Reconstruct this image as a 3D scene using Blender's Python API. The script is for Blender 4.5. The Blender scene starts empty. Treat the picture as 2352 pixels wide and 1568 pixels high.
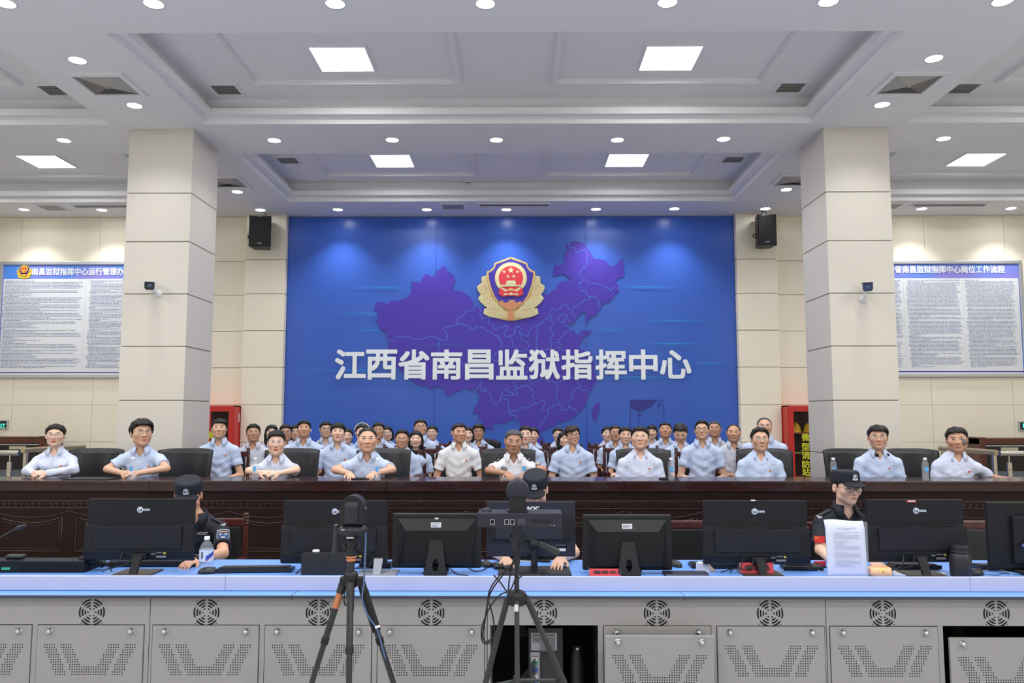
import bpy, bmesh, math, random
import numpy as np
from mathutils import Vector, Matrix
random.seed(7)
S = bpy.context.scene
COL = S.collection
# ---------------------------------------------------------------- camera, world, exposure
W, H, F = 2352.0, 1568.0, 1850.0
PITCH, YAW = math.radians(5.22), math.radians(0.40)
CAM = np.array([0.115, 0.0, 1.75])
cam_data = bpy.data.cameras.new('camera')
cam_data.sensor_width = 36.0
cam_data.lens = F / W * 36.0
cam_data.clip_start = 0.05
cam_data.clip_end = 200
cam = bpy.data.objects.new('camera', cam_data)
COL.objects.link(cam)
cam.location = CAM
cam.rotation_euler = (math.pi / 2 + PITCH, 0, YAW)
S.camera = cam
world = bpy.data.worlds.new('world')
S.world = world
world.use_nodes = True
world.node_tree.nodes['Background'].inputs[0].default_value = (0.80, 0.86, 1.0, 1)
world.node_tree.nodes['Background'].inputs[1].default_value = 0.12
S.view_settings.view_transform = 'Standard'
S.view_settings.look = 'None'
S.view_settings.exposure = 0.62
S.view_settings.gamma = 1.0
S.view_settings.use_curve_mapping = False
S.cycles.max_bounces = 8
S.cycles.diffuse_bounces = 5
S.cycles.sample_clamp_indirect = 6.0
S.cycles.caustics_reflective = False
S.cycles.caustics_refractive = False
E_PANEL = 16.0      # ceiling light panels (emission strength)
E_DOWN = 22.0       # downlight discs
W_SPOT = 34.0       # watts of the downlights' beams
W_AREA = 42.0       # watts of the panels of the part of the room behind the camera

# heights of the room
Z_PLAT = 0.37       # raised floor under the seated audience
Z_CEIL = 5.08
Z_TOP = 5.37
Y_WALL = 13.31

# ---------------------------------------------------------------- helpers
_f = np.array([-math.sin(YAW) * math.cos(PITCH), math.cos(YAW) * math.cos(PITCH), math.sin(PITCH)])
_r = np.array([math.cos(YAW), math.sin(YAW), 0.0])
_u = np.cross(_r, _f)

def ray(u, v):
    return _f + _r * ((u - W / 2) / F) + _u * ((H / 2 - v) / F)

def at(u, v, Y=None, z=None, x=None):
    """the point of the room seen at this pixel of the photograph, on a plane of known depth, height or side"""
    d = ray(u, v)
    if Y is not None:
        t = (Y - CAM[1]) / d[1]
    elif z is not None:
        t = (z - CAM[2]) / d[2]
    else:
        t = (x - CAM[0]) / d[0]
    return CAM + d * t

def ppm(Y):
    return F / Y

_mats = {}

def mat(name, col, rough=0.5, metal=0.0, spec=0.5, emit=None, es=0.0, alpha=1.0, trans=0.0, bump=0.0, bscale=40.0, mottle=0.0, mscale=8.0, coat=0.0, ior=1.45):
    if name in _mats:
        return _mats[name]
    m = bpy.data.materials.new(name)
    m.use_nodes = True
    nt = m.node_tree
    b = nt.nodes['Principled BSDF']
    b.inputs['Base Color'].default_value = (*col, 1)
    b.inputs['Roughness'].default_value = rough
    b.inputs['Metallic'].default_value = metal
    b.inputs['Specular IOR Level'].default_value = spec
    b.inputs['IOR'].default_value = ior
    b.inputs['Coat Weight'].default_value = coat
    if emit is not None:
        b.inputs['Emission Color'].default_value = (*emit, 1)
        b.inputs['Emission Strength'].default_value = es
    if alpha < 1:
        b.inputs['Alpha'].default_value = alpha
    if trans > 0:
        b.inputs['Transmission Weight'].default_value = trans
    if bump > 0 or mottle > 0:
        tc = nt.nodes.new('ShaderNodeTexCoord')
    if bump > 0:
        nz = nt.nodes.new('ShaderNodeTexNoise')
        nz.inputs['Scale'].default_value = bscale
        nz.inputs['Detail'].default_value = 3
        bp = nt.nodes.new('ShaderNodeBump')
        bp.inputs['Strength'].default_value = bump
        bp.inputs['Distance'].default_value = 0.01
        nt.links.new(tc.outputs['Object'], nz.inputs['Vector'])
        nt.links.new(nz.outputs['Fac'], bp.inputs['Height'])
        nt.links.new(bp.outputs['Normal'], b.inputs['Normal'])
    if mottle > 0:
        nz = nt.nodes.new('ShaderNodeTexNoise')
        nz.inputs['Scale'].default_value = mscale
        nz.inputs['Detail'].default_value = 4
        mx = nt.nodes.new('ShaderNodeMix')
        mx.data_type = 'RGBA'
        mx.inputs['A'].default_value = (*[c * (1 - mottle) for c in col], 1)
        mx.inputs['B'].default_value = (*[min(1, c * (1 + mottle)) for c in col], 1)
        nt.links.new(tc.outputs['Object'], nz.inputs['Vector'])
        nt.links.new(nz.outputs['Fac'], mx.inputs['Factor'])
        nt.links.new(mx.outputs['Result'], b.inputs['Base Color'])
    _mats[name] = m
    return m

def wood(name, c1, c2, rough=0.35, scale=(1.0, 6.0, 6.0), coat=0.2):
    if name in _mats:
        return _mats[name]
    m = mat(name, c1, rough, coat=coat)
    nt = m.node_tree
    b = nt.nodes['Principled BSDF']
    tc = nt.nodes.new('ShaderNodeTexCoord')
    mp = nt.nodes.new('ShaderNodeMapping')
    mp.inputs['Scale'].default_value = scale
    nz = nt.nodes.new('ShaderNodeTexNoise')
    nz.inputs['Scale'].default_value = 5
    nz.inputs['Detail'].default_value = 6
    nz.inputs['Distortion'].default_value = 0.6
    cr = nt.nodes.new('ShaderNodeValToRGB')
    cr.color_ramp.elements[0].position = 0.35
    cr.color_ramp.elements[0].color = (*c1, 1)
    cr.color_ramp.elements[1].position = 0.7
    cr.color_ramp.elements[1].color = (*c2, 1)
    nt.links.new(tc.outputs['Object'], mp.inputs['Vector'])
    nt.links.new(mp.outputs['Vector'], nz.inputs['Vector'])
    nt.links.new(nz.outputs['Fac'], cr.inputs['Fac'])
    nt.links.new(cr.outputs['Color'], b.inputs['Base Color'])
    return m

def lin(*rgb):
    """sRGB 0-255 to linear"""
    o = []
    for c in rgb:
        c /= 255.0
        o.append(c / 12.92 if c <= 0.04045 else ((c + 0.055) / 1.055) ** 2.4)
    return tuple(o)

class MB:
    """collects shapes into one mesh; every shape takes a material slot"""
    def __init__(self):
        self.v, self.f, self.m, self.s = [], [], [], []
    def add(self, verts, faces, mi=0, smooth=False):
        o = len(self.v)
        self.v.extend([tuple(float(c) for c in p) for p in verts])
        for f in faces:
            self.f.append(tuple(i + o for i in f))
            self.m.append(mi)
            self.s.append(smooth)
        return self
    def box(self, lo, hi, mi=0, bev=0.0, M=None):
        if bev <= 0:
            x0, y0, z0 = lo
            x1, y1, z1 = hi
            vs = [(x0, y0, z0), (x1, y0, z0), (x1, y1, z0), (x0, y1, z0), (x0, y0, z1), (x1, y0, z1), (x1, y1, z1), (x0, y1, z1)]
            fs = [(0, 3, 2, 1), (4, 5, 6, 7), (0, 1, 5, 4), (1, 2, 6, 5), (2, 3, 7, 6), (3, 0, 4, 7)]
            if M is not None:
                vs = [M @ Vector(p) for p in vs]
            return self.add(vs, fs, mi)
        bm = bmesh.new()
        bmesh.ops.create_cube(bm, size=1)
        for vv in bm.verts:
            vv.co = Vector([lo[i] + (vv.co[i] + 0.5) * (hi[i] - lo[i]) for i in range(3)])
        bmesh.ops.bevel(bm, geom=list(bm.edges), offset=bev, segments=2, profile=0.6, affect='EDGES', clamp_overlap=True)
        bm.verts.index_update()
        vs = [(M @ q.co if M is not None else q.co.copy()) for q in bm.verts]
        fs = [[q.index for q in f.verts] for f in bm.faces]
        bm.free()
        return self.add(vs, fs, mi)
    def cbox(self, c, s, mi=0, bev=0.0, M=None):
        return self.box([c[i] - s[i] / 2 for i in range(3)], [c[i] + s[i] / 2 for i in range(3)], mi, bev, M)
    def tube(self, pts, r, n=8, mi=0, caps=True, smooth=True):
        pts = [Vector(p) for p in pts]
        rs = r if isinstance(r, (list, tuple)) else [r] * len(pts)
        vs, fs = [], []
        prev = None
        for i, p in enumerate(pts):
            d = (pts[min(i + 1, len(pts) - 1)] - pts[max(i - 1, 0)])
            d = d.normalized() if d.length > 1e-9 else Vector((0, 0, 1))
            if prev is None:
                a = Vector((0, 0, 1)) if abs(d.z) < 0.9 else Vector((1, 0, 0))
                n1 = d.cross(a).normalized()
            else:
                n1 = (prev - d * prev.dot(d))
                n1 = n1.normalized() if n1.length > 1e-6 else d.orthogonal().normalized()
            prev = n1
            n2 = d.cross(n1)
            for k in range(n):
                an = 2 * math.pi * k / n
                vs.append(p + (n1 * math.cos(an) + n2 * math.sin(an)) * rs[i])
        for i in range(len(pts) - 1):
            for k in range(n):
                fs.append((i * n + k, i * n + (k + 1) % n, (i + 1) * n + (k + 1) % n, (i + 1) * n + k))
        self.add(vs, fs, mi, smooth)
        if caps:
            self.add([vs[k] for k in range(n)], [tuple(range(n - 1, -1, -1))], mi)
            self.add([vs[-n + k] for k in range(n)], [tuple(range(n))], mi)
        return self
    def lathe(self, prof, c=(0, 0, 0), n=24, mi=0, axis='z', smooth=True, M=None):
        """prof: list of (r, h) from bottom to top"""
        vs, fs = [], []
        for r, h in prof:
            for k in range(n):
                a = 2 * math.pi * k / n
                x, y = r * math.cos(a), r * math.sin(a)
                p = {'z': (x, y, h), 'y': (x, -h, y), 'x': (h, x, y)}[axis]
                p = Vector((p[0] + c[0], p[1] + c[1], p[2] + c[2]))
                vs.append(M @ p if M is not None else p)
        for i in range(len(prof) - 1):
            for k in range(n):
                fs.append((i * n + k, i * n + (k + 1) % n, (i + 1) * n + (k + 1) % n, (i + 1) * n + k))
        self.add(vs, fs, mi, smooth)
        if prof[0][0] > 1e-6:
            self.add(vs[:n], [tuple(range(n - 1, -1, -1))], mi)
        if prof[-1][0] > 1e-6:
            self.add(vs[-n:], [tuple(range(n))], mi)
        return self
    def poly(self, pts, depth, mi=0, M=None, tri=False):
        """a closed outline in x-z at y=0, extruded towards -y by depth (any outline, holes not allowed)"""
        from mathutils.geometry import delaunay_2d_cdt
        n0 = len(pts)
        r = delaunay_2d_cdt([Vector((p[0], p[1])) for p in pts], [(i, (i + 1) % n0) for i in range(n0)], [], 2, 1e-7)
        fv = [Vector((p[0], -depth, p[1])) for p in r[0]]
        ff = []
        for f in r[2]:
            f = list(f)
            ar = sum(r[0][f[i]][0] * r[0][f[(i + 1) % len(f)]][1] - r[0][f[(i + 1) % len(f)]][0] * r[0][f[i]][1] for i in range(len(f)))
            ff.append(f if ar > 0 else f[::-1])
        if M is not None:
            fv2 = [M @ p for p in fv]
        else:
            fv2 = fv
        self.add(fv2, ff, mi)
        if depth > 0:
            n = len(pts)
            a = [Vector((p[0], -depth, p[1])) for p in pts]
            b = [Vector((p[0], 0, p[1])) for p in pts]
            al = a + b
            if M is not None:
                al = [M @ p for p in al]
            self.add(al, [(i, (i + 1) % n, n + (i + 1) % n, n + i) for i in range(n)], mi)
        return self
    def ribbon(self, pts, w, y=0.0, mi=0):
        """flat line of width w through x-z points at depth y, facing -y"""
        vs, fs = [], []
        P = [Vector((p[0], 0, p[1])) for p in pts]
        for i, p in enumerate(P):
            d = P[min(i + 1, len(P) - 1)] - P[max(i - 1, 0)]
            d = d.normalized() if d.length > 0 else Vector((1, 0, 0))
            nrm = Vector((-d.z, 0, d.x)) * (w / 2)
            vs += [(p.x + nrm.x, y, p.z + nrm.z), (p.x - nrm.x, y, p.z - nrm.z)]
        for i in range(len(P) - 1):
            fs.append((2 * i, 2 * i + 1, 2 * i + 3, 2 * i + 2))
        return self.add(vs, fs, mi)
    def mesh(self, name, mats):
        me = bpy.data.meshes.new(name)
        me.from_pydata(self.v, [], self.f)
        for m in (mats if isinstance(mats, (list, tuple)) else [mats]):
            me.materials.append(m)
        me.polygons.foreach_set('material_index', self.m)
        me.polygons.foreach_set('use_smooth', self.s)
        me.validate()
        me.update()
        return me
    def build(self, name, mats, parent=None, loc=None, rot=None):
        o = bpy.data.objects.new(name, self.mesh(name, mats))
        COL.objects.link(o)
        if parent is not None:
            o.parent = parent
        if loc is not None:
            o.location = loc
        if rot is not None:
            o.rotation_euler = rot
        return o

def tag(o, label=None, cat=None, group=None, kind=None):
    if label:
        o['label'] = label
    if cat:
        o['category'] = cat
    if group:
        o['group'] = group
    if kind:
        o['kind'] = kind
    return o

def thing(name, label, cat, loc=(0, 0, 0), rz=0.0, group=None):
    o = bpy.data.objects.new(name, None)
    o.empty_display_size = 0.1
    COL.objects.link(o)
    o.location = loc
    o.rotation_euler = (0, 0, rz)
    return tag(o, label, cat, group)

def copy_tree(o, loc, rz, label, group=None):
    def rec(q, parent):
        c = q.copy()
        COL.objects.link(c)
        if parent is not None:
            c.parent = parent
        for ch in q.children:
            rec(ch, c)
        return c
    c = rec(o, None)
    c.location = loc
    c.rotation_euler = (0, 0, rz)
    c['label'] = label
    if group:
        c['group'] = group
    return c

_glyph_dg = None

def text_geo(body, size, bold=0.0, align='CENTER', space=1.0):
    """flat lettering: vertices and faces in x-z facing -y, optionally thickened by overlapping shifted copies"""
    c = bpy.data.curves.new('lettering', 'FONT')
    c.body = body
    c.size = size
    c.align_x = align
    c.align_y = 'CENTER'
    c.space_character = space
    c.resolution_u = 3
    o = bpy.data.objects.new('lettering', c)
    COL.objects.link(o)
    dg = bpy.context.evaluated_depsgraph_get()
    me = bpy.data.meshes.new_from_object(o.evaluated_get(dg))
    vs = [v.co.copy() for v in me.vertices]
    fs = [tuple(p.vertices) for p in me.polygons]
    bpy.data.objects.remove(o)
    bpy.data.curves.remove(c)
    bpy.data.meshes.remove(me)
    out_v, out_f = [], []
    offs = [(0, 0)]
    if bold > 0:
        offs += [(bold * i, bold * j) for i in (-1, 0, 1) for j in (-1, 0, 1) if i or j]
    for k, (dx, dy) in enumerate(offs):
        o0 = len(out_v)
        out_v += [(v.x + dx, -k * 0.0004 * min(1.0, size * 8), v.y + dy) for v in vs]
        out_f += [tuple(i + o0 for i in f) for f in fs]
    return out_v, out_f

def text_to(mb, body, size, c, mi=0, bold=0.0, width=None, height=None, M=None, align='CENTER'):
    """lettering centred on c (facing -y); width/height squeeze it to a box"""
    vs, fs = text_geo(body, size, bold, align)
    a = np.array(vs)
    lo, hi = a.min(0), a.max(0)
    if width:
        a[:, 0] = (a[:, 0] - (lo[0] + hi[0]) / 2) * width / (hi[0] - lo[0])
    if height:
        a[:, 2] = (a[:, 2] - (lo[2] + hi[2]) / 2) * height / (hi[2] - lo[2])
    if M is not None:
        a = np.array([M @ Vector(p) for p in a])
    a = a + np.array(c)
    mb.add(a, fs, mi)
    return mb

def catmull(pts, n=6):
    P = [np.array(p, float) for p in pts]
    P = [2 * P[0] - P[1]] + P + [2 * P[-1] - P[-2]]
    out = []
    for i in range(1, len(P) - 2):
        for k in range(n):
            t = k / n
            a, b, c, d = P[i - 1], P[i], P[i + 1], P[i + 2]
            out.append(0.5 * ((2 * b) + (-a + c) * t + (2 * a - 5 * b + 4 * c - d) * t * t + (-a + 3 * b - 3 * c + d) * t ** 3))
    out.append(P[-2])
    return out
# ---------------------------------------------------------------- surfaces of the room
M_CEIL = mat('ceiling paint', (0.80, 0.80, 0.81), 0.7, bump=0.02, bscale=6)
M_WALL = mat('cream wall board', lin(243, 235, 214), 0.55, mottle=0.03, mscale=3)
M_COLM = mat('pale column board', lin(213, 207, 196), 0.5, mottle=0.03, mscale=2)
M_GROOVE = mat('groove', lin(150, 142, 126), 0.8)
M_FLOOR = mat('floor tile', lin(180, 182, 188), 0.3, mottle=0.08, mscale=2)
M_STAGE = mat('platform carpet', lin(140, 140, 146), 0.9, mottle=0.15, mscale=30)
M_LAMP = mat('lit diffuser', (0.9, 0.9, 0.9), 0.5, emit=(1.0, 1.0, 1.0), es=E_PANEL)
M_DOWN = mat('lit downlight lens', (0.9, 0.9, 0.9), 0.5, emit=(0.97, 0.98, 1.0), es=E_DOWN)
M_ALU = mat('brushed aluminium', lin(196, 200, 204), 0.35, metal=0.7)
M_WHITE = mat('white plastic', lin(228, 230, 232), 0.4)
M_BLACK = mat('black plastic', (0.012, 0.012, 0.014), 0.42)
M_DARK = mat('bay shade black', (0.01, 0.01, 0.01), 0.8)
M_STEEL = mat('stainless steel', lin(190, 184, 172), 0.22, metal=1.0)
M_CHROME = mat('chrome', lin(215, 215, 220), 0.12, metal=1.0)

def struct(name, mb, mats):
    o = mb.build(name, mats)
    o['kind'] = 'structure'
    return o

XW, YB = 12.6, -5.6
# floors
struct('floor', MB().box((-XW, YB, -0.1), (XW, 6.9, 0.0)), M_FLOOR)
struct('floor_platform', MB().box((-XW, 6.9, -0.1), (XW, Y_WALL + 0.2, Z_PLAT)), M_STAGE)

# ceiling with stepped coffers
CX = [(-11.6, -4.575), (-3.49, 3.49), (4.575, 11.6)]
CY = [(-3.05, -0.83), (0.22, 2.44), (3.49, 5.71), (6.76, 8.98), (10.03, 12.35)]
xs = sorted({-XW, XW, *[a for p in CX for a in p]})
ys = sorted({YB, Y_WALL, *[a for p in CY for a in p]})
mb = MB()
for i in range(len(xs) - 1):
    for j in range(len(ys) - 1):
        x0, x1, y0, y1 = xs[i], xs[i + 1], ys[j], ys[j + 1]
        if (x0, x1) in CX and (y0, y1) in CY:
            def ring(ins, z):
                return [(x0 + ins, y0 + ins, z), (x1 - ins, y0 + ins, z), (x1 - ins, y1 - ins, z), (x0 + ins, y1 - ins, z)]
            prof = [(0, Z_CEIL), (0, Z_CEIL + 0.065), (0.02, Z_CEIL + 0.075), (0.11, Z_CEIL + 0.075), (0.11, Z_CEIL + 0.15), (0.06, Z_CEIL + 0.15), (0.06, Z_CEIL + 0.13), (0.02, Z_CEIL + 0.13), (0.02, Z_TOP)]
            vs = []
            for ins, z in prof:
                vs += ring(ins, z)
            fs = []
            for k in range(len(prof) - 1):
                for q in range(4):
                    fs.append((4 * k + q, 4 * k + 4 + q, 4 * k + 4 + (q + 1) % 4, 4 * k + (q + 1) % 4))
            n = 4 * (len(prof) - 1)
            fs.append((n, n + 3, n + 2, n + 1))
            mb.add(vs, fs)
        else:
            mb.add([(x0, y0, Z_CEIL), (x0, y1, Z_CEIL), (x1, y1, Z_CEIL), (x1, y0, Z_CEIL)], [(0, 1, 2, 3)])
mb.box((-XW, YB, Z_TOP + 0.05), (XW, Y_WALL, Z_TOP + 0.15))
struct('ceiling', mb, M_CEIL)

def ring_frame(m, cx, cy, hx, hy, prof, mi=0):
    """a mitred rectangular frame: prof lists (inset from the outer edge, z) from outside to inside"""
    vs, fs = [], []
    for ins, z in prof:
        a, b = hx - ins, hy - ins
        vs += [(cx - a, cy - b, z), (cx + a, cy - b, z), (cx + a, cy + b, z), (cx - a, cy + b, z)]
    for k in range(len(prof) - 1):
        for q in range(4):
            fs.append((4 * k + q, 4 * k + (q + 1) % 4, 4 * k + 4 + (q + 1) % 4, 4 * k + 4 + q)[::-1])
    m.add(vs, fs, mi)

# raised mouldings on the coffers' upper ceilings
ntrim = 0
def moulding(x0, x1, y0, y1, w=0.075, t=0.03):
    global ntrim
    ntrim += 1
    m = MB()
    z1, z0 = Z_TOP + 0.002, Z_TOP - t
    ring_frame(m, (x0 + x1) / 2, (y0 + y1) / 2, (x1 - x0) / 2, (y1 - y0) / 2, [(0, z1), (0, z0), (0.02, z0), (0.02, z0 - 0.012), (w - 0.02, z0 - 0.012), (w - 0.02, z0), (w, z0), (w, z1)])
    struct('trim_%d' % ntrim, m, M_CEIL)
for (y0, y1) in CY[2:]:
    moulding(-2.80, -0.48, y0 + 0.45, y1 - 0.48)
    moulding(0.48, 2.80, y0 + 0.45, y1 - 0.48)
    for s in (-1, 1):
        for a, b in ((5.3, 7.9), (8.5, 10.9)):
            moulding(min(s * a, s * b), max(s * a, s * b), y0 + 0.45, y1 - 0.48)

# walls: boards with open joints over a backing
def boards(mb, x0, x1, zs, Y, gap=0.008, t=0.018, face=-1):
    zs = list(zs)
    for a, b in zip(zs[:-1], zs[1:]):
        mb.box((x0 + gap / 2, Y, a + gap / 2), (x1 - gap / 2, Y + t, b - gap / 2), 0, 0.003)
ZG = [Z_PLAT, 0.70, 1.31, 1.915, 2.53, 3.135, 3.745, 4.317, Z_CEIL]
mb = MB()
mb.box((-XW, Y_WALL + 0.016, 0), (XW, Y_WALL + 0.2, Z_CEIL + 0.3), 1)
for s in (-1, 1):
    for a, b in ((3.74, 5.6),):
        boards(mb, min(s * a, s * b), max(s * a, s * b), ZG, Y_WALL)
    for a, b in ((5.6, 6.92), (6.92, 8.25), (8.25, 9.58), (9.58, 10.9), (10.9, XW)):
        boards(mb, min(s * a, s * b), max(s * a, s * b), [Z_PLAT, 0.70, 1.31, 1.915, Z_CEIL], Y_WALL, 0.004)
mb.box((-3.74, Y_WALL - 0.002, Z_PLAT), (3.74, Y_WALL + 0.018, Z_CEIL))
struct('wall_back', mb, [M_WALL, M_GROOVE])
struct('wall_left', MB().box((-XW - 0.2, YB, 0), (-XW, Y_WALL + 0.2, Z_TOP + 0.1)), M_WALL)
struct('wall_right', MB().box((XW, YB, 0), (XW + 0.2, Y_WALL + 0.2, Z_TOP + 0.1)), M_WALL)
struct('wall_front', MB().box((-XW, YB - 0.2, 0), (XW, YB, Z_TOP + 0.1)), M_WALL)

# columns and pilasters
def column(name, x0, x1, y0, y1, zs, m):
    mb = MB()
    e = 0.012
    mb.box((x0 + e, y0 + e, zs[0]), (x1 - e, y1 - e, zs[-1]), 1)
    for a, b in zip(zs[:-1], zs[1:]):
        mb.box((x0, y0, a + 0.005), (x1, y1, b - 0.005), 0, 0.006)
    return struct(name, mb, [m, M_GROOVE])
for s, nm in ((-1, 'left'), (1, 'right')):
    xa, xb = sorted((s * 3.675, s * 4.425))
    column('column_' + nm, xa, xb, 9.135, 9.93, ZG[:-1] + [Z_CEIL + 0.005], M_COLM)
    xa, xb = sorted((s * 3.735, s * 4.40))
    column('pilaster_' + nm, xa, xb, 13.155, Y_WALL + 0.01, ZG[:-1] + [Z_CEIL + 0.005], M_WALL)

# ---------------------------------------------------------------- ceiling fittings
def place_word(x, y):
    return ('left' if x < -3.6 else 'right' if x > 3.6 else 'middle')

panel0 = None
def light_panel(x, y, label):
    global panel0
    if panel0 is None:
        panel0 = thing('ceiling_light_panel', label, 'ceiling light', (x, y, Z_TOP), 0, 'square light panels in the ceiling coffers')
        m = MB()
        a, b = 0.272, 0.292
        ring_frame(m, 0, 0, b, b, [(0, 0), (0, -0.016), (b - a, -0.016), (b - a, 0)])
        m.build('frame', M_WHITE, panel0)
        MB().box((-a, -a, -0.012), (a, a, -0.003)).build('diffuser', M_LAMP, panel0)
    else:
        copy_tree(panel0, (x, y, Z_TOP), 0, label)
for x, w in ((-1.667, 'left'), (1.667, 'right')):
    light_panel(x, 7.905, 'square lit panel in the near middle coffer, %s of the two there' % w)
    light_panel(x, 11.2, 'square lit panel in the far middle coffer, %s of the two there' % w)
for s, w in ((-1, 'left'), (1, 'right')):
    light_panel(s * 6.62, 11.2, 'square lit panel in the far coffer beside the %s column' % w)
    light_panel(s * 8.43, 11.2, 'square lit panel cut by the %s edge of the photo' % w)

def area(x, y, power, sx=0.56, sy=0.56, z=Z_TOP - 0.06):
    l = bpy.data.lights.new('panel_lamp', 'AREA')
    l.shape = 'RECTANGLE'
    l.size, l.size_y = sx, sy
    l.energy = power
    l.color = (1, 1, 1)
    o = bpy.data.objects.new('panel_lamp', l)
    COL.objects.link(o)
    o.location = (x, y, z)
    return o
for y in (-1.94, 1.33, 4.6):
    for x in (-8.4, -6.6, -1.667, 1.667, 6.6, 8.4):
        area(x, y, W_AREA)
for x in (-9.7, -6.62, 6.62, 9.7):
    area(x, 7.905, 15.0)

DL = [(12, 7), (353, 8), (770, 8), (1115, 8), (1533, 5), (1903, 3), (2303, 2), (178, 138), (309, 242), (2145, 134), (2026, 240),
      (147, 322), (630, 322), (901, 321), (1140, 321), (1418, 321), (1662, 319), (2167, 318), (545, 440), (1806, 435),
      (55, 481), (234, 482), (598, 482), (776, 481), (980, 481), (1163, 481), (1369, 480), (1549, 479), (1758, 479), (2117, 479), (2322, 478)]
def dl_label(i, u, v):
    if v < 60:
        o = sorted(a for a, b in DL if b < 60).index(u)
        return 'round downlight cut by the top edge of the photo, %s from the left' % ['first', 'second', 'third', 'fourth', 'fifth', 'sixth', 'seventh'][o]
    if v < 300:
        s = 'left' if u < 1176 else 'right'
        return 'round downlight on the beam above the %s column, %s of the vent there' % (s, 'nearer side' if v < 200 else 'farther side')
    if v < 400:
        o = sorted(a for a, b in DL if 300 < b < 400).index(u)
        return 'round downlight on the cross beam level with the columns, %s from the left' % ['first', 'second', 'third', 'fourth', 'fifth', 'sixth', 'seventh'][o]
    if v < 460:
        return 'round downlight behind the %s column beside the square vent' % ('left' if u < 1176 else 'right')
    o = sorted(a for a, b in DL if b > 460).index(u)
    return 'round downlight in the row along the back wall, %s from the left' % ['first', 'second', 'third', 'fourth', 'fifth', 'sixth', 'seventh', 'eighth', 'ninth', 'tenth', 'eleventh'][o]
dl0 = None
def spot(x, y, power, size=100):
    l = bpy.data.lights.new('downlight_lamp', 'SPOT')
    l.energy = power
    l.spot_size = math.radians(size)
    l.spot_blend = 0.8
    l.shadow_soft_size = 0.07
    l.color = (0.97, 0.98, 1.0)
    o = bpy.data.objects.new('downlight_lamp', l)
    COL.objects.link(o)
    o.location = (x, y, Z_CEIL - 0.02)
for i, (u, v) in enumerate(DL):
    p = at(u, v, z=Z_CEIL)
    if dl0 is None:
        dl0 = thing('downlight', dl_label(i, u, v), 'ceiling light', p, 0, 'round recessed downlights')
        MB().lathe([(0.075, -0.004), (0.088, -0.008), (0.092, 0.0)], n=28).build('trim_ring', M_WHITE, dl0)
        MB().lathe([(0.0, -0.006), (0.075, -0.005), (0.075, 0.0)], n=28, smooth=False).build('lens', M_DOWN, dl0)
    else:
        copy_tree(dl0, p, 0, dl_label(i, u, v))
    spot(p[0], p[1], W_SPOT * (2.1 if v > 460 else 1.0), 104 if v > 460 else 130)
for x in (-9.5, -5.5, -1.7, 1.7, 5.5, 9.5):
    spot(x, 2.96, W_SPOT, 130)
    spot(x, -0.3, W_SPOT, 130)

# square four-way diffusers
M_VENT = mat('vent grey', lin(176, 172, 166), 0.5)
M_VDARK = mat('vent shadow gap', lin(58, 54, 50), 0.7)
def diffuser(x, y, label):
    t = thing('air_diffuser', label, 'vent', (x, y, Z_CEIL), 0, 'square four way air diffusers')
    m = MB()
    a, b = 0.235, 0.285
    ring_frame(m, 0, 0, b, b, [(0, 0), (0, -0.018), (b - a, -0.022), (b - a, 0)])
    m.build('frame', M_WHITE, t)
    k = MB()
    k.add([(-a, -a, -0.001), (a, -a, -0.001), (a, a, -0.001), (-a, a, -0.001)], [(0, 3, 2, 1)], 1)
    n = 10
    for i in range(n):
        ro = a * (1 - i / n) - 0.002
        ri = max(ro - a / n * 0.80, 0.0)
        z0, z1 = -0.006 - 0.0022 * i, -0.012 - 0.0022 * i
        vs = []
        for rr, z in ((ro, z0), (ri, z1)):
            vs += [(-rr, -rr, z), (rr, -rr, z), (rr, rr, z), (-rr, rr, z)]
        k.add(vs, [(q, 4 + q, 4 + (q + 1) % 4, (q + 1) % 4) for q in range(4)], 0)
    k.cbox((0, 0, -0.028), (0.035, 0.035, 0.012), 0, 0.002)
    k.build('louvre', [M_VENT, mat('louvre gap', lin(110, 104, 98), 0.7)], t)
for (u, v), w in (((247, 194.5), 'above the left column'), ((2087, 192), 'above the right column'), ((519, 417), 'behind the left column'), ((1826, 413), 'behind the right column')):
    p = at(u, v, z=Z_CEIL)
    diffuser(p[0], p[1], 'square pyramid air diffuser in the ceiling beam ' + w)
# return grilles of the coffers
def grille(x, y, z, sx, sy, label, group, n=9, nm='return_grille', fill=0.42):
    t = thing(nm, label, 'vent', (x, y, z), 0, group)
    m = MB()
    b = 0.03
    ring_frame(m, 0, 0, sx, sy, [(0, 0), (0, -0.016), (b, -0.016), (b, 0)])
    m.build('frame', M_WHITE, t)
    k = MB()
    k.add([(-sx + b, -sy + b, -0.001), (sx - b, -sy + b, -0.001), (sx - b, sy - b, -0.001), (-sx + b, sy - b, -0.001)], [(0, 3, 2, 1)], 1)
    for i in range(n):
        y0 = -sy + b + (2 * sy - 2 * b) * (i + 0.15) / n
        k.add([(-sx + b, y0, -0.009), (sx - b, y0, -0.009), (sx - b, y0 + (2 * sy - 2 * b) / n * fill, -0.009), (-sx + b, y0 + (2 * sy - 2 * b) / n * fill, -0.009)], [(0, 3, 2, 1)], 0)
    k.build('slat', [M_VENT, M_VDARK], t)
for (u, v), w in (((520, 205), 'near middle coffer, left corner'), ((1815, 200), 'near middle coffer, right corner'), ((662, 367.5), 'far middle coffer, left corner'), ((1684, 365), 'far middle coffer, right corner'), ((128, 206), 'near left coffer'), ((2211, 202), 'near right coffer')):
    p = at(u, v, z=Z_TOP)
    grille(p[0], p[1], Z_TOP, 0.165, 0.165, 'slatted return grille in the ' + w, 'slatted return grilles in the coffers')
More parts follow.
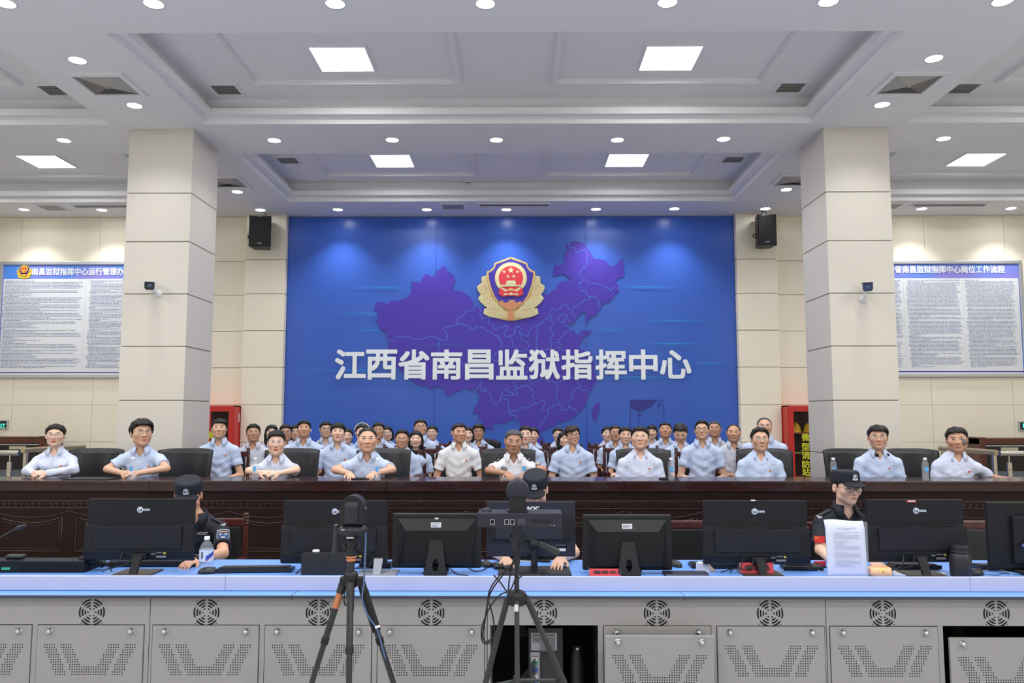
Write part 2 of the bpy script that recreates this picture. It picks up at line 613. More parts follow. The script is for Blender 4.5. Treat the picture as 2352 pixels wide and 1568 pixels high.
for (u, v, hx), w in (((1181, 470, 0.58), 'above the banner'), ((250, 472.5, 0.58), 'left of the left column'), ((2181, 469.5, 0.60), 'right of the right column')):
    p = at(u, v, z=Z_CEIL)
    grille(p[0], p[1], Z_CEIL, hx, 0.10, 'long narrow slot vent on the ceiling %s' % w, 'long slot vents along the back wall', 3, 'slot_vent')
for (u, v), w in (((1041, 474), 'above the banner'), ((120, 475.5), 'above the left notice board'), ((2040, 472), 'partly behind the right column')):
    p = at(u, v, z=Z_CEIL)
    grille(p[0], p[1], Z_CEIL, 0.20, 0.19, 'square pale access vent on the ceiling %s' % w, 'square access vents along the back wall', 12, 'access_vent', 0.82)
p = at(1075, 416, z=Z_TOP)
t = thing('smoke_detector', 'small round smoke detector on the far middle coffer', 'smoke detector', p)
MB().lathe([(0.0, -0.045), (0.03, -0.045), (0.035, -0.02), (0.055, -0.015), (0.055, 0.0)], n=20).build('housing', M_WHITE, t)
MB().lathe([(0.036, -0.036), (0.0365, -0.024)], n=20).build('sensor_slot', M_VDARK, t)
# ---------------------------------------------------------------- blue backdrop banner
YBN = Y_WALL - 0.03
M_BLUE = mat('banner blue', lin(60, 99, 192), 0.30, spec=0.5)
def _banner_nodes():
    nt = M_BLUE.node_tree
    b = nt.nodes['Principled BSDF']
    tc = nt.nodes.new('ShaderNodeTexCoord')
    mp = nt.nodes.new('ShaderNodeMapping')
    mp.inputs['Scale'].default_value = (2.2, 1, 0.7)
    nz = nt.nodes.new('ShaderNodeTexNoise')
    nz.inputs['Scale'].default_value = 2.0
    nz.inputs['Detail'].default_value = 5
    bp = nt.nodes.new('ShaderNodeBump')
    bp.inputs['Strength'].default_value = 0.12
    bp.inputs['Distance'].default_value = 0.02
    nt.links.new(tc.outputs['Object'], mp.inputs['Vector'])
    nt.links.new(mp.outputs['Vector'], nz.inputs['Vector'])
    nt.links.new(nz.outputs['Fac'], bp.inputs['Height'])
    nt.links.new(bp.outputs['Normal'], b.inputs['Normal'])
_banner_nodes()
M_PURPLE = mat('banner purple', lin(76, 58, 170), 0.4, spec=0.4)
M_LINE = mat('banner line blue', lin(76, 120, 214), 0.45)
M_INSET = mat('banner deep violet', lin(52, 54, 140), 0.45)
M_LETTER = mat('silver grey lettering', lin(240, 246, 248), 0.45)
M_SEAM = mat('banner seam', lin(44, 76, 172), 0.35)
BO = np.array([0.0, YBN, 0.0])
banner = thing('backdrop_banner', 'large blue banner with a purple map, emblem and grey lettering on the back wall', 'banner', BO)

def bp_(z, pts, Y=YBN):
    """pixels of an enlarged crop (x0, y0, scale) to banner x-z"""
    x0, y0, s = z
    o = []
    for X, Yp in pts:
        q = at(x0 + X / s, y0 + Yp / s, Y=Y)
        o.append((q[0], q[2]))
    return o
Z1, Z2, Z3, Z4, Z5 = (850, 540, 6.532), (1170, 540, 6.532), (850, 760, 6.532), (1170, 760, 6.189), (1090, 580, 9.2235)
PX = (0, 0, 1.0)
# sheet with a soft sag: small ripples in depth
m = MB()
nx, nz_ = 90, 60
x0b, x1b, z0b, z1b = -3.728, 3.728, Z_PLAT + 0.25, Z_CEIL - 0.012
for j in range(nz_ + 1):
    for i in range(nx + 1):
        x = x0b + (x1b - x0b) * i / nx
        z = z0b + (z1b - z0b) * j / nz_
        dep = 0.0025 * math.sin(x * 5 + 2 * math.sin(z * 3)) * (0.5 + 0.5 * math.sin(z * 2 + x))
        for sx in (-1.255, 1.275):
            d = abs(x - sx)
            if d < 0.5:
                dep += 0.004 * math.exp(-d * 9) * math.sin(z * 42 + x * 9) * max(0, (z - 3.2) / 1.8)
        m.v.append((x, -0.004 - max(-0.002, min(dep, 0.009)), z))
for j in range(nz_):
    for i in range(nx):
        k = j * (nx + 1) + i
        m.f.append((k, k + 1, k + nx + 2, k + nx + 1))
        m.m.append(0)
        m.s.append(True)
m.box((x0b, -0.0005, z0b), (x1b, 0.02, z1b))
m.build('sheet', M_BLUE, banner)
EPS = -0.0165
MAP = bp_(Z1, [(255, 1480), (250, 1465), (170, 1415), (190, 1405), (135, 1400), (140, 1330), (65, 1270), (110, 1270), (122, 1160), (105, 1120), (70, 1130), (60, 1115), (80, 1080), (75, 1050), (110, 1010), (140, 998), (190, 1015), (225, 998), (230, 1030), (265, 1030), (310, 995), (380, 980), (450, 982), (470, 965), (530, 960), (560, 935), (585, 890), (600, 900), (620, 840), (632, 740), (612, 703), (720, 707), (765, 722), (772, 665), (840, 577), (900, 610), (960, 622), (990, 595), (1000, 540), (1070, 500), (1090, 458), (1130, 457), (1140, 510), (1180, 555), (1250, 590), (1277, 690), (1243, 770), (1250, 828), (1330, 835), (1390, 850), (1440, 880), (1490, 925), (1510, 930), (1515, 965), (1545, 1005), (1560, 1060), (1600, 1065), (1640, 1080), (1760, 1095), (2000, 1080)])
MAP += bp_(Z2, [(200, 1000), (400, 900), (490, 885), (560, 890), (600, 875), (625, 840), (700, 815), (720, 740), (810, 690), (915, 690), (915, 660), (820, 578), (760, 585), (740, 605), (655, 615), (680, 440), (750, 465), (825, 400), (820, 350), (835, 270), (870, 205), (865, 180), (835, 165), (850, 140), (890, 125), (940, 100), (980, 93), (1080, 105), (1130, 150), (1200, 240), (1265, 355), (1350, 360), (1440, 385), (1510, 470), (1605, 455), (1625, 405), (1670, 365), (1697, 360), (1712, 410), (1710, 480), (1722, 570), (1715, 615), (1690, 637), (1640, 640), (1600, 685), (1605, 710), (1635, 770), (1645, 850), (1580, 870), (1575, 910), (1525, 965), (1475, 970), (1515, 1015), (1410, 1010), (1390, 1060), (1340, 1130), (1300, 1200), (1220, 1225), (1160, 1310), (1130, 1320), (1150, 1280), (1135, 1250), (1155, 1190), (1140, 1150), (1100, 1145), (1060, 1180), (1010, 1240), (985, 1290), (960, 1318), (890, 1320), (880, 1350), (885, 1385), (905, 1415), (915, 1440), (980, 1420), (985, 1480), (1050, 1495), (1060, 1450), (1110, 1425), (1200, 1440), (1230, 1435), (1225, 1470), (1150, 1510)])
MAP += bp_(Z4, [(1075, 80), (1030, 120), (1020, 155), (985, 210), (990, 250), (1100, 290), (1165, 320), (1190, 440), (1215, 500), (1200, 540), (1170, 545), (1235, 620), (1225, 690), (1220, 730), (1175, 790), (1165, 840), (1145, 870), (1100, 910), (1125, 940), (1100, 980), (1080, 1040), (1060, 1080), (1000, 1140), (960, 1180), (900, 1240), (800, 1270), (740, 1300), (710, 1290), (680, 1260), (670, 1330), (600, 1360), (540, 1390), (470, 1410), (440, 1430), (455, 1490), (425, 1500), (405, 1430), (410, 1390), (330, 1400), (230, 1395), (160, 1340), (150, 1290), (70, 1262)])
MAP += bp_(Z3, [(2130, 1320), (2080, 1345), (2000, 1385), (1950, 1395), (1895, 1370), (1845, 1395), (1840, 1430), (1855, 1500), (1800, 1455), (1750, 1475), (1690, 1440), (1680, 1395), (1690, 1345), (1625, 1305), (1630, 1240), (1540, 1245), (1560, 1180), (1590, 1110), (1620, 1100), (1640, 960), (1610, 930), (1590, 880), (1560, 855), (1535, 870), (1530, 910), (1470, 870), (1420, 862), (1330, 905), (1285, 910), (1240, 945), (1210, 965), (1150, 965), (1125, 930), (1120, 885), (1100, 860), (1040, 845), (980, 820), (935, 850), (910, 890), (885, 870), (900, 825), (790, 828), (740, 805), (700, 800), (630, 745), (570, 710), (500, 630), (500, 610), (430, 560), (410, 525), (385, 535), (370, 460), (290, 295), (265, 200), (300, 150), (262, 130), (252, 40)])
m = MB()
def flat(pts, d, mi=0):
    m.poly(pts, 0.0, mi, Matrix.Translation((0, d, 0)))
flat(MAP, EPS)
flat(bp_(Z4, [(1250, 1010), (1285, 1015), (1285, 1060), (1270, 1110), (1265, 1180), (1245, 1210), (1240, 1280), (1180, 1225), (1172, 1130), (1215, 1050)]), EPS)
flat(bp_((980, 920, 5.6), [(1500, 480), (1430, 490), (1370, 530), (1380, 580), (1440, 610), (1490, 560)]), EPS)
m.build('map_silhouette', M_PURPLE, banner)
# the inset in the corner
m = MB()
flat(bp_(Z4, [(1720, 980), (2080, 980), (2075, 1010), (2030, 1060), (1980, 1085), (1930, 1105), (1885, 1125), (1850, 1135), (1850, 1160), (1840, 1155), (1825, 1125), (1770, 1115), (1755, 1090), (1725, 1085)]), EPS)
flat(bp_(Z4, [(1870, 1180), (1855, 1210), (1825, 1225), (1812, 1205), (1835, 1180)]), EPS)
flat(bp_(Z4, [(2125, 1005), (2142, 1005), (2130, 1090), (2107, 1060)]), EPS)
for a in ([(1719, 980), (2190, 980), (2197, 1330), (2202, 1700), (1715, 1700), (1719, 980)], [(1828, 1250), (1835, 1275)], [(1845, 1295), (1850, 1315)], [(2135, 1120), (2125, 1145)], [(2112, 1175), (2105, 1200)], [(2100, 1265), (2095, 1290)], [(2097, 1310), (2096, 1335)], [(2163, 1010), (2165, 1030)], [(2162, 1050), (2160, 1070)]):
    m.ribbon(bp_(Z4, a), 0.009, EPS - 0.001)
m.build('map_inset', M_INSET, banner)
m = MB()
LINES = [(Z3, [(275, 135), (350, 145), (400, 78), (500, 98), (572, 78), (640, 125), (780, 120), (840, 95), (930, 78), (1045, 125), (1145, 145), (1155, 115), (1140, 100), (1170, 60), (1130, 0)]),
         (Z1, [(1140, 1440), (1115, 1430), (1115, 1385), (1240, 1360), (1325, 1335), (1410, 1340), (1480, 1370), (1555, 1428), (1585, 1370), (1640, 1395), (1695, 1385), (1775, 1450), (1795, 1440), (1880, 1510), (1915, 1510), (1940, 1568)]),
         (Z1, [(1560, 1060), (1555, 1120), (1490, 1140), (1455, 1135), (1400, 1190), (1365, 1230), (1325, 1235), (1310, 1270), (1325, 1335)]),
         (Z1, [(1640, 1080), (1660, 1140), (1645, 1170), (1690, 1260), (1720, 1240), (1800, 1240), (1770, 1300), (1850, 1360), (1855, 1395), (1905, 1425), (1930, 1405), (1925, 1380), (2000, 1385), (2035, 1345), (2070, 1365), (2060, 1410), (2015, 1440), (2015, 1500), (2050, 1520), (2150, 1500), (2170, 1430), (2180, 1390), (2221, 1365)]),
         (Z3, [(1915, 70), (1950, 120), (1975, 210), (1935, 310), (1875, 330), (1890, 360), (1830, 380), (1840, 430), (1920, 445), (1940, 380)]),
         (Z3, [(1045, 125), (1045, 180), (1020, 200), (1045, 250), (1020, 310), (1050, 380)]),
         (Z3, [(1260, 465), (1370, 475), (1440, 570)]),
         (Z3, [(1590, 500), (1640, 640), (1660, 700), (1670, 780), (1620, 830), (1610, 890)]),
         (Z3, [(1660, 820), (1665, 880), (1690, 915), (1725, 865), (1740, 910), (1790, 920), (1840, 1050), (1870, 1090), (1950, 1055), (1960, 980), (2005, 900), (2060, 865), (2070, 910), (2140, 925), (2130, 960), (2010, 975), (2015, 1020), (2080, 1040), (2065, 1100), (2095, 1165), (2080, 1220), (2130, 1270), (2205, 1270), (2200, 1310), (2170, 1335)]),
         (Z2, [(905, 120), (885, 160), (920, 195), (975, 180), (980, 230), (1025, 265), (1120, 215), (1155, 260), (1165, 380), (1145, 490), (1110, 490), (1045, 580), (1095, 635), (1100, 680), (1140, 670), (1190, 735), (1280, 715), (1310, 745), (1350, 730), (1440, 800), (1460, 775), (1520, 835), (1560, 790), (1640, 805)]),
         (Z2, [(1100, 680), (1075, 715), (1025, 715), (1060, 740), (1080, 830), (1100, 850), (1130, 820), (1170, 900), (1200, 930), (1190, 965), (1130, 970), (1100, 1010), (1060, 1020), (990, 1080), (960, 1050), (965, 1110), (935, 1165), (1010, 1235)]),
         (Z2, [(1190, 915), (1240, 930), (1290, 925), (1335, 990), (1340, 1050), (1375, 1080)]),
         (Z2, [(935, 1140), (890, 1115), (875, 1065), (840, 1035), (790, 1050), (775, 1105), (710, 1120), (685, 1145), (650, 1090), (605, 1180), (615, 1225), (540, 1260), (500, 1300), (440, 1350), (370, 1360), (370, 1380), (300, 1430), (280, 1510), (230, 1510), (190, 1490), (150, 1470), (165, 1400), (125, 1365), (90, 1390), (70, 1490), (0, 1515)]),
         (Z2, [(615, 1225), (645, 1250), (615, 1275), (660, 1310), (650, 1350), (615, 1370), (615, 1430), (655, 1475), (620, 1568)]),
         (Z2, [(430, 1350), (435, 1370), (405, 1440), (425, 1500), (405, 1568)]),
         (Z2, [(780, 1175), (850, 1200), (845, 1235), (825, 1250), (825, 1290), (790, 1310), (725, 1280), (745, 1240), (740, 1220), (790, 1200), (780, 1175)]),
         (Z2, [(860, 1235), (915, 1315)]), (Z2, [(815, 1310), (830, 1355), (880, 1375)]), (Z2, [(890, 1425), (820, 1480), (745, 1568)]),
         (Z4, [(830, 0), (760, 60), (705, 130), (730, 200), (690, 240), (780, 290)]), (Z4, [(625, 168), (710, 165)]),
         (Z4, [(590, 0), (625, 40), (585, 130), (600, 200), (580, 250), (490, 265)]), (Z4, [(380, 0), (405, 70), (380, 110), (385, 260)]),
         (Z4, [(135, 0), (180, 50), (165, 110), (270, 180), (260, 250), (190, 290), (120, 290)]), (Z4, [(0, 90), (40, 130), (50, 210), (110, 260)]),
         (Z4, [(240, 520), (280, 520), (250, 600)]), (Z4, [(190, 660), (150, 705), (70, 710), (70, 760), (110, 800), (115, 820), (60, 830), (115, 870), (100, 900), (0, 920)]),
         (Z4, [(280, 650), (275, 690), (330, 760), (345, 730), (420, 705), (440, 680), (560, 720), (600, 700), (660, 745), (760, 700), (860, 690), (890, 660), (970, 680), (970, 710), (1000, 780), (970, 820), (920, 825), (905, 880), (880, 910), (890, 945), (850, 1020), (835, 1105), (730, 1125), (745, 1070), (690, 1050), (620, 1050), (625, 1100), (565, 1085), (550, 1130), (470, 1110), (495, 1060), (490, 995), (440, 1000), (420, 1020), (355, 1030), (345, 940), (315, 935), (345, 895), (330, 830), (300, 840), (260, 770), (220, 785), (210, 765), (130, 820)]),
         (Z4, [(660, 745), (690, 790), (690, 820), (660, 890), (680, 960), (705, 1010), (690, 1050)]), (Z4, [(1000, 780), (1030, 845), (1090, 840), (1145, 860)]),
         (Z4, [(835, 1085), (900, 1100), (970, 1165)]), (Z4, [(0, 1135), (100, 1135), (180, 1080), (240, 1100), (355, 1030)]),
         (Z4, [(550, 1130), (555, 1160), (510, 1240), (500, 1270), (455, 1310), (410, 1390)]), (Z4, [(0, 1165), (40, 1170), (45, 1200), (105, 1205), (100, 1240), (70, 1260)])]
for li, (z, pl) in enumerate(LINES):
    q = bp_(z, pl)
    m.ribbon([(p[0], p[1]) for p in catmull(q, 3)], 0.0105, EPS - 0.001 - 0.0001 * li)
m.build('province_lines', M_LINE, banner)
# printed light streaks, fading at both ends
M_STREAK = mat('banner light streak', lin(56, 152, 226), 0.45)
def _streak_nodes():
    nt = M_STREAK.node_tree
    b = nt.nodes['Principled BSDF']
    at_ = nt.nodes.new('ShaderNodeAttribute')
    at_.attribute_name = 'fade'
    nt.links.new(at_.outputs['Fac'], b.inputs['Alpha'])
_streak_nodes()
for (ua, ub, v) in ((790, 922, 658), (770, 869, 718), (800, 878, 756), (670, 870, 848), (1422, 1570, 657), (1358, 1450, 755), (1470, 1665, 734), (1465, 1660, 787), (1590, 1685, 832), (1395, 1580, 864), (920, 1080, 789)):
    m = MB()
    fade = []
    n = 8
    rows = [(0.0, 0.0), (1.0, 0.95), (3.0, 0.55), (9.0, 0.0)]
    pk = 0.85 if ua < 1000 else 0.35
    for dv, ff in rows:
        for i in range(n + 1):
            t = i / n
            q = at(ua + (ub - ua) * t, v + dv, Y=YBN)
            m.v.append((q[0], EPS - 0.006, q[2]))
            e = (t / pk) if t < pk else (1 - t) / (1 - pk)
            fade.append(ff * min(1, e) * (0.3 if ua == 920 else 0.9))
    for j in range(3):
        for i in range(n):
            k = j * (n + 1) + i
            m.f.append((k, k + n + 1, k + n + 2, k + 1))
            m.m.append(0)
            m.s.append(False)
    o = m.build('light_streak', M_STREAK, banner)
    a = o.data.attributes.new('fade', 'FLOAT', 'POINT')
    a.data.foreach_set('value', fade)
# sewn seams
for u0, u1 in ((1002, 996), (1345, 1347)):
    m = MB()
    a, b = at(u0, 500, Y=YBN), at(u1, 1000, Y=YBN)
    m.ribbon([(a[0], z1b), (b[0], z0b)], 0.012, EPS + 0.003)
    m.build('seam', M_SEAM, banner)
# lettering
CH = '江西省南昌监狱指挥中心'
cx_ = [805.5, 877, 951, 1026, 1101, 1175.5, 1250, 1325, 1403, 1477, 1551]
m = MB()
for c, u in zip(CH, cx_):
    q = at(u, 837, Y=YBN)
    hh = 0.497 if c not in '心' else 0.47
    text_to(m, c, 0.55, (q[0], EPS - 0.008, q[2]), 0, bold=0.0145, width=0.515 if c not in '昌中' else 0.47, height=hh)
o = m.build('lettering', M_LETTER, banner)

# ---------------------------------------------------------------- shield emblem (also used small on the notice board)
M_GOLD = mat('emblem gold', lin(214, 176, 112), 0.5)
M_GOLDL = mat('emblem pale gold', lin(214, 208, 160), 0.5)
M_GOLDD = mat('emblem copper', lin(206, 140, 100), 0.5)
M_EBLUE = mat('emblem violet blue', lin(66, 54, 160), 0.45)
M_ERED = mat('emblem red', lin(214, 62, 74), 0.45)
M_EDARK = mat('emblem dark red line', lin(186, 132, 92), 0.5)

def emblem_mb(k=1.0):
    """shield with wreath, in crop units about (770, 770); x right, z up"""
    mb = MB()
    def P(pts):
        return [((x - 770) * k, (770 - y) * k) for x, y in pts]
    def mir(pts):
        return pts + [(1540 - x, y) for x, y in reversed(pts) if abs(x - 770) > 1]
    def lay(pts, d, mi):
        mb.poly(P(pts), 0.004, mi, Matrix.Translation((0, -d, 0)))
    LI = [0.0]
    def leaf(a, b, w, d):
        a, b = np.array(a, float), np.array(b, float)
        ax = b - a
        L = np.linalg.norm(ax)
        ax /= L
        n = np.array([-ax[1], ax[0]])
        up, dn = [], []
        for i in range(9):
            t = i / 8
            ww = w * (math.sin(math.pi * (0.08 + 0.80 * t) ** 0.8) ** 0.7)
            up.append(tuple(a + ax * L * t + n * ww))
            dn.append(tuple(a + ax * L * t - n * ww))
        lay(up + dn[::-1], d, 1)
        for i in range(9):
            t = 0.06 + 0.088 * i
            for s in (1, -1):
                c = a + ax * L * (t + 0.14)
                ww = w * (math.sin(math.pi * (0.08 + 0.80 * t) ** 0.8) ** 0.7)
                e = a + ax * L * t + n * ww * s * 0.93
                mb.ribbon(P([tuple(c), tuple(e)]), 6.5 * k, -d - 0.0046 - 0.00005 * i - (0.00002 if s > 0 else 0), 5)
    lay(mir([(230, 505), (180, 560), (150, 640), (112, 690), (104, 780), (150, 890), (112, 950), (170, 1070), (280, 1180), (215, 1240), (330, 1345), (500, 1405), (700, 1448)]), -0.001, 0)
    for sgn in (1, -1):
        for a, b, w in (((200, 500), (300, 820), 92), ((100, 680), (300, 920), 108), ((108, 925), (580, 1250), 112), ((200, 1245), (745, 1335), 104)):
            if sgn < 0:
                a, b = (1540 - a[0], a[1]), (1540 - b[0], b[1])
            leaf(a, b, w, LI[0])
            LI[0] += 0.0006
    lay([(700, 1200), (840, 1200), (840, 1400), (770, 1455), (700, 1400)], 0.0062, 2)
    sh = [(770, 85), (425, 220), (405, 300), (340, 370), (255, 405), (255, 500), (300, 700), (400, 950), (520, 1120), (770, 1280)]
    lay(mir(sh), 0.0068, 0)
    s2 = [(770, 135), (455, 255), (430, 330), (380, 395), (298, 435), (305, 530), (340, 700), (430, 930), (540, 1085), (770, 1235)]
    lay(mir(s2), 0.009, 3)
    # ramparts
    lay([(500, 1060), (545, 1045), (550, 1022), (610, 1022), (612, 1055), (650, 1072), (728, 1050), (728, 1012), (858, 1012), (858, 1062), (930, 1060), (935, 1042), (985, 1045), (1035, 1075), (930, 1150), (770, 1240), (600, 1150)], 0.012, 2)
    for r, d, mi, cy in ((340, 0.012, 0, 545), (332, 0.0145, 1, 545), (258, 0.017, 4, 545)):
        lay([(770 + r * math.cos(a), cy + r * math.sin(a)) for a in [2 * math.pi * i / 40 for i in range(40)]], d, mi)
    lay([(535, 740), (505, 880), (600, 940), (770, 925), (940, 940), (1038, 890), (1010, 740), (900, 830), (770, 800), (640, 830)], 0.0195, 4)
    lay([(555, 690), (985, 690), (985, 725), (555, 725)], 0.021, 1)
    lay([(670, 655), (870, 655), (870, 690), (670, 690)], 0.021, 1)
    lay([(660, 655), (690, 600), (855, 600), (885, 655)], 0.022, 1)
    lay([(620, 865), (720, 880), (770, 850), (820, 880), (920, 865), (920, 910), (820, 895), (770, 910), (720, 895), (620, 910)], 0.023, 1)
    lay([(770 + 65 * math.cos(a), 815 - 55 * math.sin(a)) for a in [math.pi * i / 12 for i in range(13)]], 0.0235, 0)
    def star(cx, cy, r):
        lay([(cx + (r if i % 2 == 0 else r * 0.4) * math.sin(math.pi * i / 5), cy - (r if i % 2 == 0 else r * 0.4) * math.cos(math.pi * i / 5)) for i in range(10)], 0.0205, 1)
    star(770, 378, 78)
    for x, y in ((625, 412), (910, 412), (708, 508), (830, 508)):
        star(x, y, 44)
    # beading along the top edge
    bd = [(770, 110), (440, 238), (425, 310), (360, 385), (275, 420)]
    for i in range(len(bd) - 1):
        n = int(np.hypot(bd[i + 1][0] - bd[i][0], bd[i + 1][1] - bd[i][1]) / 24)
        for q in range(n):
            t = q / n
            x, y = bd[i][0] + (bd[i + 1][0] - bd[i][0]) * t, bd[i][1] + (bd[i + 1][1] - bd[i][1]) * t
            for xx in (x, 1540 - x):
                lay([(xx - 9, y - 9), (xx + 9, y - 9), (xx + 9, y + 9), (xx - 9, y + 9)], 0.0125, 1)
    return mb
E_MATS = [M_GOLD, M_GOLDL, M_GOLDD, M_EBLUE, M_ERED, M_EDARK]
q0, q1 = at(1090 + 770 / 9.2235, 580 + 770 / 9.2235, Y=YBN), at(1090 + 870 / 9.2235, 580 + 770 / 9.2235, Y=YBN)
em = emblem_mb((q1[0] - q0[0]) / 100.0).build('emblem', E_MATS, banner, (q0[0], EPS - 0.008, q0[2]))
em['label'] = 'gold and violet shield emblem with a red disc'
# ---------------------------------------------------------------- control console in front
M_GREY = mat('console grey paint', lin(152, 150, 149), 0.42, mottle=0.03, mscale=4)
M_LILAC = mat('console apron laminate', lin(188, 192, 216), 0.35)
M_DESK = mat('blue worktop', lin(108, 158, 232), 0.32)
M_NOSE = mat('charcoal edge band', lin(62, 64, 78), 0.5, mottle=0.15, mscale=60)
M_HOLE = mat('perforation', (0.01, 0.01, 0.01), 0.9)
YC = 4.62           # face of the cabinets
ZD = 0.80           # worktop
cab_x = [at(346 - 775.5, 1400, Y=YC)[0], at(346, 1400, Y=YC)[0], at(1120, 1400, Y=YC)[0], at(1897, 1400, Y=YC)[0], at(1897 + 777, 1400, Y=YC)[0]]
Z_DT, Z_DB = at(1186, 1437, Y=YC)[2], 0.09
ZF = at(1186, 1403, Y=YC)[2]
BW = (cab_x[2] - cab_x[1]) / 3

def door_mb(w, h):
    """perforated door, origin at the middle of its top edge"""
    m = MB()
    m.box((-w / 2, -0.006, -h), (w / 2, 0.012, 0), 0, 0.002)
    d, r = 0.0133, 0.0037
    z0 = -0.105
    def dot(x, z):
        m.add([(x + r * math.cos(a), -0.0068, z + r * math.sin(a)) for a in [math.pi * i / 3 for i in range(6)]], [(0, 1, 2, 3, 4, 5)], 1)
    for row in range(13):
        s = -19 + round(5.4 * row / 12)
        t = -12 + round(5.4 * row / 12)
        for k in range(5):
            for sg in (1, -1):
                dot(sg * (s + k) * d, z0 - row * d)
        if row < 9:
            for k in range(5):
                for sg in (1, -1):
                    dot(sg * (t + k) * d, z0 - row * d)
        else:
            for k in range(t, -t + 1):
                dot(k * d, z0 - row * d)
    return m
DW, DH = BW - 0.036, Z_DT - Z_DB
door_me = door_mb(DW, DH).mesh('door', [M_GREY, M_HOLE])
knob_me = MB().lathe([(0.0, 0.026), (0.008, 0.024), (0.013, 0.018), (0.014, 0.010), (0.012, 0.004), (0.017, 0.003), (0.017, 0.0)], (0, 0, 0), 16, axis='y').mesh('knob', M_CHROME)
for v in knob_me.vertices:
    v.co.y = v.co.y
def fan_mesh():
    m = MB()
    for r, w, g in ((0.069, 0.0085, 0.10), (0.053, 0.0085, 0.13), (0.0375, 0.008, 0.19), (0.0215, 0.008, 0.34)):
        for k in range(6):
            a0 = math.pi / 2 + k * math.pi / 3 + g
            a1 = math.pi / 2 + (k + 1) * math.pi / 3 - g
            n = 7
            vs = []
            for i in range(n + 1):
                a = a0 + (a1 - a0) * i / n
                ww = w / 2 * (0.45 if i in (0, n) else 1)
                vs += [((r - ww) * math.cos(a), 0, (r - ww) * math.sin(a)), ((r + ww) * math.cos(a), 0, (r + ww) * math.sin(a))]
            m.add(vs, [(2 * i, 2 * i + 2, 2 * i + 3, 2 * i + 1) for i in range(n)], 0)
    for sx in (-1, 1):
        for sz in (-1, 1):
            m.add([(sx * 0.059 + 0.003 * math.cos(a), 0, sz * 0.059 + 0.003 * math.sin(a)) for a in [math.pi * i / 3 for i in range(6)]], [(0, 1, 2, 3, 4, 5)])
    return m.mesh('fan_vent', M_HOLE)
fan_me = fan_mesh()

def child(name, me, parent, loc=(0, 0, 0), rot=(0, 0, 0)):
    o = bpy.data.objects.new(name, me)
    COL.objects.link(o)
    o.parent = parent
    o.location = loc
    o.rotation_euler = rot
    return o
def add_door(parent, x, z=None, y=0.0, rot=(0, 0, 0)):
    d = child('door', door_me, parent, (x, y, Z_DT if z is None else z), rot)
    for s in (-1, 1):
        child('knob', knob_me, d, (s * 0.228, -0.006, -0.030))
    return d
OPEN = {(2, 0): 'open', (3, 1): 'slipped'}
CAB_LAB = ['grey perforated console cabinet at the left edge of the photo', 'grey perforated console cabinet behind the copper ringed tripod', 'grey console cabinet with one open bay showing a computer', 'grey perforated console cabinet at the right with a lowered door']
for i in range(4):
    xa, xb = cab_x[i], cab_x[i + 1]
    t = thing('console_cabinet', CAB_LAB[i], 'cabinet', (xa, YC, 0), 0, 'console cabinets under the blue worktop')
    w = xb - xa - 0.004
    m = MB()
    # face with openings, sides, back, floor
    m.box((0, 0, Z_DT + 0.004), (w, 0.02, 0.731))
    m.box((0, 0, 0), (w, 0.02, Z_DB - 0.004))
    for k in range(4):
        x = k * BW
        m.box((max(0, x - 0.014), 0, Z_DB - 0.004), (min(w, x + 0.014), 0.02, Z_DT + 0.004))
    for k in range(4):
        x = min(max(k * BW, 0.008), w - 0.008)
        m.box((x - 0.008, 0.02, 0.0), (x + 0.008, 0.62, 0.725))
    m.box((0, 0.60, 0), (w, 0.62, 0.725))
    m.box((0, 0.02, 0.0), (w, 0.60, 0.05))
    m.box((0, 0.02, 0.70), (w, 0.60, 0.725))
    m.build('body', M_GREY, t)
    for k in range(3):
        xc = (k + 0.5) * BW
        child('fan_vent', fan_me, t, (xc, -0.0015, ZF - 0.010))
        st = OPEN.get((i, k))
        if st is None:
            add_door(t, xc)
        elif st == 'slipped':
            add_door(t, xc + 0.02, Z_DT - 0.055, -0.016)
        if st is not None:
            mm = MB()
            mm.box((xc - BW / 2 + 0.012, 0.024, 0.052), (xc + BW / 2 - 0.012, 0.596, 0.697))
            # near-black inside faces paint the bay's shade; pale squares, light through the far door
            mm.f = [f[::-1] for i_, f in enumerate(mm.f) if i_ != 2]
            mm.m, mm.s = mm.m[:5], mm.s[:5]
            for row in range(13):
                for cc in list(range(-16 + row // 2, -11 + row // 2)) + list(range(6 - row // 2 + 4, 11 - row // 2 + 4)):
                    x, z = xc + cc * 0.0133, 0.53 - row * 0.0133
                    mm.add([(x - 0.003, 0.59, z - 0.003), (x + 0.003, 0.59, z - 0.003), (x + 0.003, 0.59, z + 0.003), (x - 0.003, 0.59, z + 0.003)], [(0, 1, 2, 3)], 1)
            mm.build('bay_shade_box', [M_DARK, mat('painted hole light', lin(190, 184, 150), 0.6)], t)
# the loose door leaning in front of a closed bay
p0 = at(1390 + 129, 1463, Y=4.50)
t = thing('loose_door', 'loose perforated grey door leaning against the closed bay right of the open bay', 'cabinet door', (p0[0] - 0.005, 4.50, 0))
d = child('panel', door_me, t, (0, 0.03, p0[2]), (math.radians(4.5), 0, 0))
for s in (-1, 1):
    child('knob', knob_me, d, (s * 0.228, -0.006, -0.030))

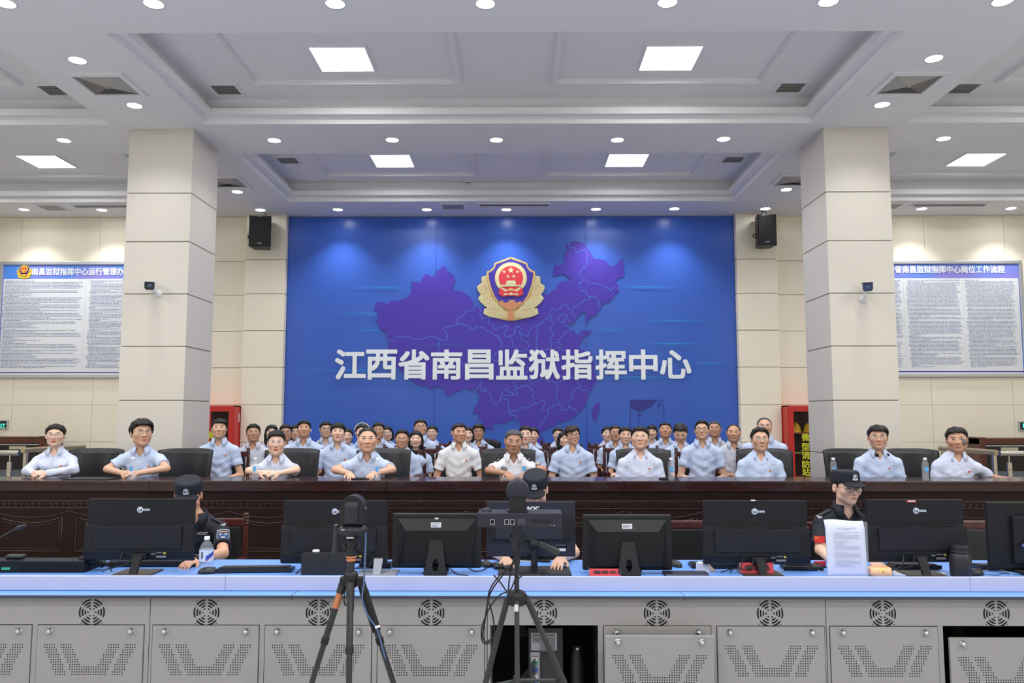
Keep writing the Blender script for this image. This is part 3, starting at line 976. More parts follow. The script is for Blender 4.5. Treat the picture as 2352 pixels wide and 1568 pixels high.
# worktop
xa, xb = cab_x[0], cab_x[4]
t = thing('console_worktop', 'long blue console worktop with a pale lilac apron along its front', 'worktop', (0, 4.587, 0))
m = MB()
m.box((xa, 0.0, 0.742), (xb, 0.145, 0.7505), 0, 0.001)
m.box((xa, 0.143, ZD - 0.03), (xb, 0.84, ZD), 0, 0.004)
m.build('top', M_DESK, t)
MB().box((xa, -0.004, 0.733), (xb, 0.12, 0.7485), 0, 0.001).build('edge_band', M_NOSE, t)
m = MB()
cuts = [xa] + [at(u, 1340, Y=4.7)[0] for u in (517, 2228)] + [xb]
for a, b in zip(cuts[:-1], cuts[1:]):
    m.box((a + 0.001, 0.112, 0.752), (b - 0.001, 0.142, 0.832), 0, 0.003)
m.build('apron', M_LILAC, t)
m = MB()
for u in (672, 1570):
    q = at(u, 1365, Y=4.6)
    m.box((q[0] - 0.001, -0.0055, 0.728), (q[0] + 0.001, 0.112, 0.7515))
m.build('seam', M_HOLE, t)

# computer inside the open bay
M_PERF = mat('perforated steel', lin(150, 152, 156), 0.35, metal=0.8)
xo = cab_x[2] + 0.5 * BW
t = thing('computer_tower', 'black computer tower seen from behind inside the open console bay', 'computer', (xo + 0.015, 4.80, 0.052))
MB().box((-0.10, 0, 0), (0.10, 0.42, 0.47), 0, 0.004).build('case', mat('tower black', (0.02, 0.02, 0.022), 0.4), t)
m = MB()
m.box((-0.085, -0.006, 0.345), (0.065, 0.0, 0.445), 0)
for r in range(12):
    for c in range(12):
        x, z = -0.075 + c * 0.011 + (0.0055 if r % 2 else 0), 0.352 + r * 0.0078
        if not (x < -0.035 and z < 0.39):
            m.add([(x + 0.0036 * math.cos(a), -0.0066, z + 0.0036 * math.sin(a)) for a in [math.pi * i / 3 for i in range(6)]], [(0, 1, 2, 3, 4, 5)], 1)
m.build('power_supply_grille', [M_PERF, M_HOLE], t)
m = MB()
m.box((-0.088, -0.004, 0.10), (-0.035, 0.0, 0.335), 0)
for z, c in ((0.30, 2), (0.27, 3), (0.235, 1), (0.20, 2), (0.165, 1), (0.14, 3)):
    m.box((-0.08, -0.012, z - 0.011), (-0.046, -0.004, z + 0.011), c)
m.build('port_panel', [M_PERF, mat('port blue', lin(54, 76, 160), 0.4), mat('port white', lin(190, 190, 190), 0.5), mat('port green', lin(60, 140, 110), 0.5)], t)
m = MB()
for i in range(9):
    m.tube(catmull([(-0.06, -0.012, 0.14 + 0.02 * i), (-0.10 - 0.01 * i, -0.06 - 0.006 * i, 0.13), (-0.13 + 0.02 * i, -0.05, 0.04)], 5), 0.0035, 6, 0)
m.build('cable', M_BLACK, t)
m = MB()
m.box((-0.015, -0.003, 0.08), (0.085, 0, 0.33))
m.build('rear_mesh', mat('tower mesh', (0.035, 0.035, 0.037), 0.6), t)
t = thing('cable_reel', 'small black cylinder standing inside the open console bay', 'container', (xo + 0.20, 4.86, 0.052))
MB().lathe([(0.04, 0), (0.042, 0.30), (0.03, 0.33), (0.03, 0.36), (0.0, 0.362)], n=20).build('body', M_BLACK, t)
MB().cbox((0, -0.031, 0.345), (0.012, 0.004, 0.012)).build('tag', M_WHITE, t)

# ---------------------------------------------------------------- monitors (seen from behind)
M_MON = mat('monitor black', (0.010, 0.0105, 0.014), 0.5, spec=0.3)
M_MON2 = mat('monitor slate', (0.012, 0.013, 0.020), 0.5, spec=0.3)
M_MONG = mat('monitor gloss black', (0.007, 0.0075, 0.008), 0.4, spec=0.3)
M_LOGO = mat('logo silver', lin(196, 206, 222), 0.35)
M_LOGOD = mat('logo dark', lin(40, 44, 60), 0.4)
M_STICK = mat('sticker paper', lin(214, 214, 220), 0.6)
M_INKS = mat('sticker ink', lin(120, 120, 128), 0.6)
M_YEL = mat('sticker yellow', lin(200, 180, 70), 0.5)
YM = 5.0
def px_rect(u0, u1, v0, v1, Y):
    a, b = at(u0, v0, Y=Y), at(u1, v1, Y=Y)
    return a[0], b[0], a[2], b[2]    # x0, x1, ztop, zbottom

def lecoo(u0, u1, v0, v1, label, lu, su, tilt=0.0, sticker=True, silver=False, wide=True):
    x0, x1, zt, zb = px_rect(u0, u1, v0, v1, YM)
    w, h, xc = x1 - x0, zt - zb, (x0 + x1) / 2
    t = thing('monitor', label, 'monitor', (xc, YM, ZD), 0, 'computer monitors on the console')
    zt -= ZD
    zb -= ZD
    zm = zt - h * 0.40
    m = MB()
    m.box((-w / 2 + 0.004, 0.0, zm - 0.01), (w / 2 - 0.004, 0.022, zt), 0, 0.004)
    # lower housing, thicker, with a sloped shoulder
    a = w / 2
    pr = [(0.0, zm), (-0.016, zm - 0.006), (-0.020, zm - 0.03), (-0.030, zb + 0.055), (-0.022, zb + 0.01), (0.0, zb), (0.024, zb), (0.024, zm)]
    vs = [(-a, y, z) for y, z in pr] + [(a, y, z) for y, z in pr]
    n = len(pr)
    m.add(vs, [(i, (i + 1) % n, n + (i + 1) % n, n + i) for i in range(n)] + [tuple(range(n - 1, -1, -1)), tuple(range(n, 2 * n))], 0)
    # inner raised field
    m.box((-a * 0.80, -0.036, zb + 0.075), (a * 0.80, -0.02, zm - 0.012), 1, 0.004)
    for s in (-1, 1):
        for k in range(22):
            x = s * (0.06 + k * 0.0075)
            m.box((x, -0.0205, zm - 0.012), (x + 0.004, -0.016, zm - 0.006), 2)
    m.build('housing', [M_MON, M_MON2, M_HOLE], t)
    MB().box((-a + 0.006, 0.022, zb + 0.006), (a - 0.006, 0.026, zt - 0.004)).build('screen', mat('dark screen', lin(30, 34, 44), 0.2), t)  # plain dark screen face, no emission
    # logo: a disc with dark letters and three letters beside it
    lx = at(lu, 1170, Y=YM)[0] - xc
    lz = zt - 0.066
    m = MB()
    m.lathe([(0.0, 0.0012), (0.0185, 0.0012), (0.0185, 0.0)], (lx, -0.0002, lz), 24, 0, 'y', False)
    text_to(m, 'Le', 0.03, (lx, -0.002, lz), 1, 0.0006, width=0.023, height=0.020)
    text_to(m, 'coo', 0.03, (lx + 0.0405, -0.0014, lz - 0.0005), 0, 0.0012, width=0.042, height=0.014)
    m.build('logo', [M_LOGO, M_LOGOD], t)
    if sticker:
        sx, sz = a * 0.44, zb + 0.036
        m = MB()
        m.box((sx - 0.03, -0.0315, sz - 0.014), (sx + 0.03, -0.028, sz - 0.001), 0)
        m.box((sx - 0.06, -0.0335, sz + 0.006), (sx - 0.035, -0.030, sz + 0.013), 0)
        m.box((sx - 0.028, -0.0335, sz + 0.014), (sx + 0.008, -0.030, sz + 0.018), 0)
        m.box((sx + 0.015, -0.0335, sz + 0.008), (sx + 0.030, -0.030, sz + 0.018), 1)
        m.build('rating_label', [M_INKS, M_YEL], t)
    # stand: blade neck and thin foot
    nx = at(su, 1300, Y=YM - 0.04)[0] - xc
    ms = mat('stand silver plastic', lin(138, 142, 150), 0.4) if silver else M_MONG
    MB().box((nx - 0.045, -0.052, zb + 0.012), (nx + 0.045, -0.018, zb + 0.05), 0, 0.006).build('hinge', M_MON, t)
    m = MB()
    vs = [(nx - 0.027, -0.055, zb + 0.04), (nx + 0.027, -0.055, zb + 0.04), (nx + 0.022, -0.120, 0.008), (nx - 0.022, -0.120, 0.008), (nx - 0.027, -0.035, zb + 0.04), (nx + 0.027, -0.035, zb + 0.04), (nx + 0.022, -0.098, 0.008), (nx - 0.022, -0.098, 0.008)]
    m.add(vs, [(0, 3, 2, 1), (4, 5, 6, 7), (0, 1, 5, 4), (1, 2, 6, 5), (2, 3, 7, 6), (3, 0, 4, 7)])
    m.build('neck', ms, t)
    MB().box((nx - 0.115, -0.135, 0.0), (nx + 0.115, 0.05, 0.009), 0, 0.004).build('foot', ms if silver else mat('stand foot bronze', lin(84, 78, 70), 0.35, metal=0.6), t)
    m = MB()
    for k, dx in enumerate((-0.12, -0.06)):
        m.tube(catmull([(dx + nx + 0.02, -0.036, zb + 0.05), (dx + nx, -0.06, zb - 0.01), (dx + nx - 0.05 - 0.05 * k, -0.05, 0.03), (dx + nx - 0.11, -0.02, 0.006)], 5), 0.0036, 6)
    m.build('cable', M_BLACK, t)
    return t
lecoo(202, 444, 1145, 1287, 'black monitor facing away, left of the capped officer with shoulder patch', 322, 318)
lecoo(650, 889, 1149, 1294, 'black monitor facing away, partly behind the copper ringed tripod', 769, 870, silver=True)
t6 = lecoo(1613, 1859, 1149, 1296, 'black monitor facing away, left of the bespectacled officer', 1733, 1745)
t7 = lecoo(1988, 2220, 1147, 1291, 'black monitor facing away, right of the propped document', 2104, 2115)
q = at(1730, 1149, Y=YM)
MB().cbox((q[0] - t6.location.x, 0.004, q[2] - ZD + 0.0), (0.028, 0.012, 0.006)).build('clip', M_WHITE, t6)
q = at(2093, 1150, Y=YM)
m = MB()
m.cbox((q[0] - t7.location.x, -0.001, q[2] - ZD - 0.002), (0.056, 0.004, 0.012), 0)
m.cbox((q[0] - t7.location.x, -0.0035, q[2] - ZD - 0.001), (0.044, 0.002, 0.007), 1)
m.build('tape_tab', [mat('red tape', lin(200, 60, 66), 0.5), M_STICK], t7)

def wedge(u0, u1, v0, v1, label, label2=True):
    """glossy all-in-one display with bevelled back and a blade foot with an oval hole"""
    Y = YM - 0.02
    x0, x1, zt, zb = px_rect(u0, u1, v0, v1, Y)
    w, xc = x1 - x0, (x0 + x1) / 2
    t = thing('monitor', label, 'monitor', (xc, Y, ZD), 0, 'computer monitors on the console')
    zt -= ZD
    zb -= ZD
    a = w / 2
    m = MB()
    m.box((-a, -0.012, zb), (a, 0.022, zt), 0, 0.012)
    # bulged back: trapezoid shoulder
    o = [(-a * 0.88, zt - 0.03), (a * 0.88, zt - 0.03), (a * 0.88, zb + 0.012), (-a * 0.88, zb + 0.012)]
    i_ = [(-a * 0.68, zt - 0.098), (a * 0.68, zt - 0.098), (a * 0.74, zb + 0.03), (-a * 0.74, zb + 0.03)]
    vs = [(x, -0.011, z) for x, z in o] + [(x, -0.045, z) for x, z in i_]
    m.add(vs, [(4, 7, 6, 5)] + [(k, 4 + k, 4 + (k + 1) % 4, (k + 1) % 4) for k in range(4)], 1)
    m.box((-0.075, -0.042, zb - 0.011), (0.075, -0.006, zb + 0.016), 1, 0.003)
    m.build('housing', [mat('display bezel', (0.010, 0.010, 0.011), 0.42, spec=0.35), M_MONG], t)
    MB().box((-a + 0.014, 0.022, zb + 0.014), (a - 0.014, 0.0245, zt - 0.014)).build('screen', mat('dark screen', lin(30, 34, 44), 0.2), t)
    # blade foot with an oval hole
    zr = zb + (zt - zb) * 0.53
    outer = [(-0.036, zr), (0.036, zr), (0.068, 0.004), (-0.068, 0.004)]
    n = 20
    hole = [(0.0185 * math.cos(2 * math.pi * k / n), 0.058 + 0.036 * math.sin(2 * math.pi * k / n)) for k in range(n)]
    def yb(z):
        return -0.095 + 0.045 * (z / zr)
    per = []
    for k in range(n):
        an = 2 * math.pi * k / n
        dx, dz = math.cos(an), math.sin(an)
        zc = 0.058
        best = 9
        for (xa_, za_), (xb_, zb_) in zip(outer, outer[1:] + outer[:1]):
            den = dx * (zb_ - za_) - dz * (xb_ - xa_)
            if abs(den) < 1e-9:
                continue
            s = ((xa_) * (zb_ - za_) - (za_ - zc) * (xb_ - xa_)) / den
            q_ = ((xa_) * dz - (za_ - zc) * dx) / den
            if s > 0 and -1e-6 <= q_ <= 1 + 1e-6:
                best = min(best, s)
        per.append((dx * best, zc + dz * best))
    m = MB()
    vs = []
    for dy in (0.0, 0.014):
        vs += [(x, yb(z) + dy, z) for x, z in per] + [(x, yb(z) + dy, z) for x, z in hole]
    fs = []
    for k in range(n):
        k2 = (k + 1) % n
        fs += [(k, n + k, n + k2, k2), (2 * n + k, 2 * n + k2, 3 * n + k2, 3 * n + k), (k, k2, 2 * n + k2, 2 * n + k), (n + k, 3 * n + k, 3 * n + k2, n + k2)]
    # corners of the trapezoid missing from the fan
    m.add(vs, fs)
    for cx, cz in outer:
        near = sorted(range(n), key=lambda k: (per[k][0] - cx) ** 2 + (per[k][1] - cz) ** 2)[:2]
        k1, k2 = near
        m.add([(per[k1][0], yb(per[k1][1]), per[k1][1]), (per[k2][0], yb(per[k2][1]), per[k2][1]), (cx, yb(cz), cz)], [(0, 1, 2)])
    m.build('blade_foot', mat('display foot', (0.016, 0.017, 0.018), 0.45, spec=0.3), t)
    MB().box((-0.068, -0.095, 0.0), (0.068, 0.09, 0.006), 0, 0.002).build('foot_plate', M_MONG, t)
    if label2:
        m = MB()
        zz = zt - 0.074
        m.box((-0.034, -0.0485 + 0.012, zz - 0.022), (0.028, -0.030, zz + 0.022), 0)
        for r in range(5):
            m.box((-0.028, -0.0375, zz + 0.014 - r * 0.008), (0.020 - (r % 3) * 0.008, -0.036, zz + 0.0165 - r * 0.008), 1)
        m.build('sticker', [M_STICK, M_INKS], t)
    return t
t3 = wedge(902, 1106, 1178, 1304, 'glossy black display with two white stickers, between tripod and tall camera')
m = MB()
m.box((-0.008, -0.0135, 0), (0.014, -0.011, 0.016))
q = at(1003, 1193, Y=YM)
m.build('paper_scrap', M_STICK, t3, (q[0] - t3.location.x, 0, q[2] - ZD))
wedge(1337, 1544, 1181, 1309, 'glossy black display with one white sticker, right of the seated middle officer')

# slim slate display in the middle
x0, x1, zt, zb = px_rect(1117, 1322, 1152, 1278, YM)
xc, a = (x0 + x1) / 2, (x1 - x0) / 2
t = thing('monitor', 'slate grey monitor facing away in front of the middle officer', 'monitor', (xc, YM, ZD), 0, 'computer monitors on the console')
zt -= ZD
zb -= ZD
m = MB()
m.box((-a, 0, zb), (a, 0.025, zt), 0, 0.003)
m.box((-a * 0.92, -0.03, zb + 0.105), (a * 0.92, 0.001, zt - 0.095), 0, 0.008)
m.box((a * 0.70, -0.034, zb + 0.108), (a * 0.925, -0.002, zt - 0.092), 1, 0.006)
m.box((-a * 0.925, -0.034, zb + 0.108), (-a * 0.78, -0.002, zt - 0.092), 1, 0.006)
m.build('housing', [mat('slate monitor plastic', (0.020, 0.022, 0.036), 0.5, spec=0.3), mat('slate monitor end', (0.010, 0.0105, 0.014), 0.5, spec=0.3)], t)
MB().box((-a + 0.008, 0.025, zb + 0.008), (a - 0.008, 0.0275, zt - 0.008)).build('screen', mat('dark screen', lin(30, 34, 44), 0.2), t)
m = MB()
q = at(1228, 1167, Y=YM)
text_to(m, 'AOC', 0.05, (q[0] - xc - 0.012, -0.002, q[2] - ZD), 0, 0.0022, width=0.082, height=0.024)
m.build('logo', mat('logo white', lin(220, 222, 228), 0.4), t)
m = MB()
q = at(1285, 1259, Y=YM)
lx, lz = q[0] - xc, q[2] - ZD
m.box((lx - 0.010, -0.002, lz - 0.016), (lx + 0.038, 0.0, lz + 0.0), 0)
for r in range(4):
    m.box((lx - 0.055, -0.002, lz - 0.016 + r * 0.005), (lx - 0.022, 0.0, lz - 0.014 + r * 0.005), 1)
    m.lathe([(0, 0.0015), (0.005, 0.0015)], (lx - 0.005 + r * 0.016, 0, lz + 0.010), 10, 0, 'y')
m.box((lx - 0.02, -0.002, lz + 0.018), (lx + 0.036, 0.0, lz + 0.021), 1)
m.build('rating_label', [M_STICK, M_INKS], t)
MB().lathe([(0.020, 0.006), (0.020, zb + 0.09)], (0.02, -0.03, 0), 16).lathe([(0.001, -0.02), (0.026, -0.02), (0.026, 0.02), (0.001, 0.02)], (0.02, -0.03, zb + 0.075), 16, 0, 'y').build('neck', M_MON2, t)
MB().lathe([(0.10, 0.0), (0.10, 0.006), (0.04, 0.018), (0.0, 0.02)], (0.02, -0.03, 0), 32).build('foot', M_MONG, t)

# plain display at the right edge
x0, x1, zt, zb = px_rect(2265, 2480, 1153, 1304, YM)
xc, a = (x0 + x1) / 2, (x1 - x0) / 2
t = thing('monitor', 'plain black monitor cut off by the right edge of the photo', 'monitor', (xc, YM, ZD), 0, 'computer monitors on the console')
zt -= ZD
zb -= ZD
m = MB()
m.box((-a, -0.006, zb), (a, 0.025, zt), 0, 0.006)
m.box((-a * 0.5, -0.035, zb + 0.03), (a * 0.6, -0.002, zt - 0.08), 0, 0.01)
m.build('housing', M_MON, t)
MB().box((-a + 0.008, 0.025, zb + 0.008), (a - 0.008, 0.0275, zt - 0.008)).build('screen', mat('dark screen', lin(30, 34, 44), 0.2), t)
m = MB()
m.box((-0.03, -0.05, 0.006), (0.03, -0.03, zb + 0.06), 0, 0.004)
m.box((-0.11, -0.08, 0), (0.11, 0.08, 0.01), 0, 0.004)
m.build('stand', M_MONG, t)
m = MB()
q = at(2340, 1245, Y=YM)
m.tube([(q[0] - xc - 0.012, -0.05, q[2] - ZD - 0.02), (q[0] - xc + 0.05, -0.05, q[2] - ZD + 0.03)], 0.012, 8)
m.build('cable_plug', mat('plug blue', lin(52, 66, 120), 0.4), t)

# ---------------------------------------------------------------- long dark tables on the platform
M_WOOD = wood('dark table veneer', lin(38, 17, 17), lin(56, 26, 24), 0.25, (0.6, 3, 8), 0.35)
M_WOODD = wood('dark table panel', lin(22, 8, 6), lin(36, 15, 12), 0.5, (0.6, 3, 8), 0.0)
M_WOODD.node_tree.nodes['Principled BSDF'].inputs['Specular IOR Level'].default_value = 0.25
M_RIDGE = mat('polished moulding', lin(50, 28, 24), 0.4, coat=0.1)
TY0, TY1, TZ = 7.70, 8.22, Z_PLAT + 0.76
tx = [at(u, 1130, Y=TY0)[0] for u in (342 - 549 * 2, 342 - 549, 342, 888, 1434, 1985, 1985 + 549, 1985 + 2 * 549)]
T_LAB = ['dark wooden table section beyond the left edge', 'dark carved table section at the left, in front of the seated woman', 'dark carved table section in front of the spiky haired man', 'dark carved table section in front of the officer in white', 'dark carved table section in front of the fourth white bottle', 'dark carved table section at the right edge, in front of the last two men', 'dark wooden table section beyond the right edge']
T_LAB[4] = 'dark carved table section right of centre, in front of the man with the folded collar pin and phone'
T_LAB[4] = 'dark carved table section right of centre, behind the bespectacled officer and his monitor'
def table(i):
    xa, xb = tx[i] + 0.0015, tx[i + 1] - 0.0015
    w = xb - xa
    t = thing('conference_table', T_LAB[i], 'table', (xa, TY0, Z_PLAT), 0, 'dark carved table sections on the platform')
    hz = TZ - Z_PLAT
    MB().box((0, 0, hz - 0.03), (w, TY1 - TY0, hz), 0, 0.006).build('tabletop', M_WOOD, t)
    m = MB()
    m.box((0, 0.008, hz - 0.095), (w, 0.05, hz - 0.028), 0, 0.004)
    m.build('fascia', M_WOOD, t)
    # undercut and panel
    m = MB()
    m.box((0, 0.035, 0.02), (w, 0.06, hz - 0.09), 0)
    m.box((0.0, 0.0, 0.0), (w, 0.07, 0.06), 0, 0.004)
    m.build('front_panel', M_WOODD, t)
    # carved band: two beads with small brick-like relief
    m = MB()
    zb = hz - 0.19
    m.tube([(0, 0.033, zb), (w, 0.033, zb)], 0.0065, 6)
    m.tube([(0, 0.033, zb - 0.012), (w, 0.033, zb - 0.012)], 0.003, 6)
    m.tube([(0, 0.033, zb - 0.068), (w, 0.033, zb - 0.068)], 0.0065, 6)
    n = int(w / 0.056)
    for k in range(n):
        x = (k + 0.5) * w / n
        m.box((x - 0.018, 0.026, zb - 0.030), (x + 0.012, 0.036, zb - 0.022), 0)
        m.box((x - 0.008, 0.026, zb - 0.041), (x + 0.022, 0.036, zb - 0.034), 0)
        m.box((x - 0.020, 0.026, zb - 0.056), (x + 0.014, 0.036, zb - 0.048), 0)
        m.box((x + 0.018, 0.026, zb - 0.034), (x + 0.0215, 0.036, zb - 0.022), 0)
        m.box((x - 0.026, 0.026, zb - 0.056), (x - 0.0225, 0.036, zb - 0.040), 0)
    m.build('carved_band', M_RIDGE, t)
    # three swags with raised panels beneath
    m = MB()
    for k in range(3):
        a, b = w * k / 3, w * (k + 1) / 3
        pts = []
        for q in range(17):
            s = q / 16
            zz = hz - 0.285 - 0.062 * math.sin(math.pi * s) ** 0.8
            pts.append((a + (b - a) * s, 0.034, zz))
        m.tube(pts, 0.005, 6)
        pts2 = [(a + 0.07 + (b - a - 0.14) * q / 16, 0.034, hz - 0.345 - 0.055 * math.sin(math.pi * q / 16)) for q in range(17)]
        m.tube([(pts2[0][0], 0.034, 0.10)] + pts2 + [(pts2[-1][0], 0.034, 0.10), (pts2[0][0], 0.034, 0.10)], 0.007, 6)
        pts3 = [(a + 0.095 + (b - a - 0.19) * q / 16, 0.034, hz - 0.375 - 0.05 * math.sin(math.pi * q / 16)) for q in range(17)]
        m.tube([(pts3[0][0], 0.034, 0.125)] + pts3 + [(pts3[-1][0], 0.034, 0.125), (pts3[0][0], 0.034, 0.125)], 0.004, 6)
    m.build('swag_moulding', M_RIDGE, t)
    for xx in (0.0, w - 0.03):
        MB().box((xx, 0.06, 0.0), (xx + 0.03, TY1 - TY0 - 0.05, hz - 0.03)).build('side_panel', M_WOODD, t)
for i in range(1, 6):
    table(i)

# ---------------------------------------------------------------- notice boards
def notice_board(x0, x1, zt, zb, title, tx0, tx1, tz, th, cols, label, emb=None, seed=1):
    Yb = Y_WALL - 0.002
    t = thing('notice_board', label, 'notice board', ((x0 + x1) / 2, Yb, zb), 0)
    xc = (x0 + x1) / 2
    w, h = x1 - x0, zt - zb
    fw = 0.055
    m = MB()
    for (a, b, c, d) in ((-w / 2, w / 2, 0, fw), (-w / 2, w / 2, h - fw, h), (-w / 2, -w / 2 + fw, fw, h - fw), (w / 2 - fw, w / 2, fw, h - fw)):
        m.box((a, -0.035, c), (b, -0.0, d), 0, 0.008)
    m.build('frame', M_ALU, t)
    MB().box((-w / 2 + fw * 0.8, -0.014, fw * 0.8), (w / 2 - fw * 0.8, -0.002, h - fw * 0.8)).build('backing_print', M_BOARD, t)
    hb = 0.24          # header height
    MB().box((-w / 2 + fw + 0.012, -0.0160, fw), (w / 2 - fw - 0.012, -0.013, h - fw - hb), 0, 0.001).build('text_sheet', mat('board paper', lin(226, 230, 232), 0.5), t)
    MB().box((-w / 2 + fw, -0.0168, fw + 0.028), (w / 2 - fw, -0.0135, fw + 0.045)).build('rule_line', mat('board rule', lin(52, 44, 150), 0.5), t)
    m = MB()
    text_to(m, title, 0.14, ((tx0 + tx1) / 2 - xc, -0.0175, tz - zb), 0, 0.004, width=tx1 - tx0, height=th)
    m.build('title', mat('board title white', lin(236, 240, 246), 0.5), t)
    rnd = random.Random(seed)
    mm = MB()
    for (a, b, n, rag) in cols:
        ztop = h - fw - hb - 0.03
        st = (ztop - fw - 0.10) / n
        for r in range(n):
            zz = ztop - r * st
            full = rnd.random() > rag * (0.35 + 0.65 * r / n)
            L = (b - a) * (rnd.uniform(0.9, 1.0) if full else rnd.uniform(0.12, 0.6))
            x = a + rnd.choice([0.0, 0.03, 0.03])
            while x < a + L:
                ch = rnd.uniform(0.012, 0.06)
                zt_ = st * rnd.uniform(0.42, 0.56)
                k0 = x
                while k0 < min(x + ch, a + L):
                    q = st * 0.55
                    mm.add([(k0, -0.0175, zz - zt_), (k0 + q * 0.78, -0.0175, zz - zt_), (k0 + q * 0.78, -0.0175, zz), (k0, -0.0175, zz)], [(0, 1, 2, 3)], 0)
                    k0 += q
                x += ch + rnd.uniform(0.008, 0.02)
        mm.add([(b + 0.03, -0.0172, fw + 0.09), (b + 0.034, -0.0172, fw + 0.09), (b + 0.034, -0.0172, ztop), (b + 0.03, -0.0172, ztop)], [(0, 1, 2, 3)], 1)
    mm.build('small_print', [mat('board ink', lin(132, 134, 176), 0.6), mat('board divider', lin(190, 194, 206), 0.6)], t)
    if emb is not None:
        ex, ez, s = emb
        child('emblem', emblem_mb(s / 740.0).mesh('emblem', [mat('print yellow', lin(224, 196, 60), 0.5), mat('print pale yellow', lin(226, 206, 70), 0.5), mat('print yellow', (0, 0, 0)), mat('print navy', lin(56, 50, 130), 0.5), mat('print red', lin(206, 60, 50), 0.5), mat('print orange', lin(206, 120, 50), 0.5)]), t, (ex - xc, -0.017, ez - zb))
    return t
M_BOARD = mat('board print blue', lin(86, 132, 220), 0.45)
def _board_nodes():
    nt = M_BOARD.node_tree
    b = nt.nodes['Principled BSDF']
    tc = nt.nodes.new('ShaderNodeTexCoord')
    mp = nt.nodes.new('ShaderNodeMapping')
    mp.inputs['Rotation'].default_value = (0, math.radians(-25), 0)
    gr = nt.nodes.new('ShaderNodeTexNoise')
    gr.inputs['Scale'].default_value = 1.3
    gr.inputs['Detail'].default_value = 0.5
    cr = nt.nodes.new('ShaderNodeValToRGB')
    cr.color_ramp.elements[0].position = 0.38
    cr.color_ramp.elements[0].color = (*lin(76, 136, 226), 1)
    cr.color_ramp.elements[1].position = 0.62
    cr.color_ramp.elements[1].color = (*lin(138, 132, 212), 1)
    nt.links.new(tc.outputs['Object'], mp.inputs['Vector'])
    nt.links.new(mp.outputs['Vector'], gr.inputs['Vector'])
    nt.links.new(gr.outputs['Fac'], cr.inputs['Fac'])
    nt.links.new(cr.outputs['Color'], b.inputs['Base Color'])
_board_nodes()
def wx(u, v):
    return at(u, v, Y=Y_WALL)[0]
def wz(u, v):
    return at(u, v, Y=Y_WALL)[2]
XA = wx(0, 735)
notice_board(XA - 0.03, wx(352, 735), wz(140, 601), wz(140, 868), '南昌监狱指挥中心运行管理办法', wx(74, 625), wx(302, 625), wz(180, 624), 0.128,
             [(-1.23, 0.12, 62, 0.75), (0.21, 1.16, 62, 0.45)], 'framed blue notice board with small print, partly behind the left column', (wx(58, 624), wz(58, 624), 0.135), 3)
notice_board(wx(1955, 735), wx(2352, 735), wz(2200, 599), wz(2200, 866), '江西省南昌监狱指挥中心岗位工作流程', wx(2020, 619), wx(2306, 619), wz(2180, 619), 0.128,
             [(-1.30, -0.58, 66, 0.3), (-0.50, 0.40, 66, 0.3), (0.47, 1.30, 66, 0.3)], 'framed blue notice board with three text columns, partly behind the right column', None, 8)

# ---------------------------------------------------------------- loudspeakers hung from the ceiling
M_SPK = mat('speaker black', (0.016, 0.017, 0.02), 0.55, bump=0.15, bscale=400)
def speaker(u0, u1, v0, v1, rz, label):
    Yf = 12.80
    x0, x1, zt, zb = px_rect(u0, u1, v0, v1, Yf)
    w, h = x1 - x0, zt - zb
    t = thing('loudspeaker', label, 'loudspeaker', ((x0 + x1) / 2, Yf + 0.13, zb), rz, 'black loudspeakers hung beside the banner')
    a = w / 2 * 0.98
    pr = [(-a, -0.13), (a, -0.13), (a * 0.72, 0.15), (-a * 0.72, 0.15)]
    m = MB()
    vs = [(x, y, 0) for x, y in pr] + [(x, y, h) for x, y in pr]
    m.add(vs, [(0, 3, 2, 1), (4, 5, 6, 7)] + [(k, (k + 1) % 4, 4 + (k + 1) % 4, 4 + k) for k in range(4)])
    m.build('cabinet', M_BLACK, t)
    m = MB()
    m.box((-a + 0.008, -0.142, 0.012), (a - 0.008, -0.128, h - 0.012), 0, 0.006)
    m.build('grille', M_SPK, t)
    m = MB()
    m.cbox((0, -0.1425, 0.055), (0.062, 0.003, 0.016))
    m.build('badge', mat('speaker badge', lin(170, 174, 180), 0.3, metal=0.5), t)
    m = MB()
    m.tube(catmull([(0, 0.02, h - 0.005), (0.015, 0.02, h + 0.045), (0.0, 0.02, Z_CEIL - zb - 0.01)], 4), 0.011, 8)
    m.lathe([(0.035, Z_CEIL - zb - 0.014), (0.035, Z_CEIL - zb)], (0, 0.02, 0), 16)
    m.tube(catmull([(0.03, 0.05, h), (0.05, 0.06, h + 0.05), (0.02, 0.04, Z_CEIL - zb - 0.012)], 5), 0.004, 6)
    m.build('hanger', M_BLACK, t)
    m = MB()
    m.tube(catmull([(-a * 0.9, 0.0, h * 0.42), (-a - 0.03, 0.0, h * 0.40), (-a - 0.035, 0.0, h * 0.33), (-a * 0.9, 0.0, h * 0.30)], 5), 0.008, 8)
    m.build('yoke_knob', M_BLACK, t)
speaker(571, 619, 495, 566, math.radians(7), 'black loudspeaker hung from the ceiling left of the banner')
speaker(1739, 1785, 492, 563, 0.0, 'black loudspeaker hung from the ceiling right of the banner')

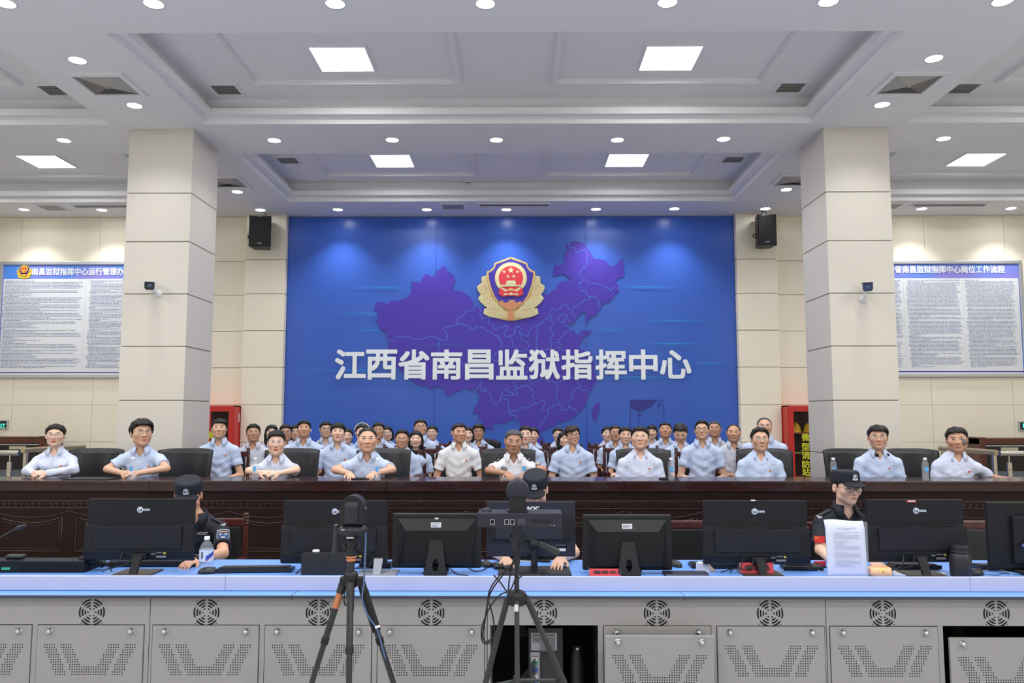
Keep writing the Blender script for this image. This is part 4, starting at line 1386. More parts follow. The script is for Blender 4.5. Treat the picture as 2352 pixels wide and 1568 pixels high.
# ---------------------------------------------------------------- bullet cameras on the columns
def bullet(u, v, mu, mv, label, face, black=True):
    Yc = 8.98
    q = at(u, v, Y=Yc)
    mt = at(mu, mv, Y=9.13)
    t = thing('security_camera', label, 'security camera', (mt[0], 9.135, mt[2]), 0, 'bullet cameras on the columns')
    d = Vector((q[0] - mt[0], q[1] - 9.135, q[2] - mt[2]))
    MB().lathe([(0.0, 0.03), (0.03, 0.028), (0.042, 0.014), (0.044, 0.0)], n=20, axis='y').build('base', M_WHITE, t)
    MB().tube(catmull([(0, -0.02, 0), (d.x * 0.35, -0.06, 0.005), (d.x * 0.75, d.y + 0.05, d.z * 0.35), (d.x, d.y + 0.06, d.z - 0.05)], 5), 0.013, 10).build('arm', M_WHITE, t)
    m = MB()
    pr = [(-0.05, 0.045), (0.05, 0.045), (0.056, 0.03), (0.055, -0.03), (0.035, -0.05), (-0.035, -0.05), (-0.055, -0.03), (-0.056, 0.03)]
    vs = [(x, -0.09, z) for x, z in pr] + [(x * 0.9, 0.10, z * 0.9) for x, z in pr]
    n = len(pr)
    m.add(vs, [tuple(range(n)), tuple(range(2 * n - 1, n - 1, -1))] + [(k, n + k, n + (k + 1) % n, (k + 1) % n) for k in range(n)])
    R = Matrix.Translation(d) @ Matrix.Rotation(face, 4, 'Z') @ Matrix.Rotation(math.radians(8), 4, 'X')
    m.v = [tuple(R @ Vector(p)) for p in m.v]
    b = m.build('housing', M_WHITE, t)
    m = MB()
    m.poly([(x * 0.94, z * 0.94) for x, z in pr], 0.004, 0, R @ Matrix.Translation((0, -0.09, 0)))
    m.build('face_plate', face_m, t)
    m = MB()
    m.lathe([(0.0, 0.097), (0.018, 0.098), (0.022, 0.094)], n=20, axis='y')
    m.v = [tuple(R @ Vector(p)) for p in m.v]
    m.build('lens', mat('lens glass', lin(70, 90, 130), 0.1), t)
    m = MB()
    m.box((-0.058, -0.115, 0.044), (0.058, 0.09, 0.051), 0, 0.003)
    m.v = [tuple(R @ Vector(p)) for p in m.v]
    m.build('sun_hood', M_WHITE if black else M_BLACK, t)
    m = MB()
    m.tube(catmull([tuple(d + Vector((0.0, 0.08, -0.03))), (d.x * 0.6, -0.04, -0.03), (d.x * 0.2 + 0.02, -0.015, -0.055), (0.03, -0.004, -0.03)], 6), 0.004, 6)
    m.build('cable', M_WHITE, t)
face_m = mat('camera face black', (0.02, 0.021, 0.026), 0.35)
bullet(345, 656, 363, 674, 'white bullet camera with black face on the left column', math.radians(20))
face_m = mat('camera face blue', lin(46, 62, 100), 0.35)
bullet(1992, 659, 1982, 686, 'bullet camera with blue grey face on the right column', math.radians(-20), False)

# ---------------------------------------------------------------- red fire equipment cabinets with helmets
M_RED = mat('fire cabinet red', lin(196, 40, 34), 0.35)
M_BROWN = wood('cabinet lining', lin(66, 38, 26), lin(96, 58, 40), 0.5, (8, 3, 1))
M_GLASS = mat('cabinet glass', (0.06, 0.06, 0.06), 0.02, alpha=0.06, spec=0.5)
M_YTEXT = mat('yellow lettering', lin(206, 202, 44), 0.5)
M_HELM = mat('helmet yellow', lin(226, 178, 34), 0.3)
def fire_cabinet(s, label):
    xin = s * 4.41
    xout = s * 5.33
    xa, xb = sorted((xin, xout))
    yf = 12.88
    hz = at(1830, 931, Y=yf)[2] - Z_PLAT
    t = thing('fire_cabinet', label, 'cabinet', (xa, yf, Z_PLAT))
    w, dp = xb - xa, Y_WALL - yf - 0.002
    m = MB()
    m.box((0, 0.02, 0), (0.02, dp, hz)); m.box((w - 0.02, 0.02, 0), (w, dp, hz))
    m.box((0, 0.02, hz - 0.02), (w, dp, hz)); m.box((0, 0.02, 0), (w, dp, 0.04)); m.box((0.02, dp - 0.02, 0.04), (w - 0.02, dp, hz - 0.02))
    m.build('body', M_RED, t)
    MB().box((0.021, dp - 0.03, 0.041), (w - 0.021, dp - 0.02, hz - 0.021)).build('lining', M_BROWN, t)
    shelves = [at(1850, vv, Y=yf + 0.2)[2] - Z_PLAT for vv in (993, 1040)]
    for z in shelves + [0.42]:
        MB().box((0.02, 0.04, z - 0.018), (w - 0.02, dp - 0.03, z)).build('shelf', mat('shelf red brown', lin(120, 44, 36), 0.5), t)
    for k in range(2):
        a, b = 0.004 + k * (w / 2), w / 2 - 0.004 + k * (w / 2)
        fr = 0.085
        m = MB()
        for (p, q, r, z) in ((a, b, 0.03, 0.03 + fr), (a, b, hz - 0.01 - fr, hz - 0.01), (a, a + fr, 0.03 + fr, hz - 0.01 - fr), (b - fr, b, 0.03 + fr, hz - 0.01 - fr)):
            m.box((p, 0, r), (q, 0.02, z), 0, 0.002)
        d = m.build('door', M_RED, t)
        MB().box((a + fr, 0.008, 0.03 + fr), (b - fr, 0.012, hz - 0.01 - fr)).build('glass', M_GLASS, d)
        MB().cbox(((b - 0.03) if k == 0 else (a + 0.03), -0.008, hz * 0.55), (0.014, 0.016, 0.10), 0, 0.003).build('handle', M_CHROME, d)
    m = MB()
    if s > 0:
        ux = [1850, 1850, 1850.5, 1851, 1851.5]
        vx = [1004, 1025.5, 1045.5, 1066, 1084]
    else:
        ux = [484, 484, 483, 483, 483]
        vx = [999, 1021, 1043, 1064, 1084]
    for c, u, v in zip('微型消防站', ux, vx):
        q = at(u, v, Y=yf)
        text_to(m, c, 0.13, (q[0] - xa, -0.004, q[2] - Z_PLAT), 0, 0.004, width=0.125, height=0.125)
    m.build('lettering', M_YTEXT, t)
    if s < 0:
        q = at(541, 959, x=xb)
        MB().box((w - 0.001, 0.20, q[2] - Z_PLAT - 0.07), (w + 0.004, 0.245, q[2] - Z_PLAT + 0.07)).build('side_label', M_STICK, t)
    else:
        MB().tube(catmull([(0.09, 0.004, shelves[1] + 0.01), (0.25, 0.003, shelves[1] + 0.016), (0.45, 0.003, shelves[1] + 0.008), (0.8, 0.003, shelves[1] + 0.03)], 5), 0.006, 6).build('green_tape', mat('green tape', lin(130, 190, 70), 0.5), t)
    return t, shelves[0], yf, xa
tL, zs, yf, xaL = fire_cabinet(-1, 'red fire cabinet with glass doors left of the banner, behind a standing-height column')
tL['label'] = 'red fire equipment cabinet with yellow characters beside the left column'
tR, zs, yf, xaR = fire_cabinet(1, 'red fire equipment cabinet with yellow helmets beside the right column')
hel0 = None
HL = ['yellow safety helmet half hidden at the left in the right fire cabinet', 'yellow safety helmet beside the column in the right fire cabinet']
for k, u in enumerate((1811, 1852)):
    loc = ((4.565, 4.822)[k], yf + 0.19, Z_PLAT + zs)
    if hel0 is None:
        hel0 = thing('safety_helmet', HL[0], 'helmet', loc, 0, 'yellow helmets in the fire cabinet')
        MB().lathe([(0.106, 0.012), (0.104, 0.04), (0.094, 0.09), (0.067, 0.135), (0.027, 0.158), (0.0, 0.160)], n=24).build('shell', M_HELM, hel0)
        MB().lathe([(0.110, 0.0), (0.122, 0.004), (0.122, 0.010), (0.105, 0.018)], n=24).build('brim', M_HELM, hel0)
        MB().box((-0.008, -0.106, 0.04), (0.008, 0.106, 0.163), 0, 0.006).build('ridge', M_HELM, hel0)
        MB().lathe([(0.0, 0.103), (0.018, 0.102), (0.018, 0.09)], (0, 0, 0.06), 12, 0, 'y').build('badge', mat('helmet badge', lin(150, 60, 50), 0.5), hel0)
    else:
        copy_tree(hel0, loc, 0, HL[k])

# ---------------------------------------------------------------- exit signs, lecterns, railings at the sides
def exit_sign(u0, u1, v0, v1, label):
    x0, x1, zt, zb = px_rect(u0, u1, v0, v1, Y_WALL - 0.03)
    t = thing('exit_sign', label, 'exit sign', ((x0 + x1) / 2, Y_WALL - 0.001, zb))
    w, h = x1 - x0, zt - zb
    MB().box((-w / 2, -0.03, 0), (w / 2, 0, h), 0, 0.004).build('frame', M_ALU, t)
    MB().box((-w / 2 + 0.018, -0.033, 0.018), (w / 2 - 0.018, -0.029, h - 0.018)).build('panel', mat('exit panel', (0.01, 0.014, 0.012), 0.3), t)
    m = MB()
    text_to(m, 'EXIT', 0.05, (w * 0.22, -0.0345, h * 0.42), 0, 0.001, width=w * 0.42, height=0.045)
    m.box((-w * 0.36, -0.0345, h * 0.3), (-w * 0.14, -0.0335, h * 0.75))
    m.box((-w * 0.05, -0.0345, h * 0.16), (w * 0.40, -0.0335, h * 0.2))
    m.build('lettering', mat('exit green', (0.02, 0.5, 0.25), 0.4, emit=(0.05, 0.9, 0.5), es=1.2), t)
exit_sign(-44, 17, 964, 985, 'dark green lit exit sign at the left edge of the photo')
exit_sign(2340, 2402, 967, 989, 'dark green lit exit sign at the right edge of the photo')
M_PODW = wood('lectern mahogany', lin(72, 32, 22), lin(98, 46, 32), 0.3, (1, 4, 4))
def lectern(x0, x1, zt, Y, label, tab):
    w = x1 - x0
    h = zt - Z_PLAT
    t = thing('lectern', label, 'lectern', ((x0 + x1) / 2, Y, Z_PLAT))
    MB().box((-w / 2, 0, h - 0.10), (w / 2, 0.5, h), 0, 0.008).build('top_rail', M_PODW, t)
    for sx in (-1, 1):
        MB().box((sx * w / 2 - (0.09 if sx > 0 else -0.0), -0.01, 0), (sx * w / 2 + (0.0 if sx > 0 else 0.09), 0.5, h + 0.012), 0, 0.006).build('side_post', M_PODW, t)
    MB().box((-w / 2 + 0.09, 0.03, h - 0.55), (w / 2 - 0.09, 0.05, h - 0.1)).build('recess_panel', mat('lectern dark recess', lin(34, 26, 24), 0.4), t)
    MB().box((-w / 2 + 0.09, 0.02, 0), (w / 2 - 0.09, 0.06, h - 0.5)).build('lower_panel', mat('lectern steel grey', lin(96, 104, 108), 0.35), t)
    MB().box((tab - 0.13, 0.022, h - 0.19), (tab + 0.13, 0.032, h - 0.14)).build('name_plate', mat('plate cream', lin(196, 190, 160), 0.4), t)
    MB().box((-w / 2 + 0.09, 0.022, h - 0.125), (w / 2 - 0.1, 0.03, h - 0.108)).build('trim_strip', M_ALU, t)
a, b = at(-60, 1003, Y=12.4), at(104, 1003, Y=12.4)
lectern(a[0], b[0], a[2], 12.4, 'dark reddish wooden lectern behind the steel railing at the left edge', 0.12)
a, b = at(2249, 1006, Y=12.4), at(2415, 1006, Y=12.4)
lectern(a[0], b[0], a[2], 12.4, 'dark reddish wooden lectern behind the steel railing at the right edge', -0.08)
M_RGLASS = mat('railing glass', lin(150, 165, 158), 0.05, alpha=0.35, spec=0.6)
def railing(s, label1, label2):
    zr = Z_PLAT + 0.955
    ue, vv = (44, 1040) if s < 0 else (2296, 1041)
    q = at(ue, vv, Y=9.0)
    xe = q[0]
    zr = q[2]
    t = thing('railing', label1, 'railing', (xe, 9.0, Z_PLAT))
    L = s * 5.5
    h = zr - Z_PLAT
    MB().tube([(0, 0, h), (L, 0, h)], 0.028, 16).build('handrail', M_STEEL, t)
    for k in range(5):
        x = s * (0.10 + 1.3 * k)
        m = MB()
        m.box((x - 0.024, -0.012, 0), (x + 0.024, 0.012, h - 0.10), 0, 0.003)
        m.tube([(x, 0, h - 0.11), (x, 0, h - 0.02)], 0.008, 8)
        for zz in (h - 0.17, h - 0.25):
            m.lathe([(0.0, 0.018), (0.009, 0.016), (0.009, 0.0)], (x, -0.0, zz), 10, 0, 'y')
        for sx in (-1, 1):
            m.box((x + sx * 0.024, -0.008, h - 0.34), (x + sx * 0.07, 0.008, h - 0.32), 0, 0.003)
        m.build('post', M_STEEL, t)
        if k < 4:
            xa_, xb_ = sorted((x + s * 0.06, x + s * 1.24))
            MB().box((xa_, -0.004, 0.08), (xb_, 0.004, h - 0.28)).build('glass_panel', M_RGLASS, t)
    # run going back
    u0, v0, u1, v1 = (52, 1034, 193, 1026) if s < 0 else (2290, 1039, 2160, 1029)
    a, b = at(u0, v0, z=zr), at(u1, v1, z=zr)
    t = thing('railing', label2, 'railing', (a[0], a[1], Z_PLAT))
    d = b - a
    MB().tube([(0, 0, h), (d[0], d[1], h)], 0.03, 16).lathe([(0.0, -0.001), (0.034, 0.0), (0.034, 0.012)], (d[0], d[1] - 0.006, h), 14, 0, 'y').build('handrail', mat('beige steel', lin(190, 176, 140), 0.3, metal=0.8), t)
    for f in (0.05, 0.95):
        m = MB()
        m.box((d[0] * f - 0.02, d[1] * f - 0.02, 0), (d[0] * f + 0.02, d[1] * f + 0.02, h - 0.02), 0, 0.003)
        m.build('post', M_STEEL, t)
    n = Vector((d[0], d[1], 0)).normalized() * 0.05
    pa, pb = (d[0] * 0.08, d[1] * 0.08), (d[0] * 0.92, d[1] * 0.92)
    m = MB()
    nx_, ny_ = -n.y * 0.08, n.x * 0.08
    vs = []
    for z in (0.08, h - 0.2):
        vs += [(pa[0] - nx_, pa[1] - ny_, z), (pb[0] - nx_, pb[1] - ny_, z), (pb[0] + nx_, pb[1] + ny_, z), (pa[0] + nx_, pa[1] + ny_, z)]
    m.add(vs, [(0, 3, 2, 1), (4, 5, 6, 7), (0, 1, 5, 4), (1, 2, 6, 5), (2, 3, 7, 6), (3, 0, 4, 7)])
    m.build('glass_panel', M_RGLASS, t)
railing(-1, 'shiny steel railing with glass at the left edge, nearer run', 'beige steel handrail running back behind the seated woman at the left')
railing(1, 'shiny steel railing with glass at the right edge, nearer run', 'beige steel handrail running back behind the last man at the right')
# ---------------------------------------------------------------- smooth surfaces from blended shapes
def _d(P, c):
    return np.sqrt(((P - np.asarray(c, np.float32)) ** 2).sum(1))
def sph(P, c, r):
    return _d(P, c) - r
def cone(P, a, b, ra, rb):
    a, b = np.asarray(a, np.float32), np.asarray(b, np.float32)
    ab = b - a
    q = P - a
    t = np.clip(q @ ab / max(float(ab @ ab), 1e-9), 0, 1)
    return np.sqrt(((q - t[:, None] * ab) ** 2).sum(1)) - (ra + (rb - ra) * t)
def ell(P, c, r):
    q = P - np.asarray(c, np.float32)
    r = np.asarray(r, np.float32)
    k0 = np.sqrt(((q / r) ** 2).sum(1))
    k1 = np.sqrt(((q / (r * r)) ** 2).sum(1)) + 1e-9
    return k0 * (k0 - 1) / k1
def smin(a, b, k):
    h = np.clip(0.5 + 0.5 * (b - a) / k, 0, 1)
    return b + (a - b) * h - k * h * (1 - h)
def smax(a, b, k):
    return -smin(-a, -b, k)

def sdf_mesh(f, lo, hi, h, c=5):
    """surface net of f over a box; evaluates finely only near the surface"""
    lo, hi = np.array(lo, np.float32), np.array(hi, np.float32)
    nb = np.ceil((hi - lo) / (h * c)).astype(int) + 1
    n = nb * c
    ax = [lo[i] + (np.arange(nb[i]) * c + (c - 1) / 2) * h for i in range(3)]
    G = np.stack(np.meshgrid(*ax, indexing='ij'), -1).reshape(-1, 3).astype(np.float32)
    D0 = f(G)
    D = np.repeat(np.repeat(np.repeat(D0.reshape(nb), c, 0), c, 1), c, 2).astype(np.float32)
    act = np.nonzero(np.abs(D0) < h * c * 1.7)[0]
    bi = np.stack(np.unravel_index(act, nb), -1) * c
    off = np.stack(np.meshgrid(range(c), range(c), range(c), indexing='ij'), -1).reshape(-1, 3)
    I = (bi[:, None, :] + off[None]).reshape(-1, 3)
    D[I[:, 0], I[:, 1], I[:, 2]] = f((lo + I * h).astype(np.float32))
    s = D < 0
    cnt = np.zeros(n - 1, np.int8)
    for dx in (0, 1):
        for dy in (0, 1):
            for dz in (0, 1):
                cnt += s[dx:n[0] - 1 + dx, dy:n[1] - 1 + dy, dz:n[2] - 1 + dz]
    C = np.argwhere((cnt > 0) & (cnt < 8))
    cor = np.array([(x, y, z) for x in (0, 1) for y in (0, 1) for z in (0, 1)])
    V = np.stack([D[C[:, 0] + k[0], C[:, 1] + k[1], C[:, 2] + k[2]] for k in cor], 1)
    acc = np.zeros((len(C), 3))
    num = np.zeros(len(C))
    for i in range(8):
        for j in range(i + 1, 8):
            if np.abs(cor[i] - cor[j]).sum() == 1:
                a, b = V[:, i], V[:, j]
                m = (a < 0) != (b < 0)
                t = np.where(m, a / np.where(m, a - b, 1), 0)
                acc += np.where(m[:, None], cor[i] + t[:, None] * (cor[j] - cor[i]), 0)
                num += m
    verts = lo + (C + acc / num[:, None]) * h
    ids = np.full(n - 1, -1, np.int64)
    ids[C[:, 0], C[:, 1], C[:, 2]] = np.arange(len(C))
    quads = []
    for a in range(3):
        b, e = (a + 1) % 3, (a + 2) % 3
        sl0 = [slice(None)] * 3
        sl1 = [slice(None)] * 3
        sl0[a], sl1[a] = slice(0, n[a] - 1), slice(1, n[a])
        ch = s[tuple(sl0)] != s[tuple(sl1)]
        K = np.argwhere(ch)
        K = K[(K[:, b] > 0) & (K[:, e] > 0) & (K[:, b] < n[b] - 1) & (K[:, e] < n[e] - 1)]
        def at_(db, de):
            q = K.copy()
            q[:, b] -= db
            q[:, e] -= de
            return ids[q[:, 0], q[:, 1], q[:, 2]]
        Q = np.stack([at_(1, 1), at_(0, 1), at_(0, 0), at_(1, 0)], 1)
        inside = s[K[:, 0], K[:, 1], K[:, 2]]
        Q[~inside] = Q[~inside][:, ::-1]
        quads.append(Q)
    Q = np.concatenate(quads)
    Q = Q[(Q >= 0).all(1)]
    return verts, Q

def np_mesh(name, v, q, m):
    me = bpy.data.meshes.new(name)
    me.vertices.add(len(v))
    me.vertices.foreach_set('co', np.asarray(v, np.float32).ravel())
    me.loops.add(q.size)
    me.loops.foreach_set('vertex_index', q.ravel().astype(np.int32))
    me.polygons.add(len(q))
    me.polygons.foreach_set('loop_start', (np.arange(len(q)) * 4).astype(np.int32))
    me.polygons.foreach_set('use_smooth', np.ones(len(q), bool))
    me.materials.append(m)
    me.update(calc_edges=True)
    return me

# ---------------------------------------------------------------- skin with eyes, brows and lips as features of the head's own coordinates
def skin(name, base, lip=None, brow=(0.012, 0.009, 0.008), gaze=(0.0, 0.001), patch=False):
    m = mat(name, base, 0.5, spec=0.35)
    nt = m.node_tree
    N, L = nt.nodes, nt.links
    b = N['Principled BSDF']
    b.inputs['Subsurface Weight'].default_value = 0.0
    at_ = N.new('ShaderNodeAttribute')
    at_.attribute_name = 'hl'
    sp = N.new('ShaderNodeSeparateXYZ')
    L.new(at_.outputs['Vector'], sp.inputs[0])
    def math_(op, a, b_=None, c=None):
        n = N.new('ShaderNodeMath')
        n.operation = op
        for i, v in enumerate((a, b_, c)):
            if v is None:
                continue
            if hasattr(v, 'is_linked') or hasattr(v, 'links'):
                L.new(v, n.inputs[i])
            else:
                n.inputs[i].default_value = v
        return n.outputs[0]
    X, Y, Z = sp.outputs[0], sp.outputs[1], sp.outputs[2]
    AX = math_('ABSOLUTE', X)
    front = math_('LESS_THAN', Y, -0.045)
    def ellm(xs, cx, cz, rx, rz, soft=0.25):
        u = math_('DIVIDE', math_('SUBTRACT', xs, cx), rx)
        w = math_('DIVIDE', math_('SUBTRACT', Z, cz), rz)
        d = math_('ADD', math_('MULTIPLY', u, u), math_('MULTIPLY', w, w))
        n = N.new('ShaderNodeMapRange')
        n.inputs['From Min'].default_value = 1 + soft
        n.inputs['From Max'].default_value = 1 - soft
        L.new(d, n.inputs['Value'])
        return math_('MULTIPLY', n.outputs[0], front)
    cur = None
    def over(mask, col, k=1.0):
        nonlocal cur
        mx = N.new('ShaderNodeMix')
        mx.data_type = 'RGBA'
        if k < 1:
            mask = math_('MULTIPLY', mask, k)
        L.new(mask, mx.inputs['Factor'])
        if cur is None:
            mx.inputs['A'].default_value = (*base, 1)
        else:
            L.new(cur, mx.inputs['A'])
        mx.inputs['B'].default_value = (*col, 1)
        cur = mx.outputs['Result']
    lip = lip or (base[0] * 0.78, base[1] * 0.56, base[2] * 0.52)
    over(ellm(AX, 0.046, -0.032, 0.026, 0.022, 0.9), (base[0] * 1.0, base[1] * 0.86, base[2] * 0.82), 0.55)
    over(ellm(X, 0.0, -0.0615, 0.0235, 0.0086), lip)
    over(ellm(X, 0.0, -0.0612, 0.0215, 0.0014), (base[0] * 0.30, base[1] * 0.16, base[2] * 0.15))
    over(ellm(AX, 0.0070, -0.0395, 0.0036, 0.0022), (base[0] * 0.35, base[1] * 0.2, base[2] * 0.18))
    # brows: thick, slightly arched
    Zb = math_('MULTIPLY_ADD', math_('MULTIPLY', math_('SUBTRACT', AX, 0.034), math_('SUBTRACT', AX, 0.034)), 9.0, 0.0)
    u = math_('DIVIDE', math_('SUBTRACT', AX, 0.0315), 0.0185)
    w = math_('DIVIDE', math_('ADD', math_('SUBTRACT', Z, 0.0215), Zb), 0.0042)
    d = math_('ADD', math_('MULTIPLY', u, u), math_('MULTIPLY', w, w))
    nmr = N.new('ShaderNodeMapRange')
    nmr.inputs['From Min'].default_value = 1.4
    nmr.inputs['From Max'].default_value = 0.6
    L.new(d, nmr.inputs['Value'])
    over(math_('MULTIPLY', nmr.outputs[0], front), brow, 0.85)
    over(ellm(AX, 0.0315, 0.0016, 0.0158, 0.0058), (0.022, 0.013, 0.011))
    over(ellm(AX, 0.0312, 0.0002, 0.0136, 0.0040), (0.62, 0.58, 0.55))
    over(ellm(AX, 0.0312, gaze[1] - 0.0006, 0.0064, 0.0046), (0.012, 0.008, 0.007))
    if patch:
        over(ellm(X, 0.049, -0.024, 0.020, 0.032, 0.35), lin(104, 108, 108), 0.9)
    L.new(cur, b.inputs['Base Color'])
    return m
SK = {'fair': skin('skin fair', lin(226, 184, 160)), 'pale': skin('skin pale', lin(232, 194, 172), lip=lin(188, 84, 80)), 'mid': skin('skin medium', lin(218, 174, 148)),
      'tan': skin('skin tan', lin(206, 158, 130)), 'dark': skin('skin weathered', lin(182, 138, 114)), 'patch': skin('skin medium marked', lin(206, 160, 134), patch=True)}
M_HAIR = mat('black hair', (0.010, 0.009, 0.009), 0.45, spec=0.4, bump=0.25, bscale=90)
M_HAIRB = mat('dark brown hair', (0.030, 0.020, 0.016), 0.45, spec=0.4, bump=0.25, bscale=90)
M_HAIRG = mat('greying hair', (0.075, 0.072, 0.07), 0.55, bump=0.3, bscale=120)
def _creases(m):
    nt = m.node_tree
    b = nt.nodes['Principled BSDF']
    tc = nt.nodes.new('ShaderNodeTexCoord')
    mp = nt.nodes.new('ShaderNodeMapping')
    mp.inputs['Scale'].default_value = (1.0, 1.0, 1.7)
    mp.inputs['Rotation'].default_value = (0.0, 0.5, 0.3)
    nz = nt.nodes.new('ShaderNodeTexNoise')
    nz.inputs['Scale'].default_value = 7.0
    nz.inputs['Detail'].default_value = 1.6
    nz.inputs['Distortion'].default_value = 1.4
    bp = nt.nodes.new('ShaderNodeBump')
    bp.inputs['Strength'].default_value = 0.26
    bp.inputs['Distance'].default_value = 0.03
    nt.links.new(tc.outputs['Object'], mp.inputs['Vector'])
    nt.links.new(mp.outputs['Vector'], nz.inputs['Vector'])
    nt.links.new(nz.outputs['Fac'], bp.inputs['Height'])
    nt.links.new(bp.outputs['Normal'], b.inputs['Normal'])
    return m
SH = {'blue': mat('pale blue shirt cotton', lin(192, 207, 236), 0.75), 'white': mat('white shirt cotton', lin(226, 227, 230), 0.75),
      'grey': mat('greyish white shirt cotton', lin(204, 207, 220), 0.75), 'lilac': mat('lilac white shirt cotton', lin(208, 215, 237), 0.75),
      'police': mat('bright white uniform shirt', lin(234, 235, 242), 0.7), 'navy': mat('dark navy uniform', lin(15, 19, 32), 0.75, bump=0.1, bscale=80)}
for _m in SH.values():
    _creases(_m)
M_TROUS = mat('dark trousers', lin(26, 27, 34), 0.8)
M_SHOE = mat('black shoe leather', (0.012, 0.012, 0.012), 0.3)
M_BTN = mat('shirt button', lin(214, 216, 222), 0.4)
M_GTHIN = mat('spectacle metal', lin(96, 92, 94), 0.3, metal=0.7)
M_GDARK = mat('spectacle black', (0.012, 0.012, 0.014), 0.3)
M_GCLEAR = mat('spectacle clear pink', lin(206, 180, 176), 0.3)
M_LENS = mat('spectacle lens', (0.85, 0.88, 0.95), 0.05, alpha=0.10, spec=0.6)
M_PINR = mat('pin red', lin(206, 46, 40), 0.35)
M_PINY = mat('pin gold', lin(236, 186, 70), 0.35)

def head_sdf(p, fat=1.0, fem=False):
    jw = fat * (0.93 if fem else 1.0)
    d = smin(ell(p, (0, 0.012, 0.020), (0.0755, 0.095, 0.077)), ell(p, (0, -0.020, -0.037), (0.0625 * jw, 0.068, 0.075)), 0.035)
    for s in (-1, 1):
        d = smin(d, sph(p, (s * 0.043 * jw, -0.010, -0.060), 0.023 * fat), 0.03)
        d = smin(d, sph(p, (s * 0.044, -0.060, -0.020), 0.024), 0.025)
        d = smax(d, -sph(p, (s * 0.031, -0.100, 0.003), 0.014), 0.012)
        d = smin(d, ell(p, (s * 0.031, -0.0765, 0.001), (0.0165, 0.0115, 0.0105)), 0.005)
    d = smin(d, sph(p, (0, -0.062, -0.092), 0.020 if not fem else 0.017), 0.03)
    d = smin(d, cone(p, (-0.030, -0.080, 0.020), (0.030, -0.080, 0.020), 0.009, 0.009), 0.014)
    d = smin(d, cone(p, (0, -0.083, 0.011), (0, -0.101, -0.025), 0.0065, 0.0105), 0.012)
    d = smin(d, sph(p, (0, -0.1035, -0.029), 0.0108), 0.006)
    for s in (-1, 1):
        d = smin(d, sph(p, (s * 0.0135, -0.0920, -0.033), 0.0088), 0.007)
    d = smin(d, ell(p, (0, -0.0845, -0.0575), (0.024, 0.0105, 0.0058)), 0.007)
    d = smin(d, ell(p, (0, -0.0835, -0.0665), (0.021, 0.0105, 0.0066)), 0.007)
    for s in (-1, 1):
        d = smin(d, ell(p, (s * 0.0790, 0.014, -0.006), (0.0085, 0.019, 0.031)), 0.006)
        d = smax(d, -ell(p, (s * 0.0895, 0.010, -0.004), (0.006, 0.010, 0.018)), 0.004)
    return d

